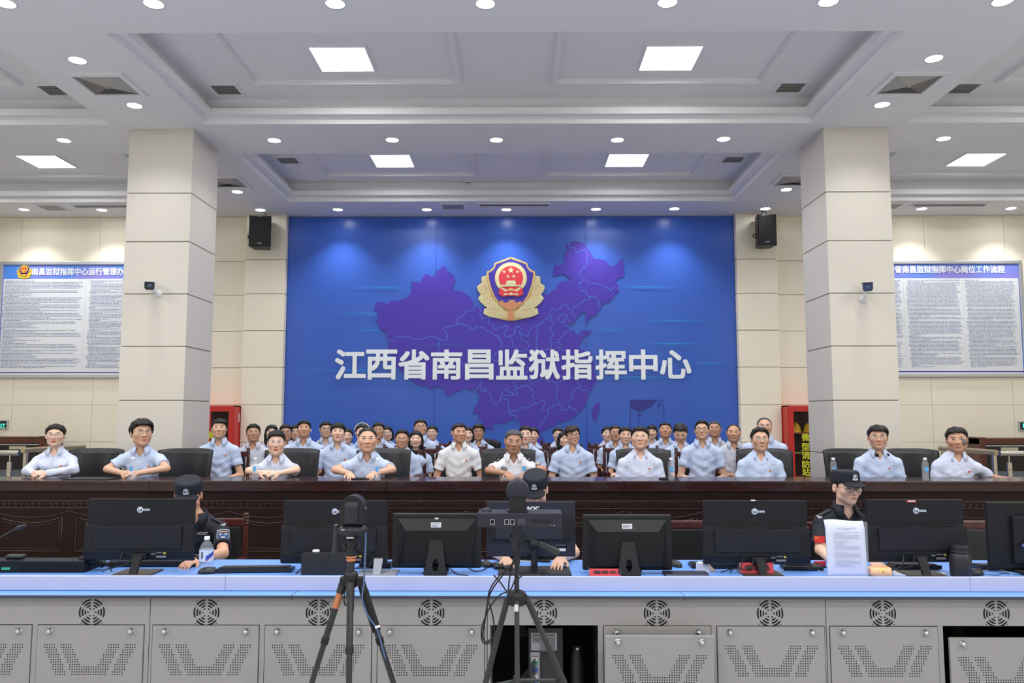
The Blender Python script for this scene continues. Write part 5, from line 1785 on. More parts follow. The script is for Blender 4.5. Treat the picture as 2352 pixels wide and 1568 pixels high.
def hair_sdf(p, style, rng):
    x, y, z = p[:, 0], p[:, 1], p[:, 2]
    base = ell(p, (0, 0.014, 0.022), (0.0792, 0.099, 0.080))
    ph = rng.uniform(0, 6, 4)
    strand = 0.0016 * np.sin(x * 420 + y * 90 + ph[0]) + 0.0014 * np.sin(y * 330 + x * 160 + ph[1]) + 0.002 * np.sin(x * 110 + z * 70 + ph[2])
    rec = 0.45 if style in ('receding', 'up', 'grey_bald', 'grey_short', 'crew') else 0.0
    def cut(d, ys, zs, k=0.004):
        ln = np.interp(y, ys, zs).astype(np.float32)
        fr = np.clip((-0.045 - y) * 40, 0, 1)
        ln = ln + fr * (0.004 * np.sin(x * 140 + ph[0]) + 0.003 * np.sin(x * 300 + ph[1]) + rec * np.maximum(0, np.abs(x) - 0.020) + 0.002)
        return smax(d, ln - z, k)
    male = ([-0.12, -0.080, -0.062, -0.046, -0.026, -0.020, -0.006, 0.026, 0.044, 0.11], [0.062, 0.060, 0.055, 0.038, 0.024, -0.016, 0.020, 0.022, -0.045, -0.064])
    if style in ('short', 'crew', 'part', 'spiky', 'bowl', 'big', 'swept', 'flat', 'up'):
        t = {'short': 0.007, 'crew': 0.003, 'part': 0.009, 'spiky': 0.006, 'bowl': 0.012, 'big': 0.015, 'swept': 0.013, 'flat': 0.008, 'up': 0.006}[style]
        d = base - t
        top = {'short': (0, -0.006, 0.056, 0.074, 0.092, 0.050), 'crew': (0, 0.0, 0.052, 0.074, 0.092, 0.044), 'part': (0.006, -0.012, 0.058, 0.076, 0.092, 0.050),
               'spiky': (0, -0.012, 0.060, 0.074, 0.088, 0.054), 'bowl': (0, -0.014, 0.050, 0.082, 0.092, 0.054), 'big': (0.004, -0.012, 0.058, 0.084, 0.098, 0.058),
               'swept': (-0.012, -0.020, 0.060, 0.084, 0.092, 0.054), 'flat': (0, -0.010, 0.060, 0.074, 0.086, 0.048), 'up': (0.004, -0.008, 0.060, 0.072, 0.086, 0.052)}[style]
        d = smin(d, ell(p, top[:3], top[3:]), 0.02)
        ys, zs = list(male[0]), list(male[1])
        if style == 'up':
            zs[0] = zs[1] = 0.074
            zs[2] = 0.066
            zs[3] = 0.040
        if style == 'bowl':
            zs[0] = zs[1] = 0.046
            zs[2] = 0.042
            zs[3] = 0.028
        if style == 'part':
            d = smin(d, ell(p, (0.026, -0.080, 0.058), (0.042, 0.018, 0.018)), 0.012)
            zs[0] = zs[1] = 0.052
        if style == 'swept':
            d = smin(d, ell(p, (-0.030, -0.078, 0.054), (0.044, 0.024, 0.026)), 0.015)
            zs[0] = zs[1] = 0.040
        d = cut(d, ys, zs)
        if style == 'swept':
            # side parting: high on image right, low on image left
            d = smax(d, (0.044 + 0.35 * x) - z - 10 * np.maximum(0, y + 0.062), 0.006)
        if style == 'spiky':
            strand = 0.0055 * np.sin(x * 230 + ph[0]) * np.sin(y * 210 + ph[1]) * np.clip((z - 0.05) * 25, 0, 1) + strand * 0.6
        if style == 'crew':
            strand = strand * 0.5
        return d + strand
    if style in ('receding', 'bald', 'grey_bald', 'grey_short'):
        d = base - 0.0025
        if style == 'grey_short':
            d = smin(d, ell(p, (0, 0.004, 0.050), (0.073, 0.090, 0.046)), 0.02)
        ys, zs = list(male[0]), list(male[1])
        if style == 'receding':
            ys = [-0.12, -0.07, -0.062, -0.046] + ys[4:]
            zs = [0.086, 0.081, 0.066, 0.042] + zs[4:]
        elif style == 'bald':
            ys = [-0.12, -0.05, -0.04, -0.03] + ys[4:]
            zs = [0.104, 0.098, 0.076, 0.044] + zs[4:]
        elif style == 'grey_bald':
            ys = [-0.12, -0.06, -0.05, -0.035] + ys[4:]
            zs = [0.099, 0.092, 0.072, 0.042] + zs[4:]
        else:
            zs[0], zs[1], zs[2] = 0.070, 0.068, 0.060
        return cut(d, ys, zs) + strand * 0.4
    if style == 'cap':
        d = base - 0.001
        d = cut(d, *male)
        return smax(d, z - 0.052, 0.004) + strand * 0.3
    # women
    d = base - 0.007
    d = smin(d, ell(p, (0, 0.0, 0.052), (0.076, 0.094, 0.050)), 0.02)
    ys = [-0.12, -0.082, -0.066, -0.045, -0.020, 0.0, 0.03, 0.05, 0.12]
    if style == 'tied':
        d = cut(d, ys, [0.064, 0.062, 0.050, 0.030, 0.010, -0.002, -0.012, -0.045, -0.05])
        d = smin(d, ell(p, (0, 0.118, -0.01), (0.036, 0.030, 0.040)), 0.012)
    elif style == 'ponytail':
        d = cut(d, ys, [0.064, 0.062, 0.048, 0.026, 0.006, -0.004, -0.014, -0.045, -0.05])
        d = smin(d, cone(p, (0.02, 0.112, 0.02), (0.075, 0.115, -0.19), 0.028, 0.022), 0.015)
    elif style == 'bangs':
        d = cut(d, ys, [0.040, 0.038, 0.030, 0.010, -0.010, -0.03, -0.05, -0.06, -0.06])
        d = smin(d, cone(p, (0.05, 0.08, -0.03), (0.082, 0.03, -0.13), 0.030, 0.016), 0.02)
    elif style in ('long', 'bob'):
        d = cut(d, ys, [0.060, 0.056, 0.040, 0.0, -0.03, -0.05, -0.05, -0.05, -0.05])
        L = -0.205 if style == 'long' else -0.115
        drape = ell(p, (0, 0.035, -0.06), (0.103, 0.085, 0.19))
        drape = smax(drape, -ell(p, (0, -0.045, -0.042), (0.072, 0.095, 0.108)), 0.012)
        drape = smax(drape, L + 0.1 * np.abs(x) - z, 0.01)
        drape = smax(drape, z - 0.06, 0.02)
        drape = smax(drape, -0.062 - y, 0.01)
        d = smin(d, drape, 0.012)
    return d + strand * 1.1

def hand_sdf(P, W, a, n, sgn, curl, k=1.0):
    """a: finger direction, n: back of the hand, sgn: thumb side along b = a x n"""
    W, a, n = np.asarray(W, float), np.asarray(a, float), np.asarray(n, float)
    a = a / np.linalg.norm(a)
    n = n - a * (n @ a)
    n = n / np.linalg.norm(n)
    b = np.cross(a, n)
    Q = np.stack([(P - W) @ a, (P - W) @ b, (P - W) @ n], 1).astype(np.float32)
    d = ell(Q, (0.046, 0, 0), (0.056, 0.041, 0.017))
    d = smin(d, cone(Q, (0, 0, 0), (0.03, 0, 0), 0.024, 0.022), 0.02)
    for i, (o, L) in enumerate(((0.029, 0.066), (0.010, 0.076), (-0.010, 0.070), (-0.028, 0.055))):
        o *= sgn
        c1 = curl * (0.9 + 0.12 * i)
        p0 = np.array([0.084, o, 0.002])
        p1 = p0 + np.array([math.cos(c1), 0.10 * o / 0.03, -math.sin(c1)]) * L * 0.5
        c2 = c1 * 2.1
        p2 = p1 + np.array([math.cos(c2), 0.05 * o / 0.03, -math.sin(c2)]) * L * 0.55
        f = smin(cone(Q, p0, p1, 0.0092, 0.0085), cone(Q, p1, p2, 0.0085, 0.0068), 0.004)
        d = smin(d, f, 0.005)
    t0 = np.array([0.022, 0.030 * sgn, -0.004])
    t1 = t0 + np.array([0.026, 0.022 * sgn, -0.008])
    t2 = t1 + np.array([0.027, 0.006 * sgn, -0.008 - 0.010 * curl])
    d = smin(d, smin(cone(Q, t0, t1, 0.013, 0.011), cone(Q, t1, t2, 0.0105, 0.0085), 0.005), 0.01)
    return d

def torso(P, J, g=0.0):
    hip, N, sw, fat = J['hip'], J['N'], J['sw'], J['fat']
    ax = N - hip
    ch, be = hip + ax * 0.64, hip + ax * 0.30
    d = ell(P, ch + [0, 0.004, 0], (sw * 0.86 + g, 0.112 * (0.5 + 0.5 * fat) + g, 0.20))
    d = smin(d, ell(P, be + [0, -0.012 * fat, 0], (sw * 0.80 * fat + g, 0.115 * fat + g, 0.20)), 0.06)
    d = smin(d, ell(P, hip + [0, 0, 0], (sw * 0.88 * (0.5 + 0.5 * fat) + g, 0.125 + g, 0.13)), 0.05)
    for s in (0, 1):
        d = smin(d, cone(P, N + [0, 0.006, -0.040], J['S'][s] + [0, 0, 0.004], 0.044 + g, 0.050 + g), 0.05)
    if J['fem']:
        for s in (-1, 1):
            d = smin(d, ell(P, ch + [s * 0.065, -0.085, 0.0], (0.06 + g, 0.05 + g, 0.06)), 0.04)
    return d

def make_person(spec, idx):
    rng = np.random.RandomState(100 + idx)
    fem = spec.get('fem', False)
    fat = spec.get('fat', 1.0)
    hs = spec.get('hs', 1.0) * (0.97 if fem else 1.0)
    _e = at(*spec['eye'], Y=spec['Y'])
    bear = math.atan2(-(_e[0] - CAM[0]), _e[1])          # everyone looks towards the same far screen
    byaw = math.radians(spec.get('yaw', 0)) + 0.55 * bear
    hyaw = math.radians(spec.get('hyaw', 0)) + bear
    pit = math.radians(spec.get('pitch', 6))
    rol = math.radians(spec.get('roll', 0))
    fw_, fl_ = rng.uniform(0.95, 1.05), rng.uniform(0.95, 1.08)
    def face_space(q):
        q = q.copy()
        q[:, 0] /= fw_
        q[:, 2] = np.where(q[:, 2] < 0, q[:, 2] / fl_, q[:, 2])
        return q
    Rh = np.array(Matrix.Rotation(hyaw, 3, 'Z') @ Matrix.Rotation(-pit, 3, 'X') @ Matrix.Rotation(rol, 3, 'Y'))
    eye = at(*spec['eye'], Y=spec['Y'])
    hc_w = eye + Rh @ np.array([0, 0.082 * hs, 0.0])
    base_z = spec.get('floor', Z_PLAT)
    lean = spec.get('lean', 0.06)
    Rb = np.array(Matrix.Rotation(byaw, 3, 'Z'))
    # origin: on the floor under the hips
    neck_w = hc_w + np.array([spec.get('nx', 0.0), 0, 0]) + Rb @ np.array([0, 0.030, 0]) + np.array([0, 0, -0.132 * hs])
    org = np.array([neck_w[0], neck_w[1], base_z]) + Rb @ np.array([spec.get('hx', 0.0), lean, 0])
    def loc(pw):
        return (Rb.T @ (np.asarray(pw) - org)).astype(float)
    hc, N = loc(hc_w), loc(neck_w)
    Rl = Rb.T @ Rh
    sw = spec.get('sw', 0.158 if fem else 0.186) * 0.90
    hip = np.array([0, 0, 0.56])
    dz = spec.get('sh', (0, 0))
    Sh = [N + np.array([-sw, 0.008, -0.124 + dz[0]]), N + np.array([sw, 0.008, -0.124 + dz[1]])]
    J = {'hip': hip, 'N': N, 'sw': sw, 'fat': fat, 'S': Sh, 'fem': fem}
    E, Wr, HA, HN, curl = [], [], [], [], []
    for s, key in ((-1, 'L'), (1, 'R')):
        a = spec.get(key)
        S0 = Sh[0 if s < 0 else 1]
        if a is None:
            e = S0 + np.array([s * (spec.get('eo', 0.045) + 0.015), -0.01, -0.270])
            w = np.array([s * 0.10, -0.20, 0.66]) if not spec.get('fold') else np.array([-s * 0.07, -0.20, N[2] - 0.36])
            E.append(e); Wr.append(w); HA.append(w - e if not spec.get('fold') else np.array([-s, -0.1, 0.1])); HN.append(np.array([0, -0.4, 1.0]))
            curl.append(0.5)
        else:
            e, w = loc(at(a[0], a[1], Y=a[2])), loc(at(a[3], a[4], Y=a[5]))
            E.append(e); Wr.append(w)
            st = a[6]
            if st == 'clasp':
                HA.append(np.array([-s * 0.8, -0.55, 0.10])); HN.append(np.array([s * 0.25, -0.5, 0.8])); curl.append(0.85)
            elif st == 'flat':
                HA.append(np.array([-s * 0.25, -1.0, -0.15])); HN.append(np.array([0, -0.1, 1.0])); curl.append(0.22)
            else:
                HA.append(w - e); HN.append(np.array([0, -0.3, 1.0])); curl.append(0.5)
    short = spec.get('sleeve', 'short') == 'short'
    ur, fr = (0.037, 0.031) if fem else (0.043, 0.037)
    ur, fr = ur * (0.6 + 0.4 * fat), fr * (0.6 + 0.4 * fat)
    nr = (0.046 if fem else 0.055) * (0.5 + 0.5 * fat)
    def body(P):
        d = torso(P, J, -0.016)
        n0 = hc + Rl @ np.array([0, 0.022, -0.060 * hs])
        d = smin(d, cone(P, n0, N + [0, 0.008, -0.02], nr, nr * 1.06), 0.025)
        for s in (0, 1):
            d = smin(d, cone(P, Sh[s], E[s], ur, ur * 0.86), 0.02)
            d = smin(d, cone(P, E[s], Wr[s], fr, fr * 0.66), 0.012)
            mk = ((P - Wr[s].astype(np.float32)) ** 2).sum(1) < 0.24 ** 2
            if mk.any():
                d[mk] = smin(d[mk], hand_sdf(P[mk], Wr[s], HA[s], HN[s], 1 if s == 0 else -1, curl[s]), 0.012)
        mk = ((P - hc.astype(np.float32)) ** 2).sum(1) < 0.22 ** 2
        if mk.any():
            q = face_space(((P[mk] - hc) @ Rl / hs).astype(np.float32))
            d[mk] = smin(d[mk], head_sdf(q, 0.5 + 0.5 * fat if fat > 1 else fat, fem) * hs, 0.012)
        return d
    pts = np.array([hip + [-0.2, 0.15, -0.12], hip + [0.2, -0.15, 0], hc + [0.13, 0.16, 0.16], hc - [0.13, 0.16, 0.16]] + [e + o for e in E for o in ((-0.07, -0.07, -0.07), (0.07, 0.07, 0.07))] + [w + o for w in Wr for o in ((-0.2, -0.2, -0.2), (0.2, 0.2, 0.2))] + [x + o for x in Sh for o in ((-0.1, -0.1, -0.1), (0.1, 0.1, 0.1))])
    lo, hi = pts.min(0), pts.max(0)
    h = spec.get('h', 0.0062)
    v, q = sdf_mesh(body, lo, hi, h)
    root = thing('person', spec['label'], 'person', org, byaw, spec.get('group'))
    me = np_mesh('body', v, q, SK[spec.get('skin', 'mid')])
    hl = face_space(((v - hc) @ Rl / hs).astype(np.float32))
    at_ = me.attributes.new('hl', 'FLOAT_VECTOR', 'POINT')
    at_.data.foreach_set('vector', hl.ravel())
    child('body', me, root)
    # shirt
    shirt_m = SH[spec.get('shirt', 'blue')]
    fp = rng.uniform(0, 6, 6)
    fd = rng.uniform(0.8, 1.2, 6)
    sl = spec.get('sl', 0.60)
    ends = []
    for s in (0, 1):
        dvec = E[s] - Sh[s]
        ends.append(Sh[s] + dvec * sl)
    zV = N[2] - spec.get('vneck', 0.075) - 0.012
    def shirt(P):
        d = torso(P, J, 0.008)
        for s in (0, 1):
            if short:
                c = cone(P, Sh[s], ends[s] + (ends[s] - Sh[s]) * 0.3, ur + 0.013, ur + 0.018)
                dv = (E[s] - Sh[s]) / np.linalg.norm(E[s] - Sh[s])
                c = smax(c, ((P - ends[s].astype(np.float32)) @ dv.astype(np.float32)), 0.004)
            else:
                c = smin(cone(P, Sh[s], E[s], ur + 0.018, ur + 0.012), cone(P, E[s], E[s] + (Wr[s] - E[s]) * (0.93 if spec.get('sleeve') == 'long' else 0.35), fr + 0.016, fr * 0.75 + 0.012), 0.012)
            d = smin(d, c, 0.016)
        x, y, z = P[:, 0], P[:, 1], P[:, 2]
        low = np.clip((N[2] - 0.10 - z) * 5, 0.15, 1)
        d = d + low * 1.5 * (0.0035 * np.sin(z * 46 * fd[0] + x * 22 + fp[0]) * np.sin(x * 15 * fd[1] + fp[1]) + 0.0028 * np.sin(z * 70 * fd[2] - np.abs(x) * 38 + fp[2]) + 0.002 * np.sin(x * 60 + z * 25 + fp[3]))
        d = d - 0.0022 * np.exp(-((x - N[0] * np.clip((z - 0.5) * 2, 0, 1)) / 0.013) ** 2) * (y < N[1])
        # neck opening and open V
        nk = cone(P, N + [0, 0.006, -0.045], N + [0, -0.012, 0.10], nr + 0.006, nr + 0.018)
        d = smax(d, -nk, 0.004)
        wd = np.maximum((np.abs(x - N[0]) - 0.62 * (z - zV)) * 0.85, y - N[1])
        d = smax(d, -wd, 0.003)
        d = np.maximum(d, hip[2] - 0.03 - z)
        return d
    v, q = sdf_mesh(shirt, lo - 0.03, hi + 0.03, max(h, 0.0075))
    sh_o = child('uniform_shirt' if spec.get('shirt') in ('navy', 'police') else 'shirt', np_mesh('shirt', v, q, shirt_m), root)
    # collar: a folded band round the neck with two points
    m = MB()
    cr = nr + 0.009
    rows = []
    n = 22
    for i in range(n + 1):
        an = math.radians(-62 + (360 - 56) * i / n) if False else math.radians(-90 + 26 + (360 - 52) * i / n)
        fr_ = abs(i / n - 0.5) * 2           # 0 at the back, 1 at the front
        c, s_ = math.cos(an), math.sin(an)
        up = 0.034 - 0.022 * fr_ ** 1.5
        tip = max(0, (fr_ - 0.62) / 0.38)
        rows.append(((N[0] + cr * c, N[1] + 0.006 + cr * s_ * 1.02 - 0.004 * fr_, N[2] + up), (N[0] + (cr + 0.010) * c, N[1] + 0.006 + (cr + 0.008) * s_ * 1.02, N[2] + up + 0.004),
                     (N[0] + (cr + 0.026 + 0.012 * tip) * c * (1 + 0.24 * tip), N[1] + 0.006 + (cr + 0.026) * s_ * (1.02 + 0.22 * tip), N[2] + up - 0.040 - 0.040 * tip)))
    vs = [p for r in rows for p in r]
    fs = []
    for i in range(n):
        for k in range(2):
            fs.append((3 * i + k, 3 * i + 3 + k, 3 * i + 4 + k, 3 * i + 1 + k))
    m.add(vs, [f[::-1] for f in fs], 0, True)
    o = m.build('collar', shirt_m, sh_o)
    md = o.modifiers.new('thickness', 'SOLIDIFY')
    md.thickness = 0.004
    md.offset = 0
    # buttons on the placket
    def front(x, z):
        """y of the shirt front at x, z by marching"""
        P = np.zeros((60, 3), np.float32)
        P[:, 0], P[:, 2] = x, z
        P[:, 1] = np.linspace(N[1] - 0.32, N[1] + 0.12, 60)
        d = torso(P, J, 0.008)
        k = np.argmax(d < 0)
        return P[k, 1] - 0.008 if (d < 0).any() else N[1] - 0.12
    if spec.get('detail', True) and spec.get('shirt') != 'navy':
        m = MB()
        for zz in (zV - 0.015, zV - 0.10, zV - 0.19, zV - 0.28):
            if zz < hip[2] + 0.08:
                continue
            y = front(N[0], zz)
            m.lathe([(0.0, 0.003), (0.0048, 0.0025), (0.0055, 0.0)], (N[0], y, zz), 10, 0, 'y')
        m.build('buttons', M_BTN, sh_o)
    if spec.get('pin'):
        px = N[0] + 0.085
        pz = zV - 0.085
        y = front(px, pz)
        m = MB()
        m.lathe([(0.0, 0.004), (0.0085, 0.003), (0.0095, -0.006)], (px - 0.002, y, pz - 0.003), 14, 1, 'y', False)
        m.poly([(px - 0.010, pz + 0.010), (px + 0.010, pz + 0.010), (px + 0.010, pz + 0.001), (px, pz - 0.002)], 0.004, 0, Matrix.Translation((0, y - 0.003, 0)))
        m.build('badge_pin', [M_PINR, M_PINY], root)
    # hair
    Sx = np.array([fw_, 1.0, 1.0]) * hs
    Mh = Matrix(((*(Rl[0] * Sx), hc[0]), (*(Rl[1] * Sx), hc[1]), (*(Rl[2] * Sx), hc[2]), (0, 0, 0, 1)))
    def hpart(name, mesh):
        me_ = mesh
        o = child(name, me_, root)
        o.matrix_local = Mh
        return o
    st = spec.get('hair', 'short')
    hv, hq = sdf_mesh(lambda P: hair_sdf(P, st, np.random.RandomState(idx)), (-0.125, -0.13, -0.24), (0.135, 0.17, 0.17), 0.0048 if spec.get('h', 1) < 0.006 else 0.0058)
    hm = {'grey_bald': M_HAIRG, 'grey_short': M_HAIRG, 'swept': M_HAIRB}.get(st, M_HAIR)
    hpart('hair', np_mesh('hair', hv, hq, hm))
    # spectacles
    g = spec.get('glasses')
    if g:
        gm = {'thin': M_GTHIN, 'dark': M_GDARK, 'clear': M_GCLEAR, 'round': M_GTHIN}[g]
        rr = {'thin': 0.0013, 'dark': 0.0021, 'clear': 0.0017, 'round': 0.0014}[g]
        rx, rz = {'thin': (0.0245, 0.0165), 'dark': (0.0255, 0.0165), 'clear': (0.026, 0.021), 'round': (0.024, 0.0215)}[g]
        m = MB()
        for s in (-1, 1):
            pts_ = []
            for k in range(25):
                a = 2 * math.pi * k / 24
                e = 0.75 if g in ('dark', 'thin') else 1.0
                cx_, sx_ = math.cos(a), math.sin(a)
                px_ = s * 0.0325 + rx * math.copysign(abs(cx_) ** e, cx_)
                pts_.append((px_, -0.1035 + 1.6 * max(0, abs(px_) - 0.02) ** 2 * 5, -0.002 + rz * math.copysign(abs(sx_) ** e, sx_)))
            m.tube(pts_, rr, 6, 0, False)
            m.tube([(s * (0.0325 + rx), -0.0945, 0.004), (s * 0.074, -0.072, 0.006), (s * 0.083, 0.006, 0.004), (s * 0.083, 0.022, -0.010)], rr, 6)
        m.tube([(-0.0075, -0.104, 0.002), (0, -0.1065, 0.004), (0.0075, -0.104, 0.002)], rr, 6)
        go = hpart('spectacles', m.mesh('spectacles', gm))
        m = MB()
        for s in (-1, 1):
            m.add([(s * 0.0325 + rx * 0.95 * math.cos(a), -0.1025 + 8 * max(0, abs(s * 0.0325 + rx * 0.95 * math.cos(a)) - 0.02) ** 2, -0.002 + rz * 0.95 * math.sin(a)) for a in [2 * math.pi * k / 18 for k in range(18)]], [tuple(range(18))])
        child('lenses', m.mesh('lenses', M_LENS), go)
    # trousers and shoes
    child('trousers', trouser_me, root)
    for s in (-1, 1):
        child('shoe', shoe_me, root, (s * 0.125, -0.40, 0))
    return root, dict(hc=hc, Rl=Rl, hs=hs, N=N, Sh=Sh, E=E, Wr=Wr, front=front, hpart=hpart, root=root, shirt=sh_o, shirt_f=shirt, zV=zV, org=org, yaw=byaw)

def _trousers(P):
    d = ell(P, (0, 0, 0.54), (0.178, 0.132, 0.105))
    for s in (-1, 1):
        d = smin(d, cone(P, (s * 0.085, -0.01, 0.52), (s * 0.125, -0.42, 0.50), 0.086, 0.064), 0.03)
        d = smin(d, cone(P, (s * 0.125, -0.42, 0.50), (s * 0.125, -0.38, 0.09), 0.064, 0.056), 0.02)
    d = np.maximum(d, P[:, 2] - 0.60)
    return np.maximum(d, 0.06 - P[:, 2])
_v, _q = sdf_mesh(_trousers, (-0.3, -0.55, 0.0), (0.3, 0.2, 0.7), 0.013)
trouser_me = np_mesh('trousers', _v, _q, M_TROUS)
_v, _q = sdf_mesh(lambda P: np.maximum(smin(ell(P, (0, -0.09, 0.035), (0.045, 0.115, 0.042)), ell(P, (0, 0.0, 0.05), (0.042, 0.06, 0.06)), 0.02), 0.002 - P[:, 2]), (-0.08, -0.25, -0.02), (0.08, 0.1, 0.13), 0.011)
shoe_me = np_mesh('shoe', _v, _q, M_SHOE)
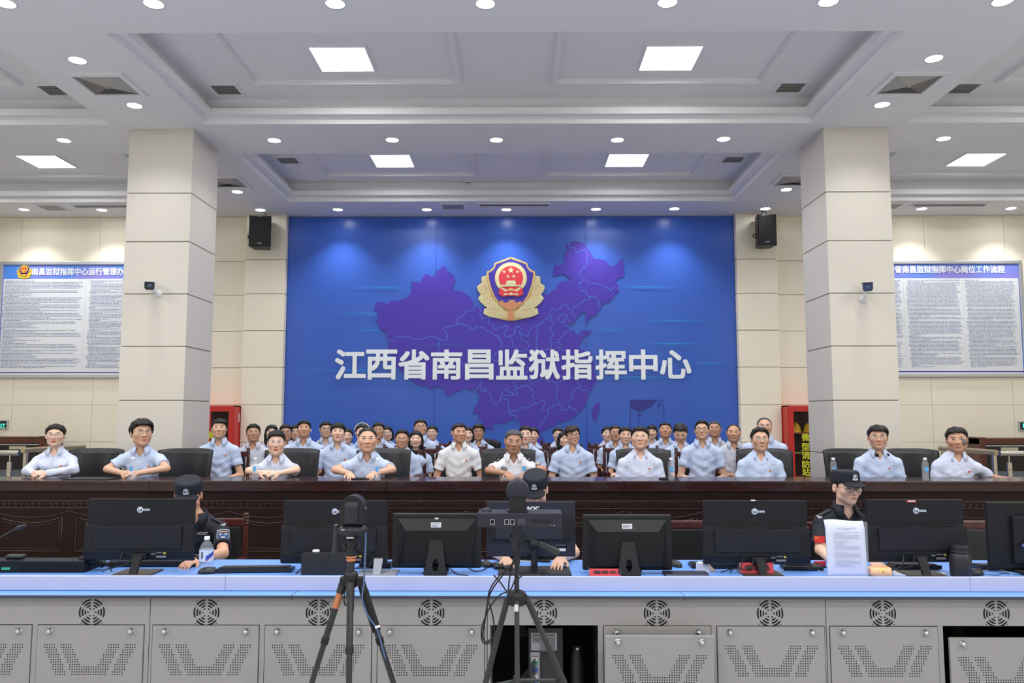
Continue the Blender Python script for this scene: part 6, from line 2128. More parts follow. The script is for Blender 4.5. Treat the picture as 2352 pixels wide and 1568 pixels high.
# ---------------------------------------------------------------- the people
FRONT = dict(h=0.0052)
CAST = [
    # ---- at the table
    dict(id='F1', eye=(124, 998.5), Y=8.22, fem=True, hair='tied', glasses='round', shirt='lilac', sleeve='long', skin='pale', hyaw=-8, pitch=4, roll=0, pin=True, lean=0.10, sw=0.168, chair='exec', cx=0.22,
         L=(63, 1081, 8.12, 76, 1087, 8.02, 'clasp'), R=(170, 1078, 8.18, 106, 1087, 8.03, 'clasp'),
         label='woman with tied hair and round glasses in long sleeves, hands clasped, leftmost at the table', who='the woman leftmost at the table'),
    dict(id='F2', eye=(331, 992), Y=8.15, hs=1.08, hair='big', glasses='thin', skin='mid', hyaw=14, pitch=3, pin=True, lean=0.14, sw=0.195, fat=1.06, chair='exec', cx=0.27, vneck=0.085,
         L=(247, 1077, 8.14, 282, 1087, 8.02, 'clasp'), R=(382, 1075, 8.16, 315, 1087, 8.02, 'clasp'),
         label='man with thick black hair and thin glasses, hands clasped behind the leftmost bottle', who='the man behind the leftmost bottle'),
    dict(id='F3', eye=(503, 981.5), Y=9.1, hair='part', skin='mid', pitch=8, pin=True, eo=0.06, hyaw=-2, chair='wood', label='man with short fringe in pale blue shirt sitting in front of the left fire cabinet', who='the man in front of the left fire cabinet'),
    dict(id='P4', eye=(582, 992), Y=9.75, hair='short', glasses='thin', shirt='grey', skin='tan', pitch=8, fat=1.05, chair='wood', label='man with rectangular glasses in greyish shirt, left of the spiky haired man', who='the man left of the spiky haired man'),
    dict(id='P5', eye=(624, 992), Y=10.6, fem=True, hair='long', skin='pale', pitch=6, chair='wood', label='long haired woman almost hidden behind the spiky haired man', who='the woman hidden behind the spiky haired man'),
    dict(id='P6', eye=(656, 992.5), Y=10.4, hair='short', glasses='dark', skin='tan', pitch=4, fat=1.05, chair='wood', label='man with dark framed glasses half hidden by the spiky haired man', who='the man half hidden by the spiky haired man'),
    dict(id='F7', eye=(634, 1015.5), Y=8.2, hair='spiky', glasses='clear', shirt='lilac', skin='pale', pitch=4, lean=0.10, sw=0.170, hyaw=-2, chair='exec', cx=0.05,
         L=(572, 1081, 8.12, 598, 1086, 8.03, 'clasp'), R=(681, 1079, 8.16, 640, 1087, 8.02, 'clasp'),
         label='spiky haired man in glasses with fingertips together behind the second bottle', who='the spiky haired man'),
    dict(id='P8', eye=(679, 991), Y=11.2, fem=True, hair='bob', glasses='round', skin='fair', chair='wood', label='woman in glasses peeking out left of the heavy man with the white earbud', who='the woman peeking out left of the heavy man'),
    dict(id='P9', eye=(698, 982.5), Y=9.9, hair='flat', skin='tan', pitch=12, fat=1.16, sw=0.215, chair='wood', earbud=True, label='heavy set man with flat top hair and a white earbud', who='the heavy man with the earbud'),
    dict(id='P10', eye=(750, 985), Y=11.0, hair='short', glasses='dark', skin='fair', pitch=6, hyaw=6, fat=1.04, chair='wood', label='man in dark round glasses just behind the young man with bowl cut hair', who='the man behind the bowl cut man'),
    dict(id='F11', eye=(776, 990.5), Y=9.2, hair='bowl', skin='pale', pitch=9, pin=True, eo=0.07, sw=0.20, chair='wood', label='young man with bowl cut hair and pin, no glasses, left of the balding man', who='the young man with bowl cut hair'),
    dict(id='P11', eye=(797, 1000), Y=10.4, fem=True, hair='ponytail', skin='pale', chair='wood', hs=0.94, label='woman hidden behind the bowl cut man with only her ponytail showing', who='the ponytailed woman behind the bowl cut man'),
    dict(id='F12', eye=(844, 1007.5), Y=8.15, hs=1.06, hair='receding', skin='mid', fat=1.14, pitch=2, lean=0.16, sw=0.20, chair='exec', cx=0.10, vneck=0.085,
         L=(770, 1078, 8.14, 803, 1088, 8.02, 'flat'), R=(901, 1078, 8.15, 858, 1088, 8.02, 'flat'),
         label='balding broad faced man with both palms flat on the table', who='the balding man with palms on the table'),
    dict(id='P13', eye=(832, 991), Y=10.2, fem=True, hair='tied', skin='pale', chair='wood', hband=True, label='woman hidden behind the balding man with a pale hairband showing', who='the woman behind the balding man'),
    dict(id='P14', eye=(869, 987), Y=10.9, hair='short', glasses='thin', skin='tan', pitch=5, chair='wood', label='man in thin glasses right behind the balding man', who='the man right behind the balding man'),
    dict(id='P15', eye=(889, 994), Y=11.6, fem=True, hair='bob', glasses='round', skin='pale', pitch=3, roll=-8, chair='wood', label='woman with bob hair and shiny glasses tilting her head', who='the woman with bob hair and shiny glasses'),
    dict(id='P16', eye=(923, 1007), Y=9.5, hair='up', glasses='thin', skin='tan', pitch=4, pin=True, sw=0.18, chair='wood', label='man with high forehead and thin glasses beside the long haired woman', who='the high forehead man beside the long haired woman'),
    dict(id='P17', eye=(955, 1007), Y=9.9, fem=True, hair='long', skin='pale', pitch=6, pin=True, fold=True, chair='wood', label='woman with long straight hair and pin, left of the man in white shirt', who='the long haired woman with the pin'),
    dict(id='P18', eye=(966, 979), Y=10.9, hair='short', glasses='dark', skin='mid', pitch=10, chair='wood', label='tall man in dark glasses behind the long haired woman with the pin', who='the tall man behind the long haired woman'),
    dict(id='P19', eye=(991, 992.5), Y=11.8, fem=True, hair='tied', glasses='round', skin='pale', hyaw=-6, chair='wood', label='woman with tied hair and round glasses right of the tall man', who='the woman right of the tall man'),
    dict(id='F20', eye=(1059, 992), Y=9.1, hair='crew', shirt='white', skin='tan', pitch=3, hyaw=16, pin=True, sw=0.195, eo=0.07, vneck=0.085, chair='wood', label='crew cut man in clean white short sleeved shirt with a pin', who='the crew cut man in white'),
    dict(id='P21', eye=(1075, 996), Y=10.6, fem=True, hair='bob', skin='pale', hyaw=4, chair='wood', hs=0.97, label='dark haired woman half hidden behind the crew cut man in white', who='the woman behind the crew cut man'),
    dict(id='P22', eye=(1099, 991), Y=11.3, hair='big', glasses='dark', skin='tan', pitch=4, jacket=True, chair='wood', label='man in dark glasses with a black jacket over his chair', who='the man with the black jacket'),
    dict(id='F23', eye=(1181, 1014.5), Y=8.15, hs=0.99, hair='grey_short', shirt='police', skin='dark', pitch=-2, hyaw=3, roll=4, lean=0.14, sw=0.185, chair='exec', cx=-0.06, vneck=0.07, police=True,
         L=(1122, 1080, 8.12, 1166, 1088, 8.0, 'flat'), R=(1247, 1078, 8.16, 1205, 1088, 8.02, 'flat'),
         label='older officer in white uniform shirt with black shoulder boards', who='the older officer in white'),
    dict(id='P24', eye=(1207, 997), Y=9.9, hair='short', skin='pale', pitch=3, fat=1.04, chair='wood', label='man without glasses right behind the officer in white', who='the man behind the officer in white'),
    dict(id='P25', eye=(1224, 998), Y=11.0, fem=True, hair='tied', skin='fair', chair='wood', label='dark haired woman showing only a sliver right of the man behind the officer', who='the woman showing as a sliver behind the officer'),
    dict(id='F26', eye=(1319, 999), Y=9.1, hs=0.98, hair='swept', glasses='dark', skin='mid', hyaw=14, pitch=2, roll=-5, pin=True, sw=0.198, eo=0.06, chair='wood', label='man with swept brown hair and black glasses, mouth slightly open', who='the man with swept brown hair'),
    dict(id='P27', eye=(1282, 997), Y=12.0, fem=True, hair='tied', glasses='round', skin='pale', fold=True, chair='wood', label='woman with folded arms and round glasses left of the swept haired man', who='the woman left of the swept haired man'),
    dict(id='P28', eye=(1300, 1008), Y=10.4, fem=True, hair='long', skin='fair', hyaw=10, chair='wood', label='woman with long black hair hidden behind the swept haired man', who='the woman behind the swept haired man'),
    dict(id='P29', eye=(1397, 995), Y=11.4, fem=True, hair='tied', skin='pale', hyaw=8, fold=True, chair='wood', label='woman in grey white shirt leftmost of the three close heads', who='the woman leftmost of three close heads', shirt='grey'),
    dict(id='P30', eye=(1415, 993), Y=10.8, hair='crew', glasses='thin', skin='tan', hyaw=8, pitch=5, chair='wood', label='man in thin glasses between two women, middle of the three close heads', who='the man between the two women'),
    dict(id='P31', eye=(1438, 998.5), Y=10.1, fem=True, hair='tied', skin='fair', hyaw=6, pitch=2, fold=True, chair='wood', label='woman with folded arms and bare forehead, rightmost of three close heads', who='the woman rightmost of three close heads'),
    dict(id='F32', eye=(1470, 1002.5), Y=8.35, hair='short', glasses='clear', shirt='lilac', sleeve='long', skin='fair', pitch=11, pin=True, sw=0.19, lean=0.02, chair='exec', cx=0.08, vneck=0.07, label='man in clear glasses and long sleeves beside a bottle and phone', who='the man in clear glasses beside the phone'),
    dict(id='P33', eye=(1497, 991), Y=11.8, fem=True, hair='bangs', skin='pale', pitch=6, chair='wood', label='woman with a fringe behind the man in clear glasses', who='the woman with a fringe'),
    dict(id='P34', eye=(1528, 984.5), Y=11.0, hair='crew', skin='tan', pitch=13, chair='wood', label='man with short cropped hair tilting his face up, no glasses', who='the cropped haired man tilting his face up'),
    dict(id='P35', eye=(1563, 1000), Y=9.9, hair='flat', glasses='clear', skin='mid', pitch=-24, hs=1.02, chair='wood', label='man in glasses with head bowed looking down', who='the man with bowed head'),
    dict(id='F36', eye=(1612, 985), Y=9.1, hair='up', glasses='dark', skin='mid', pitch=9, sw=0.19, eo=0.06, chair='wood', label='man in black glasses with high hairline sitting tall, right of the bowed man', who='the man in black glasses right of the bowed man'),
    dict(id='P37', eye=(1641, 983), Y=10.6, hair='grey_short', glasses='thin', shirt='grey', skin='tan', pitch=9, fat=1.06, chair='wood', label='man with greying hair and thin glasses close behind the tall sitting man', who='the greying man close behind'),
    dict(id='P38', eye=(1685, 992.5), Y=9.9, hair='bald', shirt='grey', skin='tan', pitch=4, chair='wood', label='nearly bald man without glasses in greyish shirt', who='the nearly bald man'),
    dict(id='F39', eye=(1749, 1007), Y=8.35, hair='up', glasses='thin', skin='mid', pitch=6, hyaw=10, pin=True, sw=0.19, lean=0.02, chair='exec', cx=0.14, label='man in thin dark topped glasses with a pin, rightmost of the middle group', who='the man rightmost of the middle group'),
    dict(id='P40', eye=(1757, 978), Y=9.3, hair='grey_bald', glasses='thin', skin='mid', pitch=4, sw=0.215, fat=1.1, hyaw=4, chair='wood', label='grey haired older man half hidden by the man in front of him, right end', who='the grey haired older man'),
    dict(id='F41', eye=(2018, 1003), Y=8.25, hair='part', glasses='thin', sleeve='long', skin='mid', hyaw=4, pitch=2, pin=True, sw=0.188, lean=0.05, chair='exec', cx=-0.12, headset=True, label='man with a black headset round his neck, in front of the right column', who='the man with the headset'),
    dict(id='F42', eye=(2199, 1009), Y=8.15, hs=1.03, hair='short', skin='patch', pitch=0, hyaw=3, roll=-3, pin=True, sw=0.195, fat=1.06, lean=0.05, chair='exec', cx=-0.18, sh=(0.0, -0.02), shirt='lilac', hx=-0.05,
         R=(2284, 1099, 8.3, 2330, 1103, 8.15, 'rest'), label='man with a grey mark on his cheek leaning sideways, rightmost at the table', who='the man rightmost at the table'),
    # ---- operators at the console
    dict(id='O1', eye=(428, 1150), Y=5.72, floor=0.0, hair='cap', shirt='navy', skin='tan', hyaw=-7, pitch=-18, yaw=-6, sw=0.20, sl=0.72, lean=0.16, hs=1.08, nx=0.05, vneck=0.06, cap=True, h=0.0058,
         L=(400, 1250, 5.55, 400, 1284, 5.30, 'flat'), R=(512, 1270, 5.55, 446, 1285, 5.22, 'flat'),
         label='officer in black cap and navy uniform with shoulder patch, face behind a monitor', who='the officer with the shoulder patch'),
    dict(id='O2', eye=(1228, 1138), Y=5.62, floor=0.0, hair='cap', shirt='navy', skin='fair', hyaw=-4, pitch=-22, sw=0.19, lean=0.14, hs=1.06, vneck=0.06, cap=True, h=0.0058,
         L=(1140, 1268, 5.50, 1162, 1285, 5.22, 'flat'), R=(1318, 1268, 5.50, 1288, 1283, 5.20, 'flat'),
         label='officer in black cap bowed behind the tall camera, only his brow showing', who='the officer behind the tall camera'),
    dict(id='O3', eye=(1960, 1122), Y=5.62, floor=0.0, hair='cap', glasses='round', shirt='navy', skin='fair', hyaw=32, pitch=-1, yaw=14, sw=0.19, sl=0.80, lean=0.08, hs=1.06, vneck=0.07, cap=True, h=0.0052,
         L=(1885, 1262, 5.60, 1915, 1292, 5.28, 'flat'), R=(2040, 1250, 5.55, 2010, 1290, 5.25, 'flat'),
         label='bespectacled officer in navy cap and uniform with red flag patch', who='the bespectacled officer'),
]

# ---------------------------------------------------------------- seats
M_LEATH = mat('black leather', (0.016, 0.016, 0.018), 0.36, bump=0.12, bscale=60)
M_CWOOD = wood('chair mahogany', lin(58, 24, 19), lin(84, 38, 30), 0.3, (3, 3, 1))
def exec_chair():
    t = thing('executive_chair', '', 'chair', (0, 0, Z_PLAT), 0, 'black leather chairs at the table')
    MB().box((-0.27, -0.26, 0.38), (0.27, 0.24, 0.49), 0, 0.035).build('seat', M_LEATH, t)
    m = MB()
    # curved back: a grid with a waist and wrapped edges
    nu, nv = 14, 10
    vs = []
    for side in (0, 1):
        for j in range(nv + 1):
            z = 0.46 + 0.56 * j / nv
            for i in range(nu + 1):
                u = -1 + 2 * i / nu
                w = 0.295 - 0.02 * (1 - j / nv)
                edge = abs(u) ** 4
                y = 0.22 + 0.05 * (j / nv) - 0.035 * edge - 0.02 * math.sin(math.pi * j / nv)
                groove = 0.010 * math.exp(-((abs(u) - 0.60) / 0.05) ** 2)
                yy = y + groove if side == 0 else y + 0.095 - 0.05 * edge
                zz = z - 0.02 * edge * (j == nv)
                vs.append((u * w, yy, zz))
    n = (nu + 1) * (nv + 1)
    fs = []
    for j in range(nv):
        for i in range(nu):
            k = j * (nu + 1) + i
            fs.append((k, k + 1, k + nu + 2, k + nu + 1))
            fs.append((n + k, n + k + nu + 1, n + k + nu + 2, n + k + 1))
    for i in range(nu):
        k = nv * (nu + 1) + i
        fs.append((k, k + 1, n + k + 1, n + k))
        fs.append((i, n + i, n + i + 1, i + 1))
    for j in range(nv):
        k = j * (nu + 1)
        fs.append((k, k + nu + 1, n + k + nu + 1, n + k))
        k += nu
        fs.append((k, n + k, n + k + nu + 1, k + nu + 1))
    m.add(vs, fs, 0, True)
    m.build('backrest', M_LEATH, t)
    for s in (-1, 1):
        m = MB()
        m.box((s * 0.30 - 0.035, -0.20, 0.60), (s * 0.30 + 0.035, 0.18, 0.64), 0, 0.015)
        m.tube(catmull([(s * 0.30, -0.14, 0.61), (s * 0.30, -0.17, 0.52), (s * 0.29, -0.05, 0.44)], 5), 0.02, 8)
        m.tube(catmull([(s * 0.30, 0.14, 0.61), (s * 0.30, 0.2, 0.55), (s * 0.28, 0.22, 0.50)], 5), 0.02, 8)
        m.build('armrest', M_LEATH, t)
    m = MB()
    m.lathe([(0.03, 0.09), (0.03, 0.24), (0.022, 0.24), (0.022, 0.39)], n=14)
    m.build('gas_stem', M_CHROME, t)
    m = MB()
    for k in range(5):
        a = 2 * math.pi * k / 5 + 0.3
        m.tube([(0.02 * math.cos(a), 0.02 * math.sin(a), 0.11), (0.30 * math.cos(a), 0.30 * math.sin(a), 0.07)], [0.028, 0.018], 8)
        m.lathe([(0.0, -0.02), (0.03, -0.02), (0.03, 0.02), (0.0, 0.02)], (0.30 * math.cos(a), 0.30 * math.sin(a), 0.031), 12, 0, 'x')
    m.build('star_base', M_BLACK, t)
    return t
def wood_chair():
    t = thing('wooden_armchair', '', 'chair', (0, 0, Z_PLAT), 0, 'wooden framed chairs with dark leather')
    MB().box((-0.235, -0.25, 0.38), (0.235, 0.22, 0.455), 0, 0.03).build('seat', M_LEATH, t)
    MB().box((-0.20, 0.245, 0.52), (0.20, 0.285, 0.90), 0, 0.018).build('back_pad', M_LEATH, t)
    m = MB()
    m.box((-0.225, 0.24, 0.895), (0.225, 0.285, 0.955), 0, 0.012)
    MB().box((-0.225, 0.25, 0.48), (0.225, 0.28, 0.525), 0, 0.006).build('lower_rail', M_CWOOD, t)
    m.build('back_rail', M_CWOOD, t)
    for s in (-1, 1):
        m = MB()
        m.tube([(s * 0.235, 0.22, 0.0), (s * 0.235, 0.235, 0.42), (s * 0.235, 0.262, 0.90)], [0.018, 0.021, 0.019], 10)
        for z in (0.905, 0.928, 0.951, 0.974):
            m.lathe([(0.012, z), (0.022, z + 0.006), (0.022, z + 0.014), (0.012, z + 0.021)], (s * 0.235, 0.263, 0), 12)
        m.build('leg', M_CWOOD, t)
        MB().tube([(s * 0.235, -0.22, 0.0), (s * 0.235, -0.22, 0.66)], 0.02, 10).build('leg', M_CWOOD, t)
        MB().tube(catmull([(s * 0.235, -0.25, 0.66), (s * 0.245, -0.05, 0.675), (s * 0.235, 0.24, 0.65)], 5), 0.021, 10).build('armrest', M_CWOOD, t)
        MB().box((s * 0.235 - 0.012, -0.2, 0.33), (s * 0.235 + 0.012, 0.21, 0.38)).build('side_rail', M_CWOOD, t)
    MB().box((-0.225, -0.235, 0.33), (0.225, -0.205, 0.38)).build('front_rail', M_CWOOD, t)
    return t
chair0 = {}
def put_chair(kind, x, y, z, rz, label, group):
    if kind not in chair0:
        c = exec_chair() if kind == 'exec' else wood_chair()
        chair0[kind] = c
        c.location = (x, y, z)
        c.rotation_euler = (0, 0, rz)
        c['label'] = label
        c['group'] = group
        return c
    return copy_tree(chair0[kind], (x, y, z), rz, label, group)

people = {}
for i, sp in enumerate(CAST):
    s = dict(sp)
    if s['id'][0] == 'F' and 'h' not in s:
        s['h'] = 0.0054 if s['Y'] < 8.6 else 0.0058
    s.setdefault('h', 0.0066)
    if s.get('chair') == 'exec':
        s['hs'] = s.get('hs', 1.0) * 1.11
    s.setdefault('detail', s['id'][0] == 'F')
    s['group'] = {'F': 'people seated at and just behind the table', 'P': 'people in the rows behind', 'O': 'officers operating the console'}[s['id'][0]]
    r, D = make_person(s, i)
    people[s['id']] = (r, D)
    o = D['org']
    if s['id'][0] == 'O':
        put_chair('wood', o[0], o[1] + 0.06, 0.0, D['yaw'] * 0.6, 'wooden armchair at the console under ' + s['who'], 'wooden framed chairs at the console')
    elif s['chair'] == 'exec':
        put_chair('exec', o[0] + s.get('cx', 0), max(o[1] + 0.02, 8.53), Z_PLAT, 0, 'black leather executive chair of ' + s['who'], 'black leather chairs at the table')
    else:
        put_chair('wood', o[0], o[1] + 0.02, Z_PLAT, 0, 'wooden framed leather chair of ' + s['who'], 'wooden framed chairs in the audience rows')

# ---- things only some of them wear
def cap_for(D):
    def f(P):
        d = ell(P, (0, 0.010, 0.030), (0.0885, 0.110, 0.190))
        d = smax(d, P[:, 2] - 0.112, 0.016)
        d = np.maximum(d, 0.034 - P[:, 2] - 0.06 * np.maximum(0, P[:, 1]))
        d = np.maximum(d, -ell(P, (0, 0.010, 0.016), (0.084, 0.104, 0.080)) )
        br = ell(np.stack([P[:, 0], P[:, 1], P[:, 2] + 0.35 * np.minimum(0, P[:, 1] + 0.09) * -1 + 2.2 * P[:, 0] ** 2], 1), (0, -0.096, 0.040), (0.076, 0.064, 0.0075))
        br = np.maximum(br, P[:, 1] + 0.070)
        return np.minimum(d, br)
    v, q = sdf_mesh(f, (-0.12, -0.19, 0.0), (0.12, 0.14, 0.15), 0.0048)
    o = D['hpart']('cap', np_mesh('cap', v, q, mat('cap navy black', lin(19, 22, 34), 0.8, bump=0.1, bscale=120)))
    # badge: a ring with a shield and wings
    m = MB()
    def disc(cx, cz, r0, r1, y):
        n = 18
        vs = []
        for k in range(n):
            a = 2 * math.pi * k / n
            vs += [(cx + r0 * math.cos(a), y, cz + r0 * math.sin(a)), (cx + r1 * math.cos(a), y, cz + r1 * math.sin(a))]
        m.add(vs, [(2 * k, (2 * k + 2) % (2 * n), (2 * k + 3) % (2 * n), 2 * k + 1) for k in range(n)], 0)
    yb = -0.1065
    disc(0, 0.078, 0.0125, 0.0165, yb)
    m.poly([(-0.008, 0.093), (0, 0.096), (0.008, 0.093), (0.006, 0.082), (0, 0.077), (-0.006, 0.082)], 0.001, 0, Matrix.Translation((0, yb, -0.008)))
    m.poly([(-0.018, 0.077), (-0.011, 0.071), (0.011, 0.071), (0.018, 0.077), (0.020, 0.069), (0.012, 0.063), (-0.012, 0.063), (-0.020, 0.069)], 0.001, 0, Matrix.Translation((0, yb, -0.008)))
    child('cap_badge', m.mesh('cap_badge', mat('badge silver white', lin(206, 210, 222), 0.5)), o)
for k in ('O1', 'O2', 'O3'):
    cap_for(people[k][1])

def on_shoulder(D, s, name, mats, w=0.052, L=0.115, marks=True):
    """shoulder board from the neck towards the arm"""
    S0 = D['Sh'][0 if s < 0 else 1]
    N = D['N']
    x0 = S0[0] * 0.62 + N[0] * 0.38
    x1 = S0[0] + s * 0.035
    P = np.zeros((80, 3), np.float32)
    zs = []
    for x in (x0, (x0 + x1) / 2, x1):
        P[:, 0], P[:, 1] = x, S0[1]
        P[:, 2] = np.linspace(S0[2] + 0.16, S0[2] - 0.06, 80)
        d = D['shirt_f'](P)
        zs.append(P[np.argmax(d < 0), 2] + 0.004)
    m = MB()
    xs_ = [x0, (x0 + x1) / 2, x1]
    vs, fs = [], []
    for x, z in zip(xs_, zs):
        vs += [(x, S0[1] - w / 2, z - 0.004), (x, S0[1] + w / 2, z), (x, S0[1] + w / 2, z + 0.007), (x, S0[1] - w / 2, z + 0.005)]
    for k in range(2):
        a = 4 * k
        for q in range(4):
            fs.append((a + q, a + (q + 1) % 4, a + 4 + (q + 1) % 4, a + 4 + q))
    fs += [(0, 3, 2, 1), (8, 9, 10, 11)]
    m.add(vs, fs if s < 0 else [f[::-1] for f in fs], 0)
    if marks:
        for t, ww in ((0.93, 0.006),):
            i = 1
            f = (t - 0.5) * 2
            z = zs[1] * (1 - f) + zs[2] * f
            x = xs_[1] * (1 - f) + xs_[2] * f
            m.cbox((x, S0[1] - w * 0.30, z + 0.004), (0.008, w * 0.5, 0.010), 1)
            m.cbox((x - s * 0.012, S0[1] - w * 0.52, z - 0.001), (0.030, 0.006, 0.012), 1)
        z = zs[1]
        if 'star' in name:
            m.lathe([(0.0, 0.012), (0.009, 0.010), (0.009, 0.0)], (xs_[1], S0[1] - w * 0.25, z), 8, 1)
    m.build('shoulder_board', mats, D['root'])
M_EPB = mat('shoulder board black', (0.012, 0.012, 0.016), 0.6)
M_EPW = mat('shoulder board white', lin(228, 230, 236), 0.5)
for k, ss in (('F23', (-1, 1)), ('O1', (-1, 1)), ('O3', (-1, 1)), ('O2', (-1, 1))):
    for s in ss:
        on_shoulder(people[k][1], s, 'star' if k == 'F23' else 'bar', [M_EPB, M_EPW])

# older officer: oval chest badge, number plate, sleeve patch, pocket flaps
D = people['F23'][1]
N, zV = D['N'], D['zV']
def chest(x, z):
    return D['front'](N[0] + x, z)
m = MB()
y = chest(-0.095, zV - 0.045)
n = 20
m.add([(N[0] - 0.095 + 0.034 * math.cos(2 * math.pi * k / n), y - 0.004, zV - 0.045 + 0.019 * math.sin(2 * math.pi * k / n) - 0.3 * 0.034 * math.cos(2 * math.pi * k / n)) for k in range(n)], [tuple(range(n))], 0)
m.add([(N[0] - 0.095 + 0.027 * math.cos(2 * math.pi * k / n), y - 0.005, zV - 0.045 + 0.013 * math.sin(2 * math.pi * k / n) - 0.3 * 0.027 * math.cos(2 * math.pi * k / n)) for k in range(n)], [tuple(range(n))], 1)
m.add([(N[0] - 0.095 + 0.022 * math.cos(2 * math.pi * k / n), y - 0.006, zV - 0.045 + 0.006 * math.sin(2 * math.pi * k / n) - 0.3 * 0.022 * math.cos(2 * math.pi * k / n)) for k in range(n)], [tuple(range(n))], 2)
m.build('chest_badge', [M_EPB, mat('badge grey', lin(168, 170, 176), 0.5), mat('badge mid grey', lin(96, 98, 104), 0.5)], D['root'])
m = MB()
y = chest(0.105, zV - 0.035)
m.cbox((N[0] + 0.105, y - 0.003, zV - 0.035), (0.034, 0.005, 0.026), 0, 0.002)
m.cbox((N[0] + 0.105, y - 0.006, zV - 0.035), (0.018, 0.002, 0.012), 1)
m.build('number_badge', [M_EPB, M_EPW], D['root'])
for s in (-1, 1):
    m = MB()
    y = chest(s * 0.09, zV - 0.105)
    m.add([(N[0] + s * 0.09 - 0.05, y - 0.002, zV - 0.085), (N[0] + s * 0.09 + 0.05, y - 0.002, zV - 0.085), (N[0] + s * 0.09 + 0.05, y - 0.004, zV - 0.118), (N[0] + s * 0.09, y - 0.005, zV - 0.132), (N[0] + s * 0.09 - 0.05, y - 0.004, zV - 0.118)], [(0, 4, 3, 2, 1)])
    o = m.build('pocket_flap', SH['police'], D['shirt'])
    md = o.modifiers.new('thickness', 'SOLIDIFY')
    md.thickness = 0.003

def sleeve_patch(D, s, name, make, t=0.45, ang=0.35):
    """a patch lying on the outside of the upper arm; make(mb, M) draws in x-z facing -y"""
    i = 0 if s < 0 else 1
    S0, E0 = D['Sh'][i], D['E'][i]
    c = S0 + (E0 - S0) * t
    dn = (S0 - E0) / np.linalg.norm(S0 - E0) * 0.35 + np.array([0, 0, 1.0])
    dn /= np.linalg.norm(dn)
    out = np.array([s * math.sin(ang + 0.5), -math.cos(ang + 0.5), 0.0])
    out = out - dn * (out @ dn)
    out /= np.linalg.norm(out)
    P = np.array([c + out * r for r in np.linspace(0.16, 0.0, 90)], np.float32)
    k = np.argmax(D['shirt_f'](P) < 0)
    pos = P[k].astype(float) + out * 0.010
    zax = Vector(dn)
    yax = Vector(-out)
    xax = yax.cross(zax)
    M = Matrix((( xax.x, yax.x, zax.x, pos[0]), (xax.y, yax.y, zax.y, pos[1]), (xax.z, yax.z, zax.z, pos[2]), (0, 0, 0, 1)))
    m = MB()
    mats = make(m)
    m.v = [tuple(M @ Vector(p)) for p in m.v]
    m.build(name, mats, D['root'])
def shield(m):
    for k, (w, d) in enumerate(((1.0, 0.0), (0.9, 0.0012), (0.8, 0.0024))):
        m.poly([(-0.040 * w, 0.045 * w), (0.0, 0.052 * w), (0.040 * w, 0.045 * w), (0.042 * w, -0.005), (0.028 * w, -0.038 * w), (0.0, -0.055 * w), (-0.028 * w, -0.038 * w), (-0.042 * w, -0.005)], 0.002, [0, 1, 0][k] if k < 2 else 2, Matrix.Translation((0, -d, 0)))
    m.poly([(0.018 * math.cos(a), -0.016 + 0.018 * math.sin(a)) for a in [2 * math.pi * k / 16 for k in range(16)]], 0.001, 0, Matrix.Translation((0, -0.0046, 0)))
    m.poly([(0.011 * math.cos(a) + 0.003, -0.021 + 0.011 * math.sin(a)) for a in [2 * math.pi * k / 12 for k in range(12)]], 0.001, 3, Matrix.Translation((0, -0.0058, 0)))
    m.poly([(-0.028, 0.030), (0.028, 0.030), (0.028, 0.036), (-0.028, 0.036)], 0.001, 3, Matrix.Translation((0, -0.0046, 0)))
    m.poly([(-0.026, 0.010), (-0.010, 0.010), (-0.010, 0.020), (-0.026, 0.020)], 0.001, 0, Matrix.Translation((0, -0.0046, 0)))
    m.poly([(0.010, 0.010), (0.026, 0.010), (0.026, 0.020), (0.010, 0.020)], 0.001, 0, Matrix.Translation((0, -0.0046, 0)))
    return [mat('patch silver', lin(196, 200, 206), 0.5), mat('patch dark', lin(40, 52, 84), 0.5), mat('patch blue', lin(52, 76, 124), 0.5), mat('patch orange', lin(230, 160, 50), 0.5)]
sleeve_patch(people['O1'][1], 1, 'sleeve_patch', shield, 0.34, -0.2)
sleeve_patch(people['F23'][1], 1, 'sleeve_patch', shield, 0.42, 0.35)
def flag(m):
    m.box((-0.034, -0.003, -0.023), (0.034, 0.0, 0.023), 0)
    def st(cx, cz, r):
        m.poly([(cx + (r if i % 2 == 0 else r * 0.4) * math.sin(math.pi * i / 5), cz + (r if i % 2 == 0 else r * 0.4) * math.cos(math.pi * i / 5)) for i in range(10)], 0.001, 1, Matrix.Translation((0, -0.0032, 0)))
    st(-0.021, 0.010, 0.0078)
    for x, z in ((-0.009, 0.018), (-0.005, 0.012), (-0.005, 0.005), (-0.010, 0.0)):
        st(x, z, 0.0028)
    return [mat('flag red', lin(206, 36, 40), 0.6), mat('flag yellow', lin(236, 200, 60), 0.6)]
sleeve_patch(people['O3'][1], -1, 'flag_patch', flag, 0.62, 0.0)
# embroidered number on the left officer's chest
D = people['O1'][1]
N = D['N']
x, z = N[0] + 0.066, D['zV'] - 0.045
y = D['front'](x, z)
m = MB()
text_to(m, '1302207', 0.03, (x, y - 0.004, z), 0, 0.0006, width=0.075, height=0.020)
m.build('service_number', mat('thread silver', lin(170, 172, 178), 0.6), D['root'])
# bracelet-like black watch of the left officer
D = people['O1'][1]
w, e = D['Wr'][1], D['E'][1]
a = (w - e) / np.linalg.norm(w - e)
m = MB()
m.tube([tuple(w - a * 0.015), tuple(w + a * 0.015)], 0.036, 16)
m.build('wristwatch', mat('watch black', (0.012, 0.012, 0.012), 0.4), D['root'])
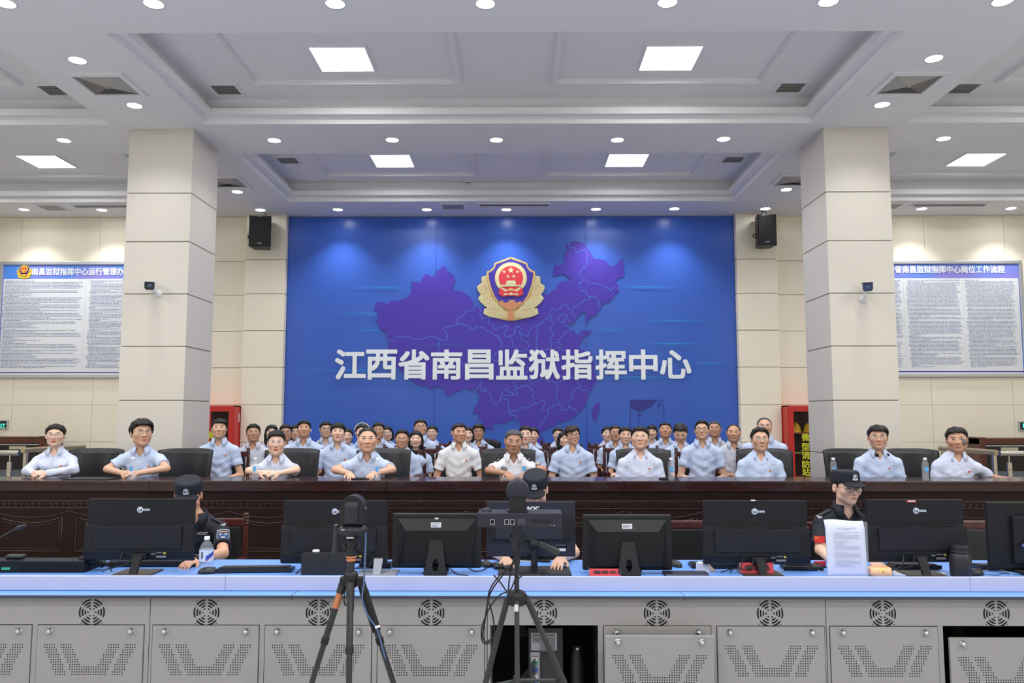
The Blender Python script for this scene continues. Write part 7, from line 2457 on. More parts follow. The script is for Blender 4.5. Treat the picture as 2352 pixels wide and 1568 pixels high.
# earbud
D = people['P9'][1]
m = MB()
m.lathe([(0.0, 0.010), (0.009, 0.007), (0.009, -0.004), (0.0, -0.006)], (0.086, 0.004, -0.012), 10)
m.tube([(0.088, 0.0, -0.014), (0.088, -0.004, -0.040)], 0.0035, 8)
D['hpart']('earbud', m.mesh('earbud', M_WHITE))
# hairband
D = people['P13'][1]
m = MB()
m.tube([(0.093 * math.cos(a), -0.028 + 0.03 * math.sin(a), 0.028 + 0.094 * math.sin(a)) for a in [math.pi * k / 14 for k in range(15)]], 0.006, 8)
D['hpart']('hairband', m.mesh('hairband', mat('hairband cream', lin(206, 196, 180), 0.5)))
# headset round the neck
D = people['F41'][1]
N = D['N']
m = MB()
pts_ = [(N[0] + 0.085 * math.cos(a), N[1] + 0.010 + 0.085 * math.sin(a), N[2] - 0.002 - 0.02 * (math.sin(a) < 0)) for a in [math.radians(-50 + 280 * k / 20) for k in range(21)]]
m.tube(pts_, 0.006, 8)
for p in (pts_[0], pts_[-1]):
    m.lathe([(0.0, 0.012), (0.018, 0.009), (0.018, -0.009), (0.0, -0.012)], (p[0], p[1] - 0.012, p[2] - 0.012), 14, 0, 'y')
m.tube(catmull([pts_[-1], (pts_[-1][0] - 0.02, pts_[-1][1] - 0.03, pts_[-1][2] + 0.01), (pts_[-1][0] + 0.015, pts_[-1][1] - 0.05, pts_[-1][2] - 0.03)], 4), 0.003, 6)
o = m.build('headset', M_BLACK)
o.location = D['org']
tag(o, 'black headset hanging round the neck of the man before the right column', 'headset')
# black jacket hung behind one man
D = people['P22'][1]
def jk(P):
    d = ell(P, (0.06, 0.20, 0.80), (0.235, 0.055, 0.25))
    return smin(d, cone(P, (-0.13, 0.20, 0.98), (0.27, 0.20, 0.96), 0.035, 0.055), 0.06) + 0.006 * np.sin(P[:, 0] * 40 + P[:, 2] * 15)
v, q = sdf_mesh(jk, (-0.3, 0.05, 0.45), (0.45, 0.35, 1.1), 0.012)
o = bpy.data.objects.new('jacket', np_mesh('jacket', v, q, mat('jacket black', (0.014, 0.014, 0.016), 0.8)))
COL.objects.link(o)
o.location = D['org']
tag(o, 'black jacket hung over the chair back of the man in dark glasses', 'jacket')
# two empty chairs at the console
for (u, v), w in (((1580, 1203), 'between two monitors right of centre'), ((2243, 1226), 'right of the rightmost lettered monitor')):
    q = at(u, v, Y=6.15)
    put_chair('wood', q[0], 5.95, 0.0, 0, 'empty wooden armchair at the console ' + w, 'wooden framed chairs at the console')
# ---------------------------------------------------------------- tripods with conference cameras in front of the console
M_CAMB = mat('camera black', (0.012, 0.0125, 0.015), 0.42, spec=0.4)
M_CAMS = mat('camera slate', (0.022, 0.024, 0.036), 0.45, spec=0.35)
M_TUBE = mat('tripod tube black', (0.016, 0.017, 0.020), 0.35, coat=0.3)
M_COPPER = mat('copper ring', lin(206, 132, 96), 0.3, metal=0.6)
M_GREYP = mat('tripod grey', lin(48, 52, 52), 0.5)
YT = 3.95
c = at(806, 1325, Y=YT)
t1 = thing('tripod', 'black tripod with copper rings standing in front of the console', 'tripod', (c[0], YT, 0))
def L1(u, v, dy=0.0):
    q = at(u, v, Y=YT + dy)
    return (q[0] - c[0], q[1] - YT, q[2])
za = c[2]
def leg_to(parent, a, slope, segs, mats):
    """leg from a down to the floor along slope (dx, dy per metre of drop): list of (fraction0, fraction1, radius, material)"""
    a = Vector(a)
    e = Vector((a.x + slope[0] * a.z, a.y + slope[1] * a.z, 0.012))
    m = MB()
    for f0, f1, r, mi in segs:
        m.tube([a.lerp(e, f0), a.lerp(e, f1)], r, 14, mi)
    return m.build('leg', mats, parent)
sl_l = ((L1(718, 1568)[0] - L1(789, 1345)[0]) / (L1(789, 1345)[2] - L1(718, 1568)[2]))
sl_r = ((L1(906, 1568)[0] - L1(838, 1345)[0]) / (L1(838, 1345)[2] - L1(906, 1568)[2]))
pl, pr = L1(790, 1333), L1(828, 1333)
SEG = [(0, 0.06, 0.020, 0), (0.04, 0.30, 0.0155, 0), (0.285, 0.315, 0.019, 1), (0.30, 0.58, 0.0135, 0), (0.565, 0.60, 0.0165, 1), (0.58, 0.97, 0.011, 0), (0.965, 1.0, 0.016, 1)]
leg_to(t1, pl, (sl_l, 0.05), [(0, 0.06, 0.020, 0), (0.06, 0.135, 0.0165, 2)] + SEG[1:], [M_TUBE, M_CAMB, M_COPPER])
leg_to(t1, pr, (sl_r, 0.05), [(0, 0.06, 0.020, 0), (0.05, 0.25, 0.0215, 1)] + SEG[1:], [M_TUBE, mat('foam grip', (0.012, 0.012, 0.013), 0.8), M_COPPER])
leg_to(t1, (0.004, -0.03, za - 0.02), (0.082, -0.38), [(0, 0.06, 0.020, 0)] + SEG[1:], [M_TUBE, M_CAMB, M_COPPER])
m = MB()
m.tube([(0, 0, za + 0.16), (0, 0, za - 0.16)], 0.0175, 16, 0)
m.lathe([(0.020, za + 0.075), (0.0245, za + 0.078), (0.0245, za + 0.085), (0.022, za + 0.088)], (0, 0, 0), 18, 1)
m.lathe([(0.021, za + 0.090), (0.0255, za + 0.092), (0.0255, za + 0.099), (0.021, za + 0.101)], (0, 0, 0), 18, 1)
m.build('centre_column', [M_TUBE, M_COPPER], t1)
m = MB()
m.lathe([(0.030, za - 0.045), (0.034, za - 0.03), (0.034, za + 0.01), (0.025, za + 0.028), (0.018, za + 0.03)], (0, 0, 0), 20)
for p in (pl, pr):
    m.cbox((p[0], p[1], p[2]), (0.034, 0.045, 0.040), 0, 0.008)
m.build('spider', M_CAMB, t1)
m = MB()
zb_ = L1(806, 1255)[2]
m.lathe([(0.022, zb_ - 0.05), (0.026, zb_ - 0.03), (0.024, zb_ + 0.015), (0.016, zb_ + 0.035), (0.010, zb_ + 0.05), (0.010, zb_ + 0.075)], (0, 0, 0), 20)
for s in (-1, 1):
    m.lathe([(0.0, s * 0.043), (0.015, s * 0.040), (0.015, s * 0.020), (0.0, s * 0.018)], (0, 0, zb_), 14, 0, 'x')
m.build('ball_head', M_CAMB, t1)
zp = L1(806, 1226)[2]
m = MB()
m.cbox((0, 0, zp - 0.012), (0.062, 0.062, 0.016), 0, 0.004)
m.cbox((0.0, -0.034, zp - 0.012), (0.035, 0.008, 0.010), 1, 0.002)
m.build('quick_plate', [M_CAMB, M_CHROME], t1)
# pan handle hanging at the left of the head
m = MB()
h0, h1 = L1(772, 1205, 0.02), L1(769, 1268, 0.05)
m.tube([(0.0, 0.0, zp - 0.03), (h0[0], h0[1], h0[2] - 0.01)], 0.006, 8)
m.tube([h0, (h0[0] * 0.98, h0[1] + 0.01, h0[2] - 0.04)], [0.012, 0.016], 12)
m.tube([(h0[0] * 0.98, h0[1] + 0.01, h0[2] - 0.04), h1], 0.0155, 12)
m.build('pan_handle', M_GREYP, t1)
m = MB()
m.tube(catmull([L1(797, 1340, -0.02), L1(790, 1372, -0.03), L1(794, 1390, -0.03), L1(801, 1372, -0.03), L1(801, 1340, -0.02)], 5), 0.0028, 6)
m.build('wrist_strap', M_CAMB, t1)

# PTZ camera with round head
zq = zp - 0.004
t = thing('video_camera', 'rounded black conference camera on the copper ringed tripod, lens turned to the audience', 'video camera', (c[0] + 0.006, YT, zq))
base = L1(806, 1215)[2]
q = [L1(u, v)[2] - zq for u, v in ((806, 1224), (806, 1212), (806, 1202), (806, 1192))]
MB().lathe([(0.050, 0.0), (0.066, 0.004), (0.073, 0.014), (0.070, 0.032), (0.052, 0.048), (0.0, 0.052)], n=32).build('base', M_CAMB, t)
m = MB()
m.box((-0.028, -0.072, 0.006), (0.018, -0.060, 0.022), 0, 0.001)
for k in range(5):
    m.box((-0.044 + k * 0.006, -0.064, 0.030), (-0.040 + k * 0.006, -0.058, 0.034), 1)
m.build('port_strip', [M_CAMS, M_STICK], t)
zt_ = L1(806, 1136)[2] - zq
m = MB()
hw = 0.0565
prof = []
for k in range(13):
    a = math.pi * k / 12
    prof.append((hw * math.cos(a), 0.0, zt_ - hw + hw * math.sin(a)))
out = [(hw, 0, 0.055)] + prof + [(-hw, 0, 0.055)]
inn = []
vs = [(x, -0.045, z) for x, _, z in out] + [(x, 0.045, z) for x, _, z in out]
n = len(out)
m.add(vs, [tuple(range(n - 1, -1, -1)), tuple(range(n, 2 * n))] + [(k, (k + 1) % n, n + (k + 1) % n, n + k) for k in range(n)], 0)
m.build('yoke', M_CAMB, t)
m = MB()
m.lathe([(0.0, -0.032), (0.048, -0.032), (0.051, -0.028), (0.051, 0.028), (0.048, 0.032), (0.0, 0.032)], (0.0, -0.006, zt_ - 0.062), 28, 0, 'x')
m.box((-0.032, -0.056, 0.058), (0.032, -0.02, zt_ - 0.06), 0, 0.006)
m.build('lens_head', M_CAMS, t)
MB().lathe([(0.0, hw + 0.010), (0.018, hw + 0.008), (0.020, hw - 0.004)], (0, 0, zt_ - 0.075), 18, 0, 'x').build('pivot_cap', M_CAMB, t)
# blue network cable of that camera
m = MB()
m.tube(catmull([L1(836, 1216, -0.02), L1(840, 1232, -0.03), L1(838, 1290, -0.03), L1(836, 1335, -0.03), L1(832, 1375, -0.04), L1(846, 1415, -0.03), L1(866, 1445, -0.02), L1(879, 1490, 0.0), L1(893, 1540, 0.02), L1(905, 1580, 0.03)], 6), 0.0042, 8)
o = m.build('network_cable', mat('cable steel blue', lin(78, 104, 146), 0.5))
o.location = (c[0], YT, 0)
tag(o, 'steel blue network cable hanging along the right leg of the copper ringed tripod', 'cable')
m = MB()
m.tube([L1(862, 1441, -0.035), L1(873, 1437, -0.035)], 0.006, 8)
m.build('cable_tie', M_WHITE, o)

# second tripod
YU = 3.75
c2 = at(1187, 1360, Y=YU)
t2 = thing('tripod', 'slim black tripod carrying the tall camera with the codec box', 'tripod', (c2[0], YU, 0))
def L2(u, v, dy=0.0):
    q = at(u, v, Y=YU + dy)
    return (q[0] - c2[0], q[1] - YU, q[2])
zc = c2[2]
ztop = L2(1187, 1222)[2]
MB().tube([(0, 0, ztop), (0, 0, zc - 0.03)], 0.0115, 14).build('centre_column', M_TUBE, t2)
m = MB()
m.lathe([(0.022, zc - 0.06), (0.042, zc - 0.05), (0.046, zc - 0.01), (0.035, zc + 0.004), (0.020, zc + 0.010), (0.014, zc + 0.014)], n=20)
m.build('collar', M_CAMB, t2)
a_l = (L2(1113, 1600)[0] - L2(1166, 1390)[0]) / (L2(1166, 1390)[2] - L2(1113, 1600)[2])
a_r = (L2(1306, 1600)[0] - L2(1212, 1385)[0]) / (L2(1212, 1385)[2] - L2(1306, 1600)[2])
SG = [(0, 0.55, 0.0135, 0), (0.53, 0.57, 0.0165, 1), (0.55, 1.0, 0.0105, 0)]
leg_to(t2, L2(1166, 1372), (a_l, 0.05), SG, [M_GREYP, M_CAMB])
leg_to(t2, L2(1208, 1370), (a_r, 0.05), SG, [M_GREYP, M_CAMB])
leg_to(t2, (0, -0.035, zc - 0.03), (0.008, -0.30), [(0, 0.55, 0.011, 0), (0.53, 0.57, 0.014, 1), (0.55, 1.0, 0.0095, 0)], [M_GREYP, M_CAMB])
m = MB()
p = L2(1186, 1395, -0.06)
m.cbox((p[0], -0.068, p[2]), (0.018, 0.004, 0.030), 0, 0.001)
m.build('paper_tag', M_STICK, t2)
m = MB()
zs_ = L2(1187, 1562)[2]
for e in (L2(1275, 1562, 0.03), L2(1125, 1575, 0.03)):
    m.tube([(0, 0.0, zs_), e], 0.008, 8)
m.tube([(0, 0, zs_), (0, -0.17, zs_)], 0.008, 8)
m.lathe([(0.016, zs_ - 0.02), (0.016, zs_ + 0.02)], n=12)
m.tube([(0, 0, zc), (0, 0, zs_)], 0.011, 10)
m.build('spreader', M_GREYP, t2)
m = MB()
zh = L2(1187, 1235)[2]
m.lathe([(0.016, zh - 0.05), (0.024, zh - 0.03), (0.024, zh + 0.02), (0.016, zh + 0.045), (0.03, zh + 0.05), (0.03, zh + 0.06)], n=18)
m.lathe([(0.0, -0.035), (0.014, -0.032), (0.014, 0.032), (0.0, 0.035)], (0, 0, zh), 14, 0, 'x')
m.build('fluid_head', M_CAMS, t2)
m = MB()
ha, hb = L2(1202, 1230, 0.03), L2(1282, 1268, 0.10)
m.tube([(0.01, 0.0, zh + 0.005), ha, Vector(ha).lerp(Vector(hb), 0.45)], 0.006, 8)
m.tube([Vector(ha).lerp(Vector(hb), 0.42), hb], [0.011, 0.016], 12)
m.build('pan_handle', M_GREYP, t2)
# camera with codec box
zb2 = L2(1187, 1207)[2]
t = thing('video_camera', 'tall conference camera with a disc shaped head on a wide codec box', 'video camera', (c2[0], YU, zb2))
xl, xr = L2(1098, 1190)[0], L2(1290, 1190)[0]
hb_ = L2(1187, 1175)[2] - zb2
m = MB()
m.box((xl, -0.055, 0.0), (xr, 0.10, hb_), 0, 0.004)
m.build('codec_box', M_CAMS, t)
m = MB()
for u in (1132, 1164, 1177):
    x = L2(u, 1190)[0]
    m.box((x - 0.0105, -0.0575, 0.012), (x + 0.0105, -0.0545, 0.036), 0)
    m.box((x - 0.0075, -0.0585, 0.018), (x + 0.0075, -0.0570, 0.033), 1)
    m.box((x - 0.004, -0.0585, 0.014), (x + 0.004, -0.0570, 0.019), 1)
x = L2(1198, 1190)[0]
m.box((x - 0.017, -0.0565, 0.010), (x + 0.017, -0.0545, 0.040), 2)
m.build('ports', [mat('port frame silver', lin(150, 152, 162), 0.4), M_HOLE, mat('port plum', lin(70, 60, 80), 0.5)], t)
m = MB()
for k in range(13):
    x = L2(1222, 1190)[0] + k * 0.0068
    m.box((x, -0.0558, 0.018), (x + 0.0032, -0.0545, 0.034), 0)
for u in (1263, 1271):
    m.lathe([(0, 0.0572), (0.0026, 0.0570), (0.003, 0.0545)], (L2(u, 1190)[0], 0, 0.010), 10, 1, 'y')
m.build('vent_slots', [M_HOLE, M_CHROME], t)
xk = L2(1117, 1172)[0]
MB().lathe([(0.024, hb_), (0.022, hb_ + 0.010), (0.012, hb_ + 0.016), (0.0, hb_ + 0.017)], (xk, 0.02, 0), 20).build('top_button', M_CAMS, t)
xd, zd = L2(1189, 1128)[0], L2(1189, 1128)[2] - zb2
rd = (L2(1216, 1128)[0] - L2(1163, 1128)[0]) / 2
m = MB()
m.lathe([(0.0, rd * 0.62), (rd * 0.90, rd * 0.62), (rd * 0.97, rd * 0.55), (rd * 1.0, rd * 0.4), (rd * 1.0, -rd * 1.2), (0.0, -rd * 1.2)], (xd, 0.02, zd), 36, 0, 'y')
m.build('disc_head', M_CAMS, t)
m = MB()
m.box((xd - 0.037, -0.02, hb_), (xd + 0.037, 0.055, zd - rd * 0.55), 0, 0.004)
m.box((xd - 0.046, -0.03, hb_), (xd + 0.046, 0.065, hb_ + 0.010), 0, 0.003)
m.build('neck', M_CAMB, t)
# its bundle of cables
for pts_, lab in (([(1199, 1200, -0.06), (1200, 1222, -0.08), (1196, 1260, -0.05), (1189, 1310, -0.03), (1172, 1355, -0.05), (1150, 1365, -0.06), (1125, 1395, -0.06), (1107, 1440, -0.06), (1108, 1472, -0.06), (1122, 1477, -0.06), (1136, 1455, -0.06), (1131, 1410, -0.06), (1121, 1370, -0.06), (1140, 1330, -0.05), (1185, 1290, -0.03)], 'black cable looped wide beside the slim tripod'),
                  ([(1196, 1240, -0.03), (1190, 1275, -0.03), (1155, 1320, -0.04), (1125, 1365, -0.05), (1113, 1430, -0.05), (1109, 1460, -0.05), (1117, 1474, -0.05), (1130, 1465, -0.05)], 'black cable hanging close inside the wide loop beside the slim tripod'),
                  ([(1134, 1320, 0.02), (1150, 1338, 0.0), (1166, 1358, -0.03), (1170, 1330, -0.03), (1178, 1290, -0.03), (1188, 1262, -0.03)], 'short black cable crossing below the slim tripod head'),
                  ([(1192, 1268, 0.02), (1215, 1264, 0.05), (1228, 1284, 0.08), (1214, 1305, 0.05), (1190, 1330, 0.0)], 'black cable curling right of the slim tripod column')):
    m = MB()
    m.tube(catmull([L2(*p) for p in pts_], 6), 0.0034, 7)
    o = m.build('camera_cable', M_CAMB)
    o.location = (c2[0], YU, 0)
    tag(o, lab, 'cable', 'cables of the tall camera')

# ---------------------------------------------------------------- things on the worktop
def desk(u, v):
    return at(u, v, z=ZD)
def keyboard(u0, u1, v, rz, label, d=0.14):
    a, b = desk(u0, v), desk(u1, v)
    w = b[0] - a[0]
    t = thing('keyboard', label, 'keyboard', ((a[0] + b[0]) / 2, a[1], ZD), math.radians(rz), 'keyboards on the console')
    m = MB()
    vs = [(-w / 2, -d / 2, 0.006), (w / 2, -d / 2, 0.006), (w / 2, d / 2, 0.0), (-w / 2, d / 2, 0.0), (-w / 2, -d / 2, 0.028), (w / 2, -d / 2, 0.028), (w / 2, d / 2, 0.016), (-w / 2, d / 2, 0.016)]
    m.add(vs, [(0, 3, 2, 1), (4, 5, 6, 7), (0, 1, 5, 4), (1, 2, 6, 5), (2, 3, 7, 6), (3, 0, 4, 7)])
    m.box((-w / 2 + 0.03, -d / 2, 0.0), (-w / 2 + 0.06, -d / 2 + 0.02, 0.008))
    m.box((w / 2 - 0.06, -d / 2, 0.0), (w / 2 - 0.03, -d / 2 + 0.02, 0.008))
    m.build('case', mat('keyboard black', (0.016, 0.016, 0.018), 0.45), t)
    m = MB()
    nk = int(w / 0.0195) - 1
    for r in range(5):
        for k in range(nk):
            x = -w / 2 + 0.012 + k * 0.0195
            y = -d / 2 + 0.014 + r * 0.0245
            z = 0.028 - 0.012 * (y + d / 2) / d
            m.box((x, y, z - 0.002), (x + 0.0165, y + 0.019, z + 0.006))
    m.build('keys', mat('keycap black', (0.022, 0.022, 0.025), 0.5), t)
    return t
keyboard(256, 428, 1297, 1, 'black keyboard under the hands of the left capped officer')
keyboard(505, 672, 1311, 4, 'black keyboard right of the plastic water bottle on the console', 0.13)
keyboard(830, 902, 1301, -2, 'black keyboard partly behind the copper ringed tripod', 0.12)
keyboard(1375, 1470, 1310, 0, 'black keyboard behind the first red name card')
keyboard(1585, 1700, 1301, -2, 'black keyboard behind the tissue box on the console')
keyboard(2045, 2150, 1304, -1, 'black keyboard behind the rightmost lettered monitor')
keyboard(2240, 2345, 1306, -3, 'black keyboard by the plain monitor at the right edge')
t = thing('phone_pad', 'black card reader tray on the console left of the propped document', 'device', (*desk(1840, 1306)[:2], ZD), math.radians(-6))
MB().box((-0.12, -0.07, 0), (0.12, 0.06, 0.028), 0, 0.010).build('case', M_BLACK, t)
MB().box((-0.10, -0.05, 0.028), (0.06, 0.04, 0.034), 0, 0.003).build('pad', M_MON2, t)
mouse0 = None
for u, v, rz, lab in ((477, 1316, -80, 'black computer mouse in front of the plastic water bottle'), (1117, 1300, 15, 'black computer mouse left of the middle officer'), (1552, 1300, 20, 'black computer mouse right of the glossy display with one sticker'), (2238, 1320, -85, 'black computer mouse right of the black thermos')):
    q = desk(u, v)
    if mouse0 is None:
        mouse0 = thing('computer_mouse', lab, 'mouse', (q[0], q[1], ZD), math.radians(rz), 'computer mice on the console')
        v_, q_ = sdf_mesh(lambda P: np.maximum(ell(P, (0, 0, 0.004), (0.033, 0.058, 0.034)), 0.0005 - P[:, 2]), (-0.05, -0.08, -0.01), (0.05, 0.08, 0.05), 0.004)
        child('shell', np_mesh('shell', v_, q_, mat('mouse black', (0.016, 0.017, 0.018), 0.4)), mouse0)
        MB().cbox((0, 0.034, 0.030), (0.007, 0.020, 0.012), 0, 0.003).build('scroll_wheel', M_GREYP, mouse0)
        MB().tube(catmull([(0, 0.056, 0.006), (0.03, 0.12, 0.003), (-0.02, 0.20, 0.003), (0.05, 0.28, 0.003)], 5), 0.0018, 6).build('cable', M_BLACK, mouse0)
    else:
        copy_tree(mouse0, (q[0], q[1], ZD), math.radians(rz), lab)

M_PET = mat('clear plastic', (0.70, 0.74, 0.80), 0.05, alpha=0.15, spec=0.9)
M_WATER = mat('water', (0.6, 0.66, 0.74), 0.03, alpha=0.10, spec=0.6)
def bottle(x, y, z, h, r, cap, labmat, label, group, kind):
    t = thing('water_bottle', label, 'bottle', (x, y, z), 0, group)
    k = h / 0.235
    if kind == 'tall':
        prof = [(0.0, 0.0), (r * 0.92, 0.0), (r, 0.012 * k), (r, 0.075 * k), (r * 0.95, 0.08 * k), (r, 0.085 * k), (r, 0.165 * k), (r * 0.9, 0.19 * k), (r * 0.6, 0.206 * k), (0.0145, 0.212 * k), (0.0145, 0.216 * k)]
    else:
        prof = [(0.0, 0.0), (r * 0.9, 0.0), (r, 0.010), (r * 0.93, 0.020), (r, 0.030), (r * 0.93, 0.040), (r, 0.050), (r, 0.150 * k), (r * 0.93, 0.165 * k), (r * 0.62, 0.195 * k), (0.0145, 0.206 * k), (0.0145, 0.214 * k)]
    MB().lathe(prof, n=20).build('body', M_PET, t)
    MB().lathe([(0.0, 0.003), (r * 0.9, 0.003), (r * 0.9, 0.15 * k), (0.0, 0.15 * k)], n=16).build('water', M_WATER, t)
    MB().lathe([(0.0165, 0.214 * k), (0.0165, h - 0.002), (0.015, h), (0.0, h)], n=18).build('cap', cap, t)
    m = MB()
    if kind == 'tall':
        n = 8
        for k_ in range(n):
            a0, a1 = math.radians(-128 + 76 * k_ / n), math.radians(-128 + 76 * (k_ + 1) / n)
            s0, s1 = math.sin(math.pi * k_ / n) ** 0.5, math.sin(math.pi * (k_ + 1) / n) ** 0.5
            zc_ = 0.118 * k
            rr = r * 1.012
            m.add([(rr * math.cos(a0), rr * math.sin(a0), zc_ - 0.024 * s0), (rr * math.cos(a1), rr * math.sin(a1), zc_ - 0.024 * s1), (rr * math.cos(a1), rr * math.sin(a1), zc_ + 0.024 * s1), (rr * math.cos(a0), rr * math.sin(a0), zc_ + 0.024 * s0)], [(0, 1, 2, 3)])
        for k_ in range(5):
            a = math.radians(-120 + 15 * k_)
            m.cbox((rr * 1.012 * math.cos(a), rr * 1.012 * math.sin(a), 0.118 * k + 0.006 * math.sin(k_ * 2)), (0.006, 0.002, 0.005), 1)
        m.build('print', [mat('bottle print blue', lin(60, 160, 222), 0.4), mat('bottle print white', lin(226, 236, 244), 0.4)], t)
    else:
        n = 20
        rr = r * 1.01
        for k_ in range(n):
            a0, a1 = 2 * math.pi * k_ / n, 2 * math.pi * (k_ + 1) / n
            mi = 0
            m.add([(rr * math.cos(a0), rr * math.sin(a0), 0.075 * k), (rr * math.cos(a1), rr * math.sin(a1), 0.075 * k), (rr * math.cos(a1), rr * math.sin(a1), 0.15 * k), (rr * math.cos(a0), rr * math.sin(a0), 0.15 * k)], [(0, 1, 2, 3)], 0)
        for k_ in range(6):
            a0, a1 = math.radians(-75 + 12 * k_), math.radians(-75 + 12 * (k_ + 1))
            rq = rr * 1.012
            m.add([(rq * math.cos(a0), rq * math.sin(a0), (0.082 + 0.007 * k_) * k), (rq * math.cos(a1), rq * math.sin(a1), (0.089 + 0.007 * k_) * k), (rq * math.cos(a1), rq * math.sin(a1), (0.118 + 0.005 * k_) * k), (rq * math.cos(a0), rq * math.sin(a0), (0.113 + 0.005 * k_) * k)], [(0, 1, 2, 3)], 1)
            m.add([(rq * math.cos(a0), rq * math.sin(a0), (0.076 + 0.007 * k_) * k), (rq * math.cos(a1), rq * math.sin(a1), (0.083 + 0.007 * k_) * k), (rq * math.cos(a1), rq * math.sin(a1), (0.089 + 0.007 * k_) * k), (rq * math.cos(a0), rq * math.sin(a0), (0.082 + 0.007 * k_) * k)], [(0, 1, 2, 3)], 2)
        for k_ in range(5):
            a = math.radians(-112 + 3.2 * k_)
            m.cbox((rr * 1.012 * math.cos(a), rr * 1.012 * math.sin(a), 0.118 * k), (0.0016, 0.001, 0.040), 3)
        m.build('label', [mat('label pale', lin(206, 212, 230), 0.5), mat('label blue', lin(44, 76, 176), 0.5), mat('label red', lin(200, 60, 70), 0.5), mat('label ink', lin(90, 94, 110), 0.5)], t)
    return t
q = desk(473, 1314)
bottle(q[0], q[1], ZD, 0.215, 0.042, M_WHITE, None, 'plastic water bottle with blue and red label on the blue console', 'bottles', 'fat')
BOT = [(304, 1102, 1049, 'clear water bottle before the man with thick black hair'), (586, 1103, 1050, 'clear water bottle before the spiky haired man'), (867, 1103, 1051, 'clear water bottle before the balding man'), (1204, 1100, 1050, 'clear water bottle before the older officer in white'),
       (1542, 1103, 1051, 'clear water bottle right of the man in clear glasses'), (1915, 1100, 1051, 'clear water bottle partly hidden by the cap of the bespectacled officer'), (2126, 1104, 1051, 'clear water bottle between the two rightmost men at the table')]
for u, vb, vt, lab in BOT:
    q = at(u, vb, z=TZ)
    y = min(max(q[1], TY0 + 0.06), TY0 + 0.14)
    p = at(u, 1090, Y=y)
    top = at(u, vt, Y=y)[2]
    bottle(p[0], y, TZ, top - TZ, 0.031, M_WHITE, None, lab, 'clear water bottles on the long table', 'tall')
# phones and folders on the long table
for u, v, w, d, h, lab, nm, cat_, mt in ((829, 1097, 0.17, 0.09, 0.012, 'black phone between the palms of the balding man', 'mobile_phone', 'phone', M_BLACK), (1532, 1098, 0.15, 0.08, 0.014, 'black phone beside the bottle right of the man in clear glasses', 'mobile_phone', 'phone', M_BLACK)):
    p = at(u, v, Y=TY0 + 0.22)
    t = thing(nm, lab, cat_, (p[0], TY0 + 0.22, TZ))
    MB().box((-w / 2, -d / 2, 0), (w / 2, d / 2, h), 0, 0.004).build('case', mt, t)
    MB().box((-w / 2 + 0.006, -d / 2 + 0.006, h - 0.0005), (w / 2 - 0.006, d / 2 - 0.006, h + 0.0008)).build('screen', M_MONG, t)
p = at(210, 1098, Y=TY0 + 0.2)
t = thing('document_folder', 'flat black folder on the table right of the leftmost woman', 'folder', (p[0], TY0 + 0.2, TZ))
MB().box((-0.22, -0.12, 0), (0.22, 0.12, 0.010), 0, 0.003).build('cover', M_BLACK, t)
MB().box((-0.21, -0.115, 0.0), (0.215, 0.115, 0.008)).build('pages', M_STICK, t)

# desk phone console and goose neck microphone at the left
q = desk(95, 1315)
t = thing('dispatch_console', 'black dispatch phone console at the left end of the worktop', 'telephone', (q[0], q[1] + 0.02, ZD), 0)
x0, x1 = at(-10, 1300, Y=q[1])[0] - q[0], at(192, 1300, Y=q[1])[0] - q[0]
m = MB()
hz = at(60, 1283, Y=q[1])[2] - ZD
vs = []
for x in (x0, x1):
    vs += [(x, -0.02, 0), (x, 0.25, 0), (x, 0.25, 0.03), (x, 0.02, hz), (x, -0.02, hz - 0.015)]
m.add(vs, [(0, 1, 2, 3, 4)[::-1], (5, 6, 7, 8, 9)] + [(k, 5 + k, 5 + (k + 1) % 5, (k + 1) % 5) for k in range(5)][::1])
m.f = [f for f in m.f]
m.build('body', M_MON, t)
m = MB()
m.box((x0 + 0.16, -0.024, 0.012), (x1 - 0.04, -0.019, hz - 0.035), 0)
m.build('rear_panel', M_MONG, t)
MB().box((x0 + 0.04, -0.026, 0.018), (x0 + 0.09, -0.020, 0.032)).build('status_light', mat('status green', lin(70, 170, 130), 0.4), t)
m = MB()
a = at(38, 1270, Y=q[1] + 0.05)[0] - q[0]
m.box((a - 0.055, 0.0, hz - 0.002), (a + 0.055, 0.05, hz + 0.018), 0, 0.010)
m.build('clip_bracket', M_GREYP, t)
m = MB()
b = x1
m.tube([(b - 0.02, 0.05, hz - 0.02), (b + 0.02, 0.06, hz - 0.03), (b + 0.06, 0.10, 0.03)], [0.022, 0.020, 0.024], 12)
m.box((b - 0.045, 0.0, hz - 0.012), (b + 0.015, 0.09, hz + 0.006), 0, 0.006)
m.build('handset', M_CAMB, t)
m = MB()
cc = [(b + 0.05 + 0.01 * math.cos(k * 0.9) + 0.0006 * k, 0.06 + 0.002 * k, 0.030 + 0.010 * math.sin(k * 0.9) - 0.0002 * k) for k in range(60)]
m.tube(cc, 0.003, 6)
m.build('coiled_cord', M_BLACK, t)
p0, p1, p2 = at(-30, 1252, Y=q[1] - 0.05), at(30, 1217, Y=q[1] - 0.05), at(60, 1206, Y=q[1] - 0.05)
t = thing('gooseneck_microphone', 'thin gooseneck microphone reaching in at the left edge', 'microphone', (p0[0], p0[1], ZD))
def RR(p):
    return (p[0] - p0[0], p[1] - p0[1], p[2] - ZD)
MB().tube(catmull([(-0.16, 0, 0.01), (-0.13, 0, 0.06), RR(p0), RR(p1)], 6), 0.004, 8).build('gooseneck', M_GREYP, t)
MB().tube([RR(p1), RR(at(42, 1212, Y=q[1] - 0.05)), RR(p2)], [0.006, 0.013, 0.010], 12).build('capsule', M_BLACK, t)
MB().lathe([(0.05, 0.0), (0.05, 0.014), (0.0, 0.016)], (-0.16, 0, 0), 20).build('base', M_BLACK, t)

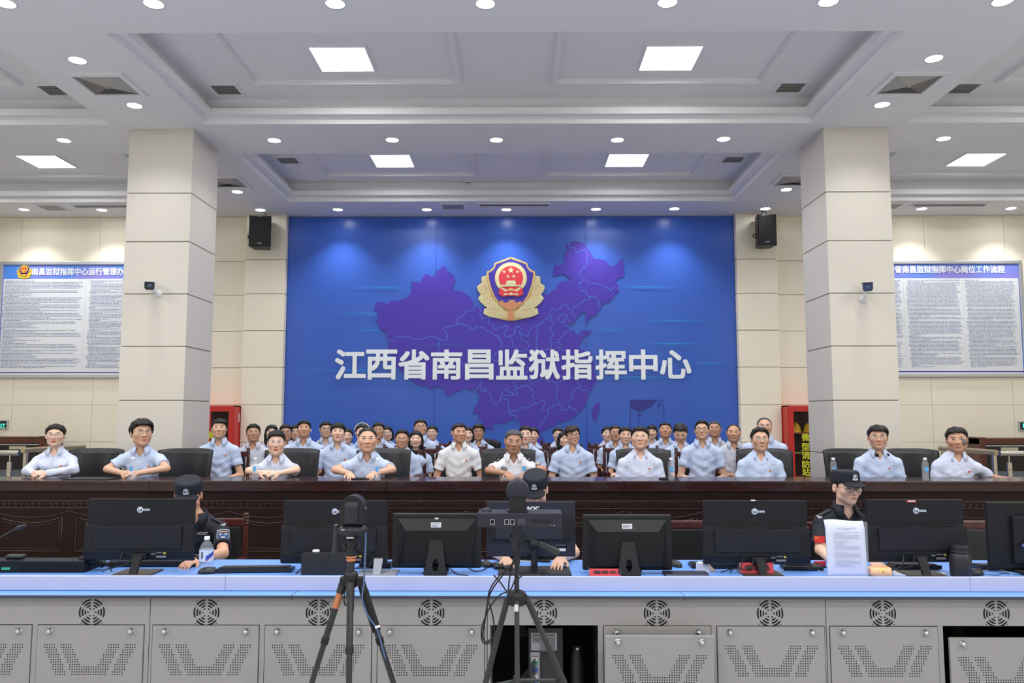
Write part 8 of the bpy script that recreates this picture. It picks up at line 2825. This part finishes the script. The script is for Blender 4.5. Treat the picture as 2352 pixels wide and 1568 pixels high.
# black box with a white mouse-like receiver
x0, x1, zt, zb = px_rect(692, 802, 1271, 1322, 4.90)
t = thing('equipment_box', 'matt black box on the worktop behind the copper ringed tripod', 'box', ((x0 + x1) / 2, 4.90, ZD))
MB().box((-(x1 - x0) / 2, 0.0, 0.0), ((x1 - x0) / 2, 0.13, zt - ZD), 0, 0.003).build('body', mat('box matt black', (0.018, 0.018, 0.02), 0.6), t)
MB().tube(catmull([(0.02, -0.001, zt - ZD), (0.012, -0.004, 0.10), (-0.005, -0.004, 0.06), (-0.03, -0.004, 0.004)], 5), 0.0012, 6).build('thin_cable', M_GREYP, t)
p = at(726, 1268, Y=4.96)
t = thing('receiver', 'small white oval receiver lying on the matt black box', 'device', (p[0], 4.96, zt))
MB().lathe([(0.0, 0.0), (0.022, 0.0), (0.024, 0.006), (0.018, 0.014), (0.0, 0.017)], n=20).build('shell', M_WHITE, t)
MB().lathe([(0.0, 0.018), (0.006, 0.0175), (0.007, 0.015)], n=12).build('button', M_GREYP, t)

# remote controls, phones and pad before the middle officer
q = desk(1228, 1318)
t = thing('desk_pad', 'black desk pad under the foot of the slate monitor', 'desk pad', (q[0], q[1] + 0.03, ZD))
MB().box((-0.22, -0.08, 0), (0.22, 0.20, 0.006), 0, 0.002).build('mat', mat('pad black', (0.016, 0.016, 0.018), 0.6), t)
MB().box((-0.21, -0.075, 0.0055), (0.21, -0.068, 0.0068)).build('stitched_edge', M_GREYP, t)
for u, v, w, d, rz, lab in ((1145, 1303, 0.075, 0.14, 12, 'black remote control left of the slim tripod column'), (1170, 1305, 0.050, 0.17, -6, 'black remote control with many buttons beside the slim tripod column')):
    q = desk(u, v)
    t = thing('remote_control', lab, 'remote control', (q[0], q[1], ZD), math.radians(rz), 'remote controls on the console')
    MB().box((-w / 2, -d / 2, 0), (w / 2, d / 2, 0.022), 0, 0.008).build('case', M_BLACK, t)
    m = MB()
    for r in range(5):
        for c_ in range(3):
            m.cbox(((c_ - 1) * w * 0.28, -d * 0.35 + r * d * 0.15, 0.023), (w * 0.17, d * 0.07, 0.004), 1 if (r + c_) % 5 == 0 else 0, 0.001)
    m.build('buttons', [M_GREYP, mat('button teal', lin(80, 140, 150), 0.5)], t)
for u, v, w, d, col, lab in ((1208, 1290, 0.075, 0.15, M_WHITE, 'white phone on the console beside the slate monitor foot'), (1238, 1290, 0.072, 0.15, M_BLACK, 'black phone on the console right of the white phone')):
    q = desk(u, v)
    t = thing('mobile_phone', lab, 'phone', (q[0], q[1] + 0.02, ZD), math.radians(80), 'phones on the console')
    MB().box((-w / 2, -d / 2, 0), (w / 2, d / 2, 0.010), 0, 0.004).build('case', col, t)
    MB().box((-w / 2 + 0.006, -d / 2 + 0.012, 0.0098), (w / 2 - 0.006, d / 2 - 0.012, 0.0108)).build('screen', M_MONG, t)

# red name cards in clear stands
def name_card(u0, u1, v0, v1, Y, txt, label):
    x0, x1, zt, zb = px_rect(u0, u1, v0, v1, Y)
    w = x1 - x0
    h = zt - ZD
    t = thing('name_card', label, 'name card', ((x0 + x1) / 2, Y, ZD), 0, 'red name cards on the console')
    m = MB()
    m.add([(-w / 2, -0.02, 0), (w / 2, -0.02, 0), (w / 2, 0.01, h), (-w / 2, 0.01, h), (-w / 2, 0.05, 0), (w / 2, 0.05, 0)], [(0, 1, 2, 3), (3, 2, 5, 4), (0, 4, 5, 1), (0, 3, 4), (1, 5, 2)])
    m.build('card', mat('card red', lin(196, 46, 58), 0.5), t)
    m = MB()
    R = Matrix.Translation((0, -0.006, h * 0.58)) @ Matrix.Rotation(-math.atan2(0.03, h), 4, 'X')
    text_to(m, txt, 0.05, (0, -0.0005, 0), 0, 0.0015, width=w * 0.78, height=h * 0.50, M=R)
    m.build('characters', mat('card ink', (0.02, 0.012, 0.012), 0.6), t)
    m = MB()
    m.box((-w / 2 - 0.004, -0.024, -0.0), (-w / 2 - 0.001, 0.05, h + 0.004))
    m.box((w / 2 + 0.001, -0.024, -0.0), (w / 2 + 0.004, 0.05, h + 0.004))
    m.build('clear_stand', M_PET, t)
name_card(1354, 1424, 1306, 1326, 4.90, '值班长', 'red name card with black characters left of the blade foot')
name_card(1700, 1776, 1292, 1318, 4.965, '值班员', 'red name card with black characters behind the foot of the monitor left of the officer')

# propped document in a clear stand
x0, x1, zt, zb = px_rect(1897, 1992, 1196, 1325, 4.88)
w, h = x1 - x0, zt - ZD
t = thing('document_stand', 'white printed sheet curling in a clear stand before the bespectacled officer', 'document', ((x0 + x1) / 2, 4.88, ZD))
m = MB()
n = 14
vs, fs = [], []
for j in range(n + 1):
    s = j / n
    z = h * s
    y = 0.0 + 0.02 * s + 0.02 * max(0, s - 0.82) ** 1.5 * 12
    for i in range(9):
        x = -w / 2 + w * i / 8
        vs.append((x, y + 0.006 * math.sin(i * 0.8) * s, z + 0.003 * math.sin(i * 0.75 + 0.3) * max(0, s - 0.7) / 0.3 - 0.006 * max(0, s - 0.9) * 10 * (i / 8) ** 2))
for j in range(n):
    for i in range(8):
        k = j * 9 + i
        fs.append((k, k + 1, k + 10, k + 9))
m.add(vs, fs, 0, True)
o = m.build('sheet', mat('document paper', lin(208, 212, 232), 0.55), t)
md = o.modifiers.new('thickness', 'SOLIDIFY')
md.thickness = 0.006
md.offset = 1
m = MB()
rnd = random.Random(4)
for r in range(26):
    s = 0.86 - r * 0.027
    y = 0.02 * s + 0.02 * max(0, s - 0.82) ** 1.5 * 12 - 0.012
    xa_, xb_ = (-w * 0.24, w * 0.28) if r == 0 else (-w * 0.06, w * 0.10) if r == 1 else (-w * 0.30, w * 0.34 if rnd.random() > 0.3 else w * rnd.uniform(-0.1, 0.25))
    if r == 2 or r in (8, 15, 20):
        continue
    x = xa_
    while x < xb_:
        m.add([(x, y, h * s), (x + 0.005, y, h * s), (x + 0.005, y, h * s + 0.0042), (x, y, h * s + 0.0042)], [(0, 1, 2, 3)])
        x += 0.0072
m.build('printed_lines', mat('document ink', lin(160, 162, 186), 0.6), t)
m = MB()
m.box((-w / 2 - 0.006, -0.016, 0), (w / 2 + 0.006, -0.013, h * 0.99))
m.box((-w / 2 - 0.006, -0.016, 0), (w / 2 + 0.006, 0.08, 0.004))
m.build('clear_stand', mat('clear acrylic', (0.92, 0.95, 1.0), 0.03, alpha=0.10, spec=0.6), t)

# thermos, tissues, papers, cables
q = desk(2206, 1322)
q = (q[0], 4.90, ZD)
r_ = (at(2232, 1290, Y=4.90)[0] - at(2186, 1290, Y=4.90)[0]) / 2
hh = at(2206, 1252, Y=4.90)[2] - ZD
t = thing('thermos', 'matt black thermos bottle standing right of the rightmost lettered monitor', 'bottle', q)
MB().lathe([(0.0, 0), (r_ * 0.98, 0), (r_ * 1.0, 0.006), (r_ * 1.02, hh * 0.62), (r_ * 0.9, hh * 0.72), (r_ * 0.82, hh * 0.75)], n=28).build('body', mat('thermos black', (0.018, 0.019, 0.022), 0.45), t)
MB().lathe([(r_ * 0.84, hh * 0.75), (r_ * 0.84, hh * 0.95), (r_ * 0.76, hh * 0.99), (r_ * 0.5, hh), (0.0, hh)], n=28).build('cap', M_MON, t)
MB().lathe([(r_ * 0.86, hh * 0.80), (r_ * 0.87, hh * 0.81), (r_ * 0.87, hh * 0.82), (r_ * 0.84, hh * 0.83)], n=28).build('ring', M_GREYP, t)
q = desk(1620, 1311)
t = thing('tissue_pack', 'small open white carton with an orange flap on the console', 'box', (q[0], q[1], ZD), math.radians(20))
m = MB()
m.add([(-0.045, -0.035, 0), (0.05, -0.035, 0), (0.05, 0.035, 0), (-0.045, 0.035, 0), (-0.045, -0.03, 0.05), (-0.02, -0.03, 0.055), (-0.02, 0.03, 0.055), (-0.045, 0.03, 0.05), (0.02, 0.0, 0.045)], [(0, 3, 2, 1), (4, 5, 6, 7), (0, 1, 5, 4), (2, 3, 7, 6), (3, 0, 4, 7), (5, 8, 6), (1, 8, 5), (1, 2, 8), (2, 6, 8)])
m.build('carton', M_STICK, t)
m = MB()
m.add([(0.052, -0.030, 0.004), (0.052, 0.030, 0.004), (0.024, 0.0, 0.046)], [(0, 1, 2)])
m.add([(0.01, -0.040, 0.006), (0.055, -0.037, 0.002), (0.02, -0.008, 0.044)], [(0, 1, 2)])
m.build('flap', mat('carton orange', lin(224, 176, 120), 0.6), t)
q = desk(2020, 1320)
t = thing('tissue_packet', 'orange patterned tissue packet beside the propped document', 'tissues', (q[0] - 0.012, q[1] - 0.02, ZD), math.radians(-4))
v_, q_ = sdf_mesh(lambda P: smax(smax(ell(P, (0, 0, 0.022), (0.105, 0.055, 0.045)), np.abs(P[:, 0]) - 0.062, 0.006), np.maximum(P[:, 2] - 0.052, -P[:, 2]), 0.008) + 0.002 * np.sin(P[:, 0] * 90), (-0.1, -0.07, -0.02), (0.1, 0.07, 0.09), 0.005)
o = child('packet', np_mesh('packet', v_, q_, mat('packet peach', lin(240, 184, 136), 0.4)), t)
m = MB()
m.lathe([(0.0, 0.052), (0.022, 0.050), (0.022, 0.046)], (0.0, 0, 0.028), 20, 0, 'y')
m.lathe([(0.0, 0.0535), (0.013, 0.0525), (0.013, 0.048)], (0.002, 0, 0.029), 20, 1, 'y')
m.lathe([(0.0, 0.0545), (0.006, 0.0535), (0.006, 0.050)], (0.004, 0, 0.030), 12, 2, 'y')
m.build('printed_seal', [mat('packet olive', lin(206, 194, 90), 0.5), mat('packet yellow', lin(230, 210, 120), 0.5), mat('packet red', lin(206, 90, 70), 0.5)], t)
q = desk(2110, 1318)
t = thing('paper_sheets', 'loose white sheets lying under the rightmost lettered monitor', 'papers', (q[0], q[1] - 0.01, ZD), math.radians(-14))
MB().box((-0.15, -0.06, 0), (0.15, 0.10, 0.003)).build('sheets', M_STICK, t)
MB().box((-0.11, -0.02, 0.003), (0.09, -0.016, 0.0034)).build('ruled_line', M_INKS, t)
q = desk(1575, 1321)
t = thing('notebook', 'closed black notebook lying beside the blade foot', 'notebook', (q[0], q[1] - 0.005, ZD))
MB().box((-0.13, -0.04, 0), (0.13, 0.07, 0.016), 0, 0.003).build('cover', M_BLACK, t)
MB().box((-0.125, -0.0405, 0.004), (0.128, 0.066, 0.013)).build('pages', M_INKS, t)
t = thing('stapler', 'red stapler on the console left of the propped document', 'stapler', (*desk(1884, 1303)[:2], ZD), math.radians(15))
MB().box((-0.035, -0.02, 0.0), (0.035, 0.02, 0.010), 0, 0.004).build('foot', M_BLACK, t)
MB().box((-0.035, -0.016, 0.010), (0.035, 0.016, 0.040), 0, 0.008).build('body', mat('stapler red', lin(196, 40, 46), 0.4), t)
for pts_, mt, lab in (([(205, 1310), (232, 1297), (252, 1290), (262, 1284)], M_BLACK, 'black cables between the dispatch console and the leftmost monitor'), ([(680, 1318), (690, 1308), (700, 1300), (712, 1296)], M_BLACK, 'black cable ends beside the matt black box'), ([(1790, 1316), (1810, 1306), (1850, 1305), (1895, 1316)], mat('cable pale', lin(196, 196, 200), 0.5), 'pale cable looping on the console left of the propped document'),
                      ([(1075, 1304), (1090, 1312), (1110, 1310), (1124, 1300)], M_BLACK, 'thin black mouse cable looping left of the slim tripod'), ([(2240, 1316), (2275, 1310), (2305, 1312), (2325, 1320)], mat('cable pale', lin(196, 196, 200), 0.5), 'pale cable looping by the plain monitor at the right edge'),
                      ([(970, 1318), (982, 1308), (990, 1300), (994, 1292)], M_BLACK, 'thin black cable left of the blade foot with two stickers above'), ([(1032, 1304), (1040, 1312), (1052, 1320), (1075, 1322)], M_BLACK, 'thin black cable right of the blade foot with two stickers above')):
    m = MB()
    P_ = [(*desk(u, v)[:2], ZD + 0.004) for u, v in pts_]
    m.tube(catmull(P_, 6), 0.003, 6)
    o = m.build('desk_cable', mt)
    tag(o, lab, 'cable', 'cables on the worktop')
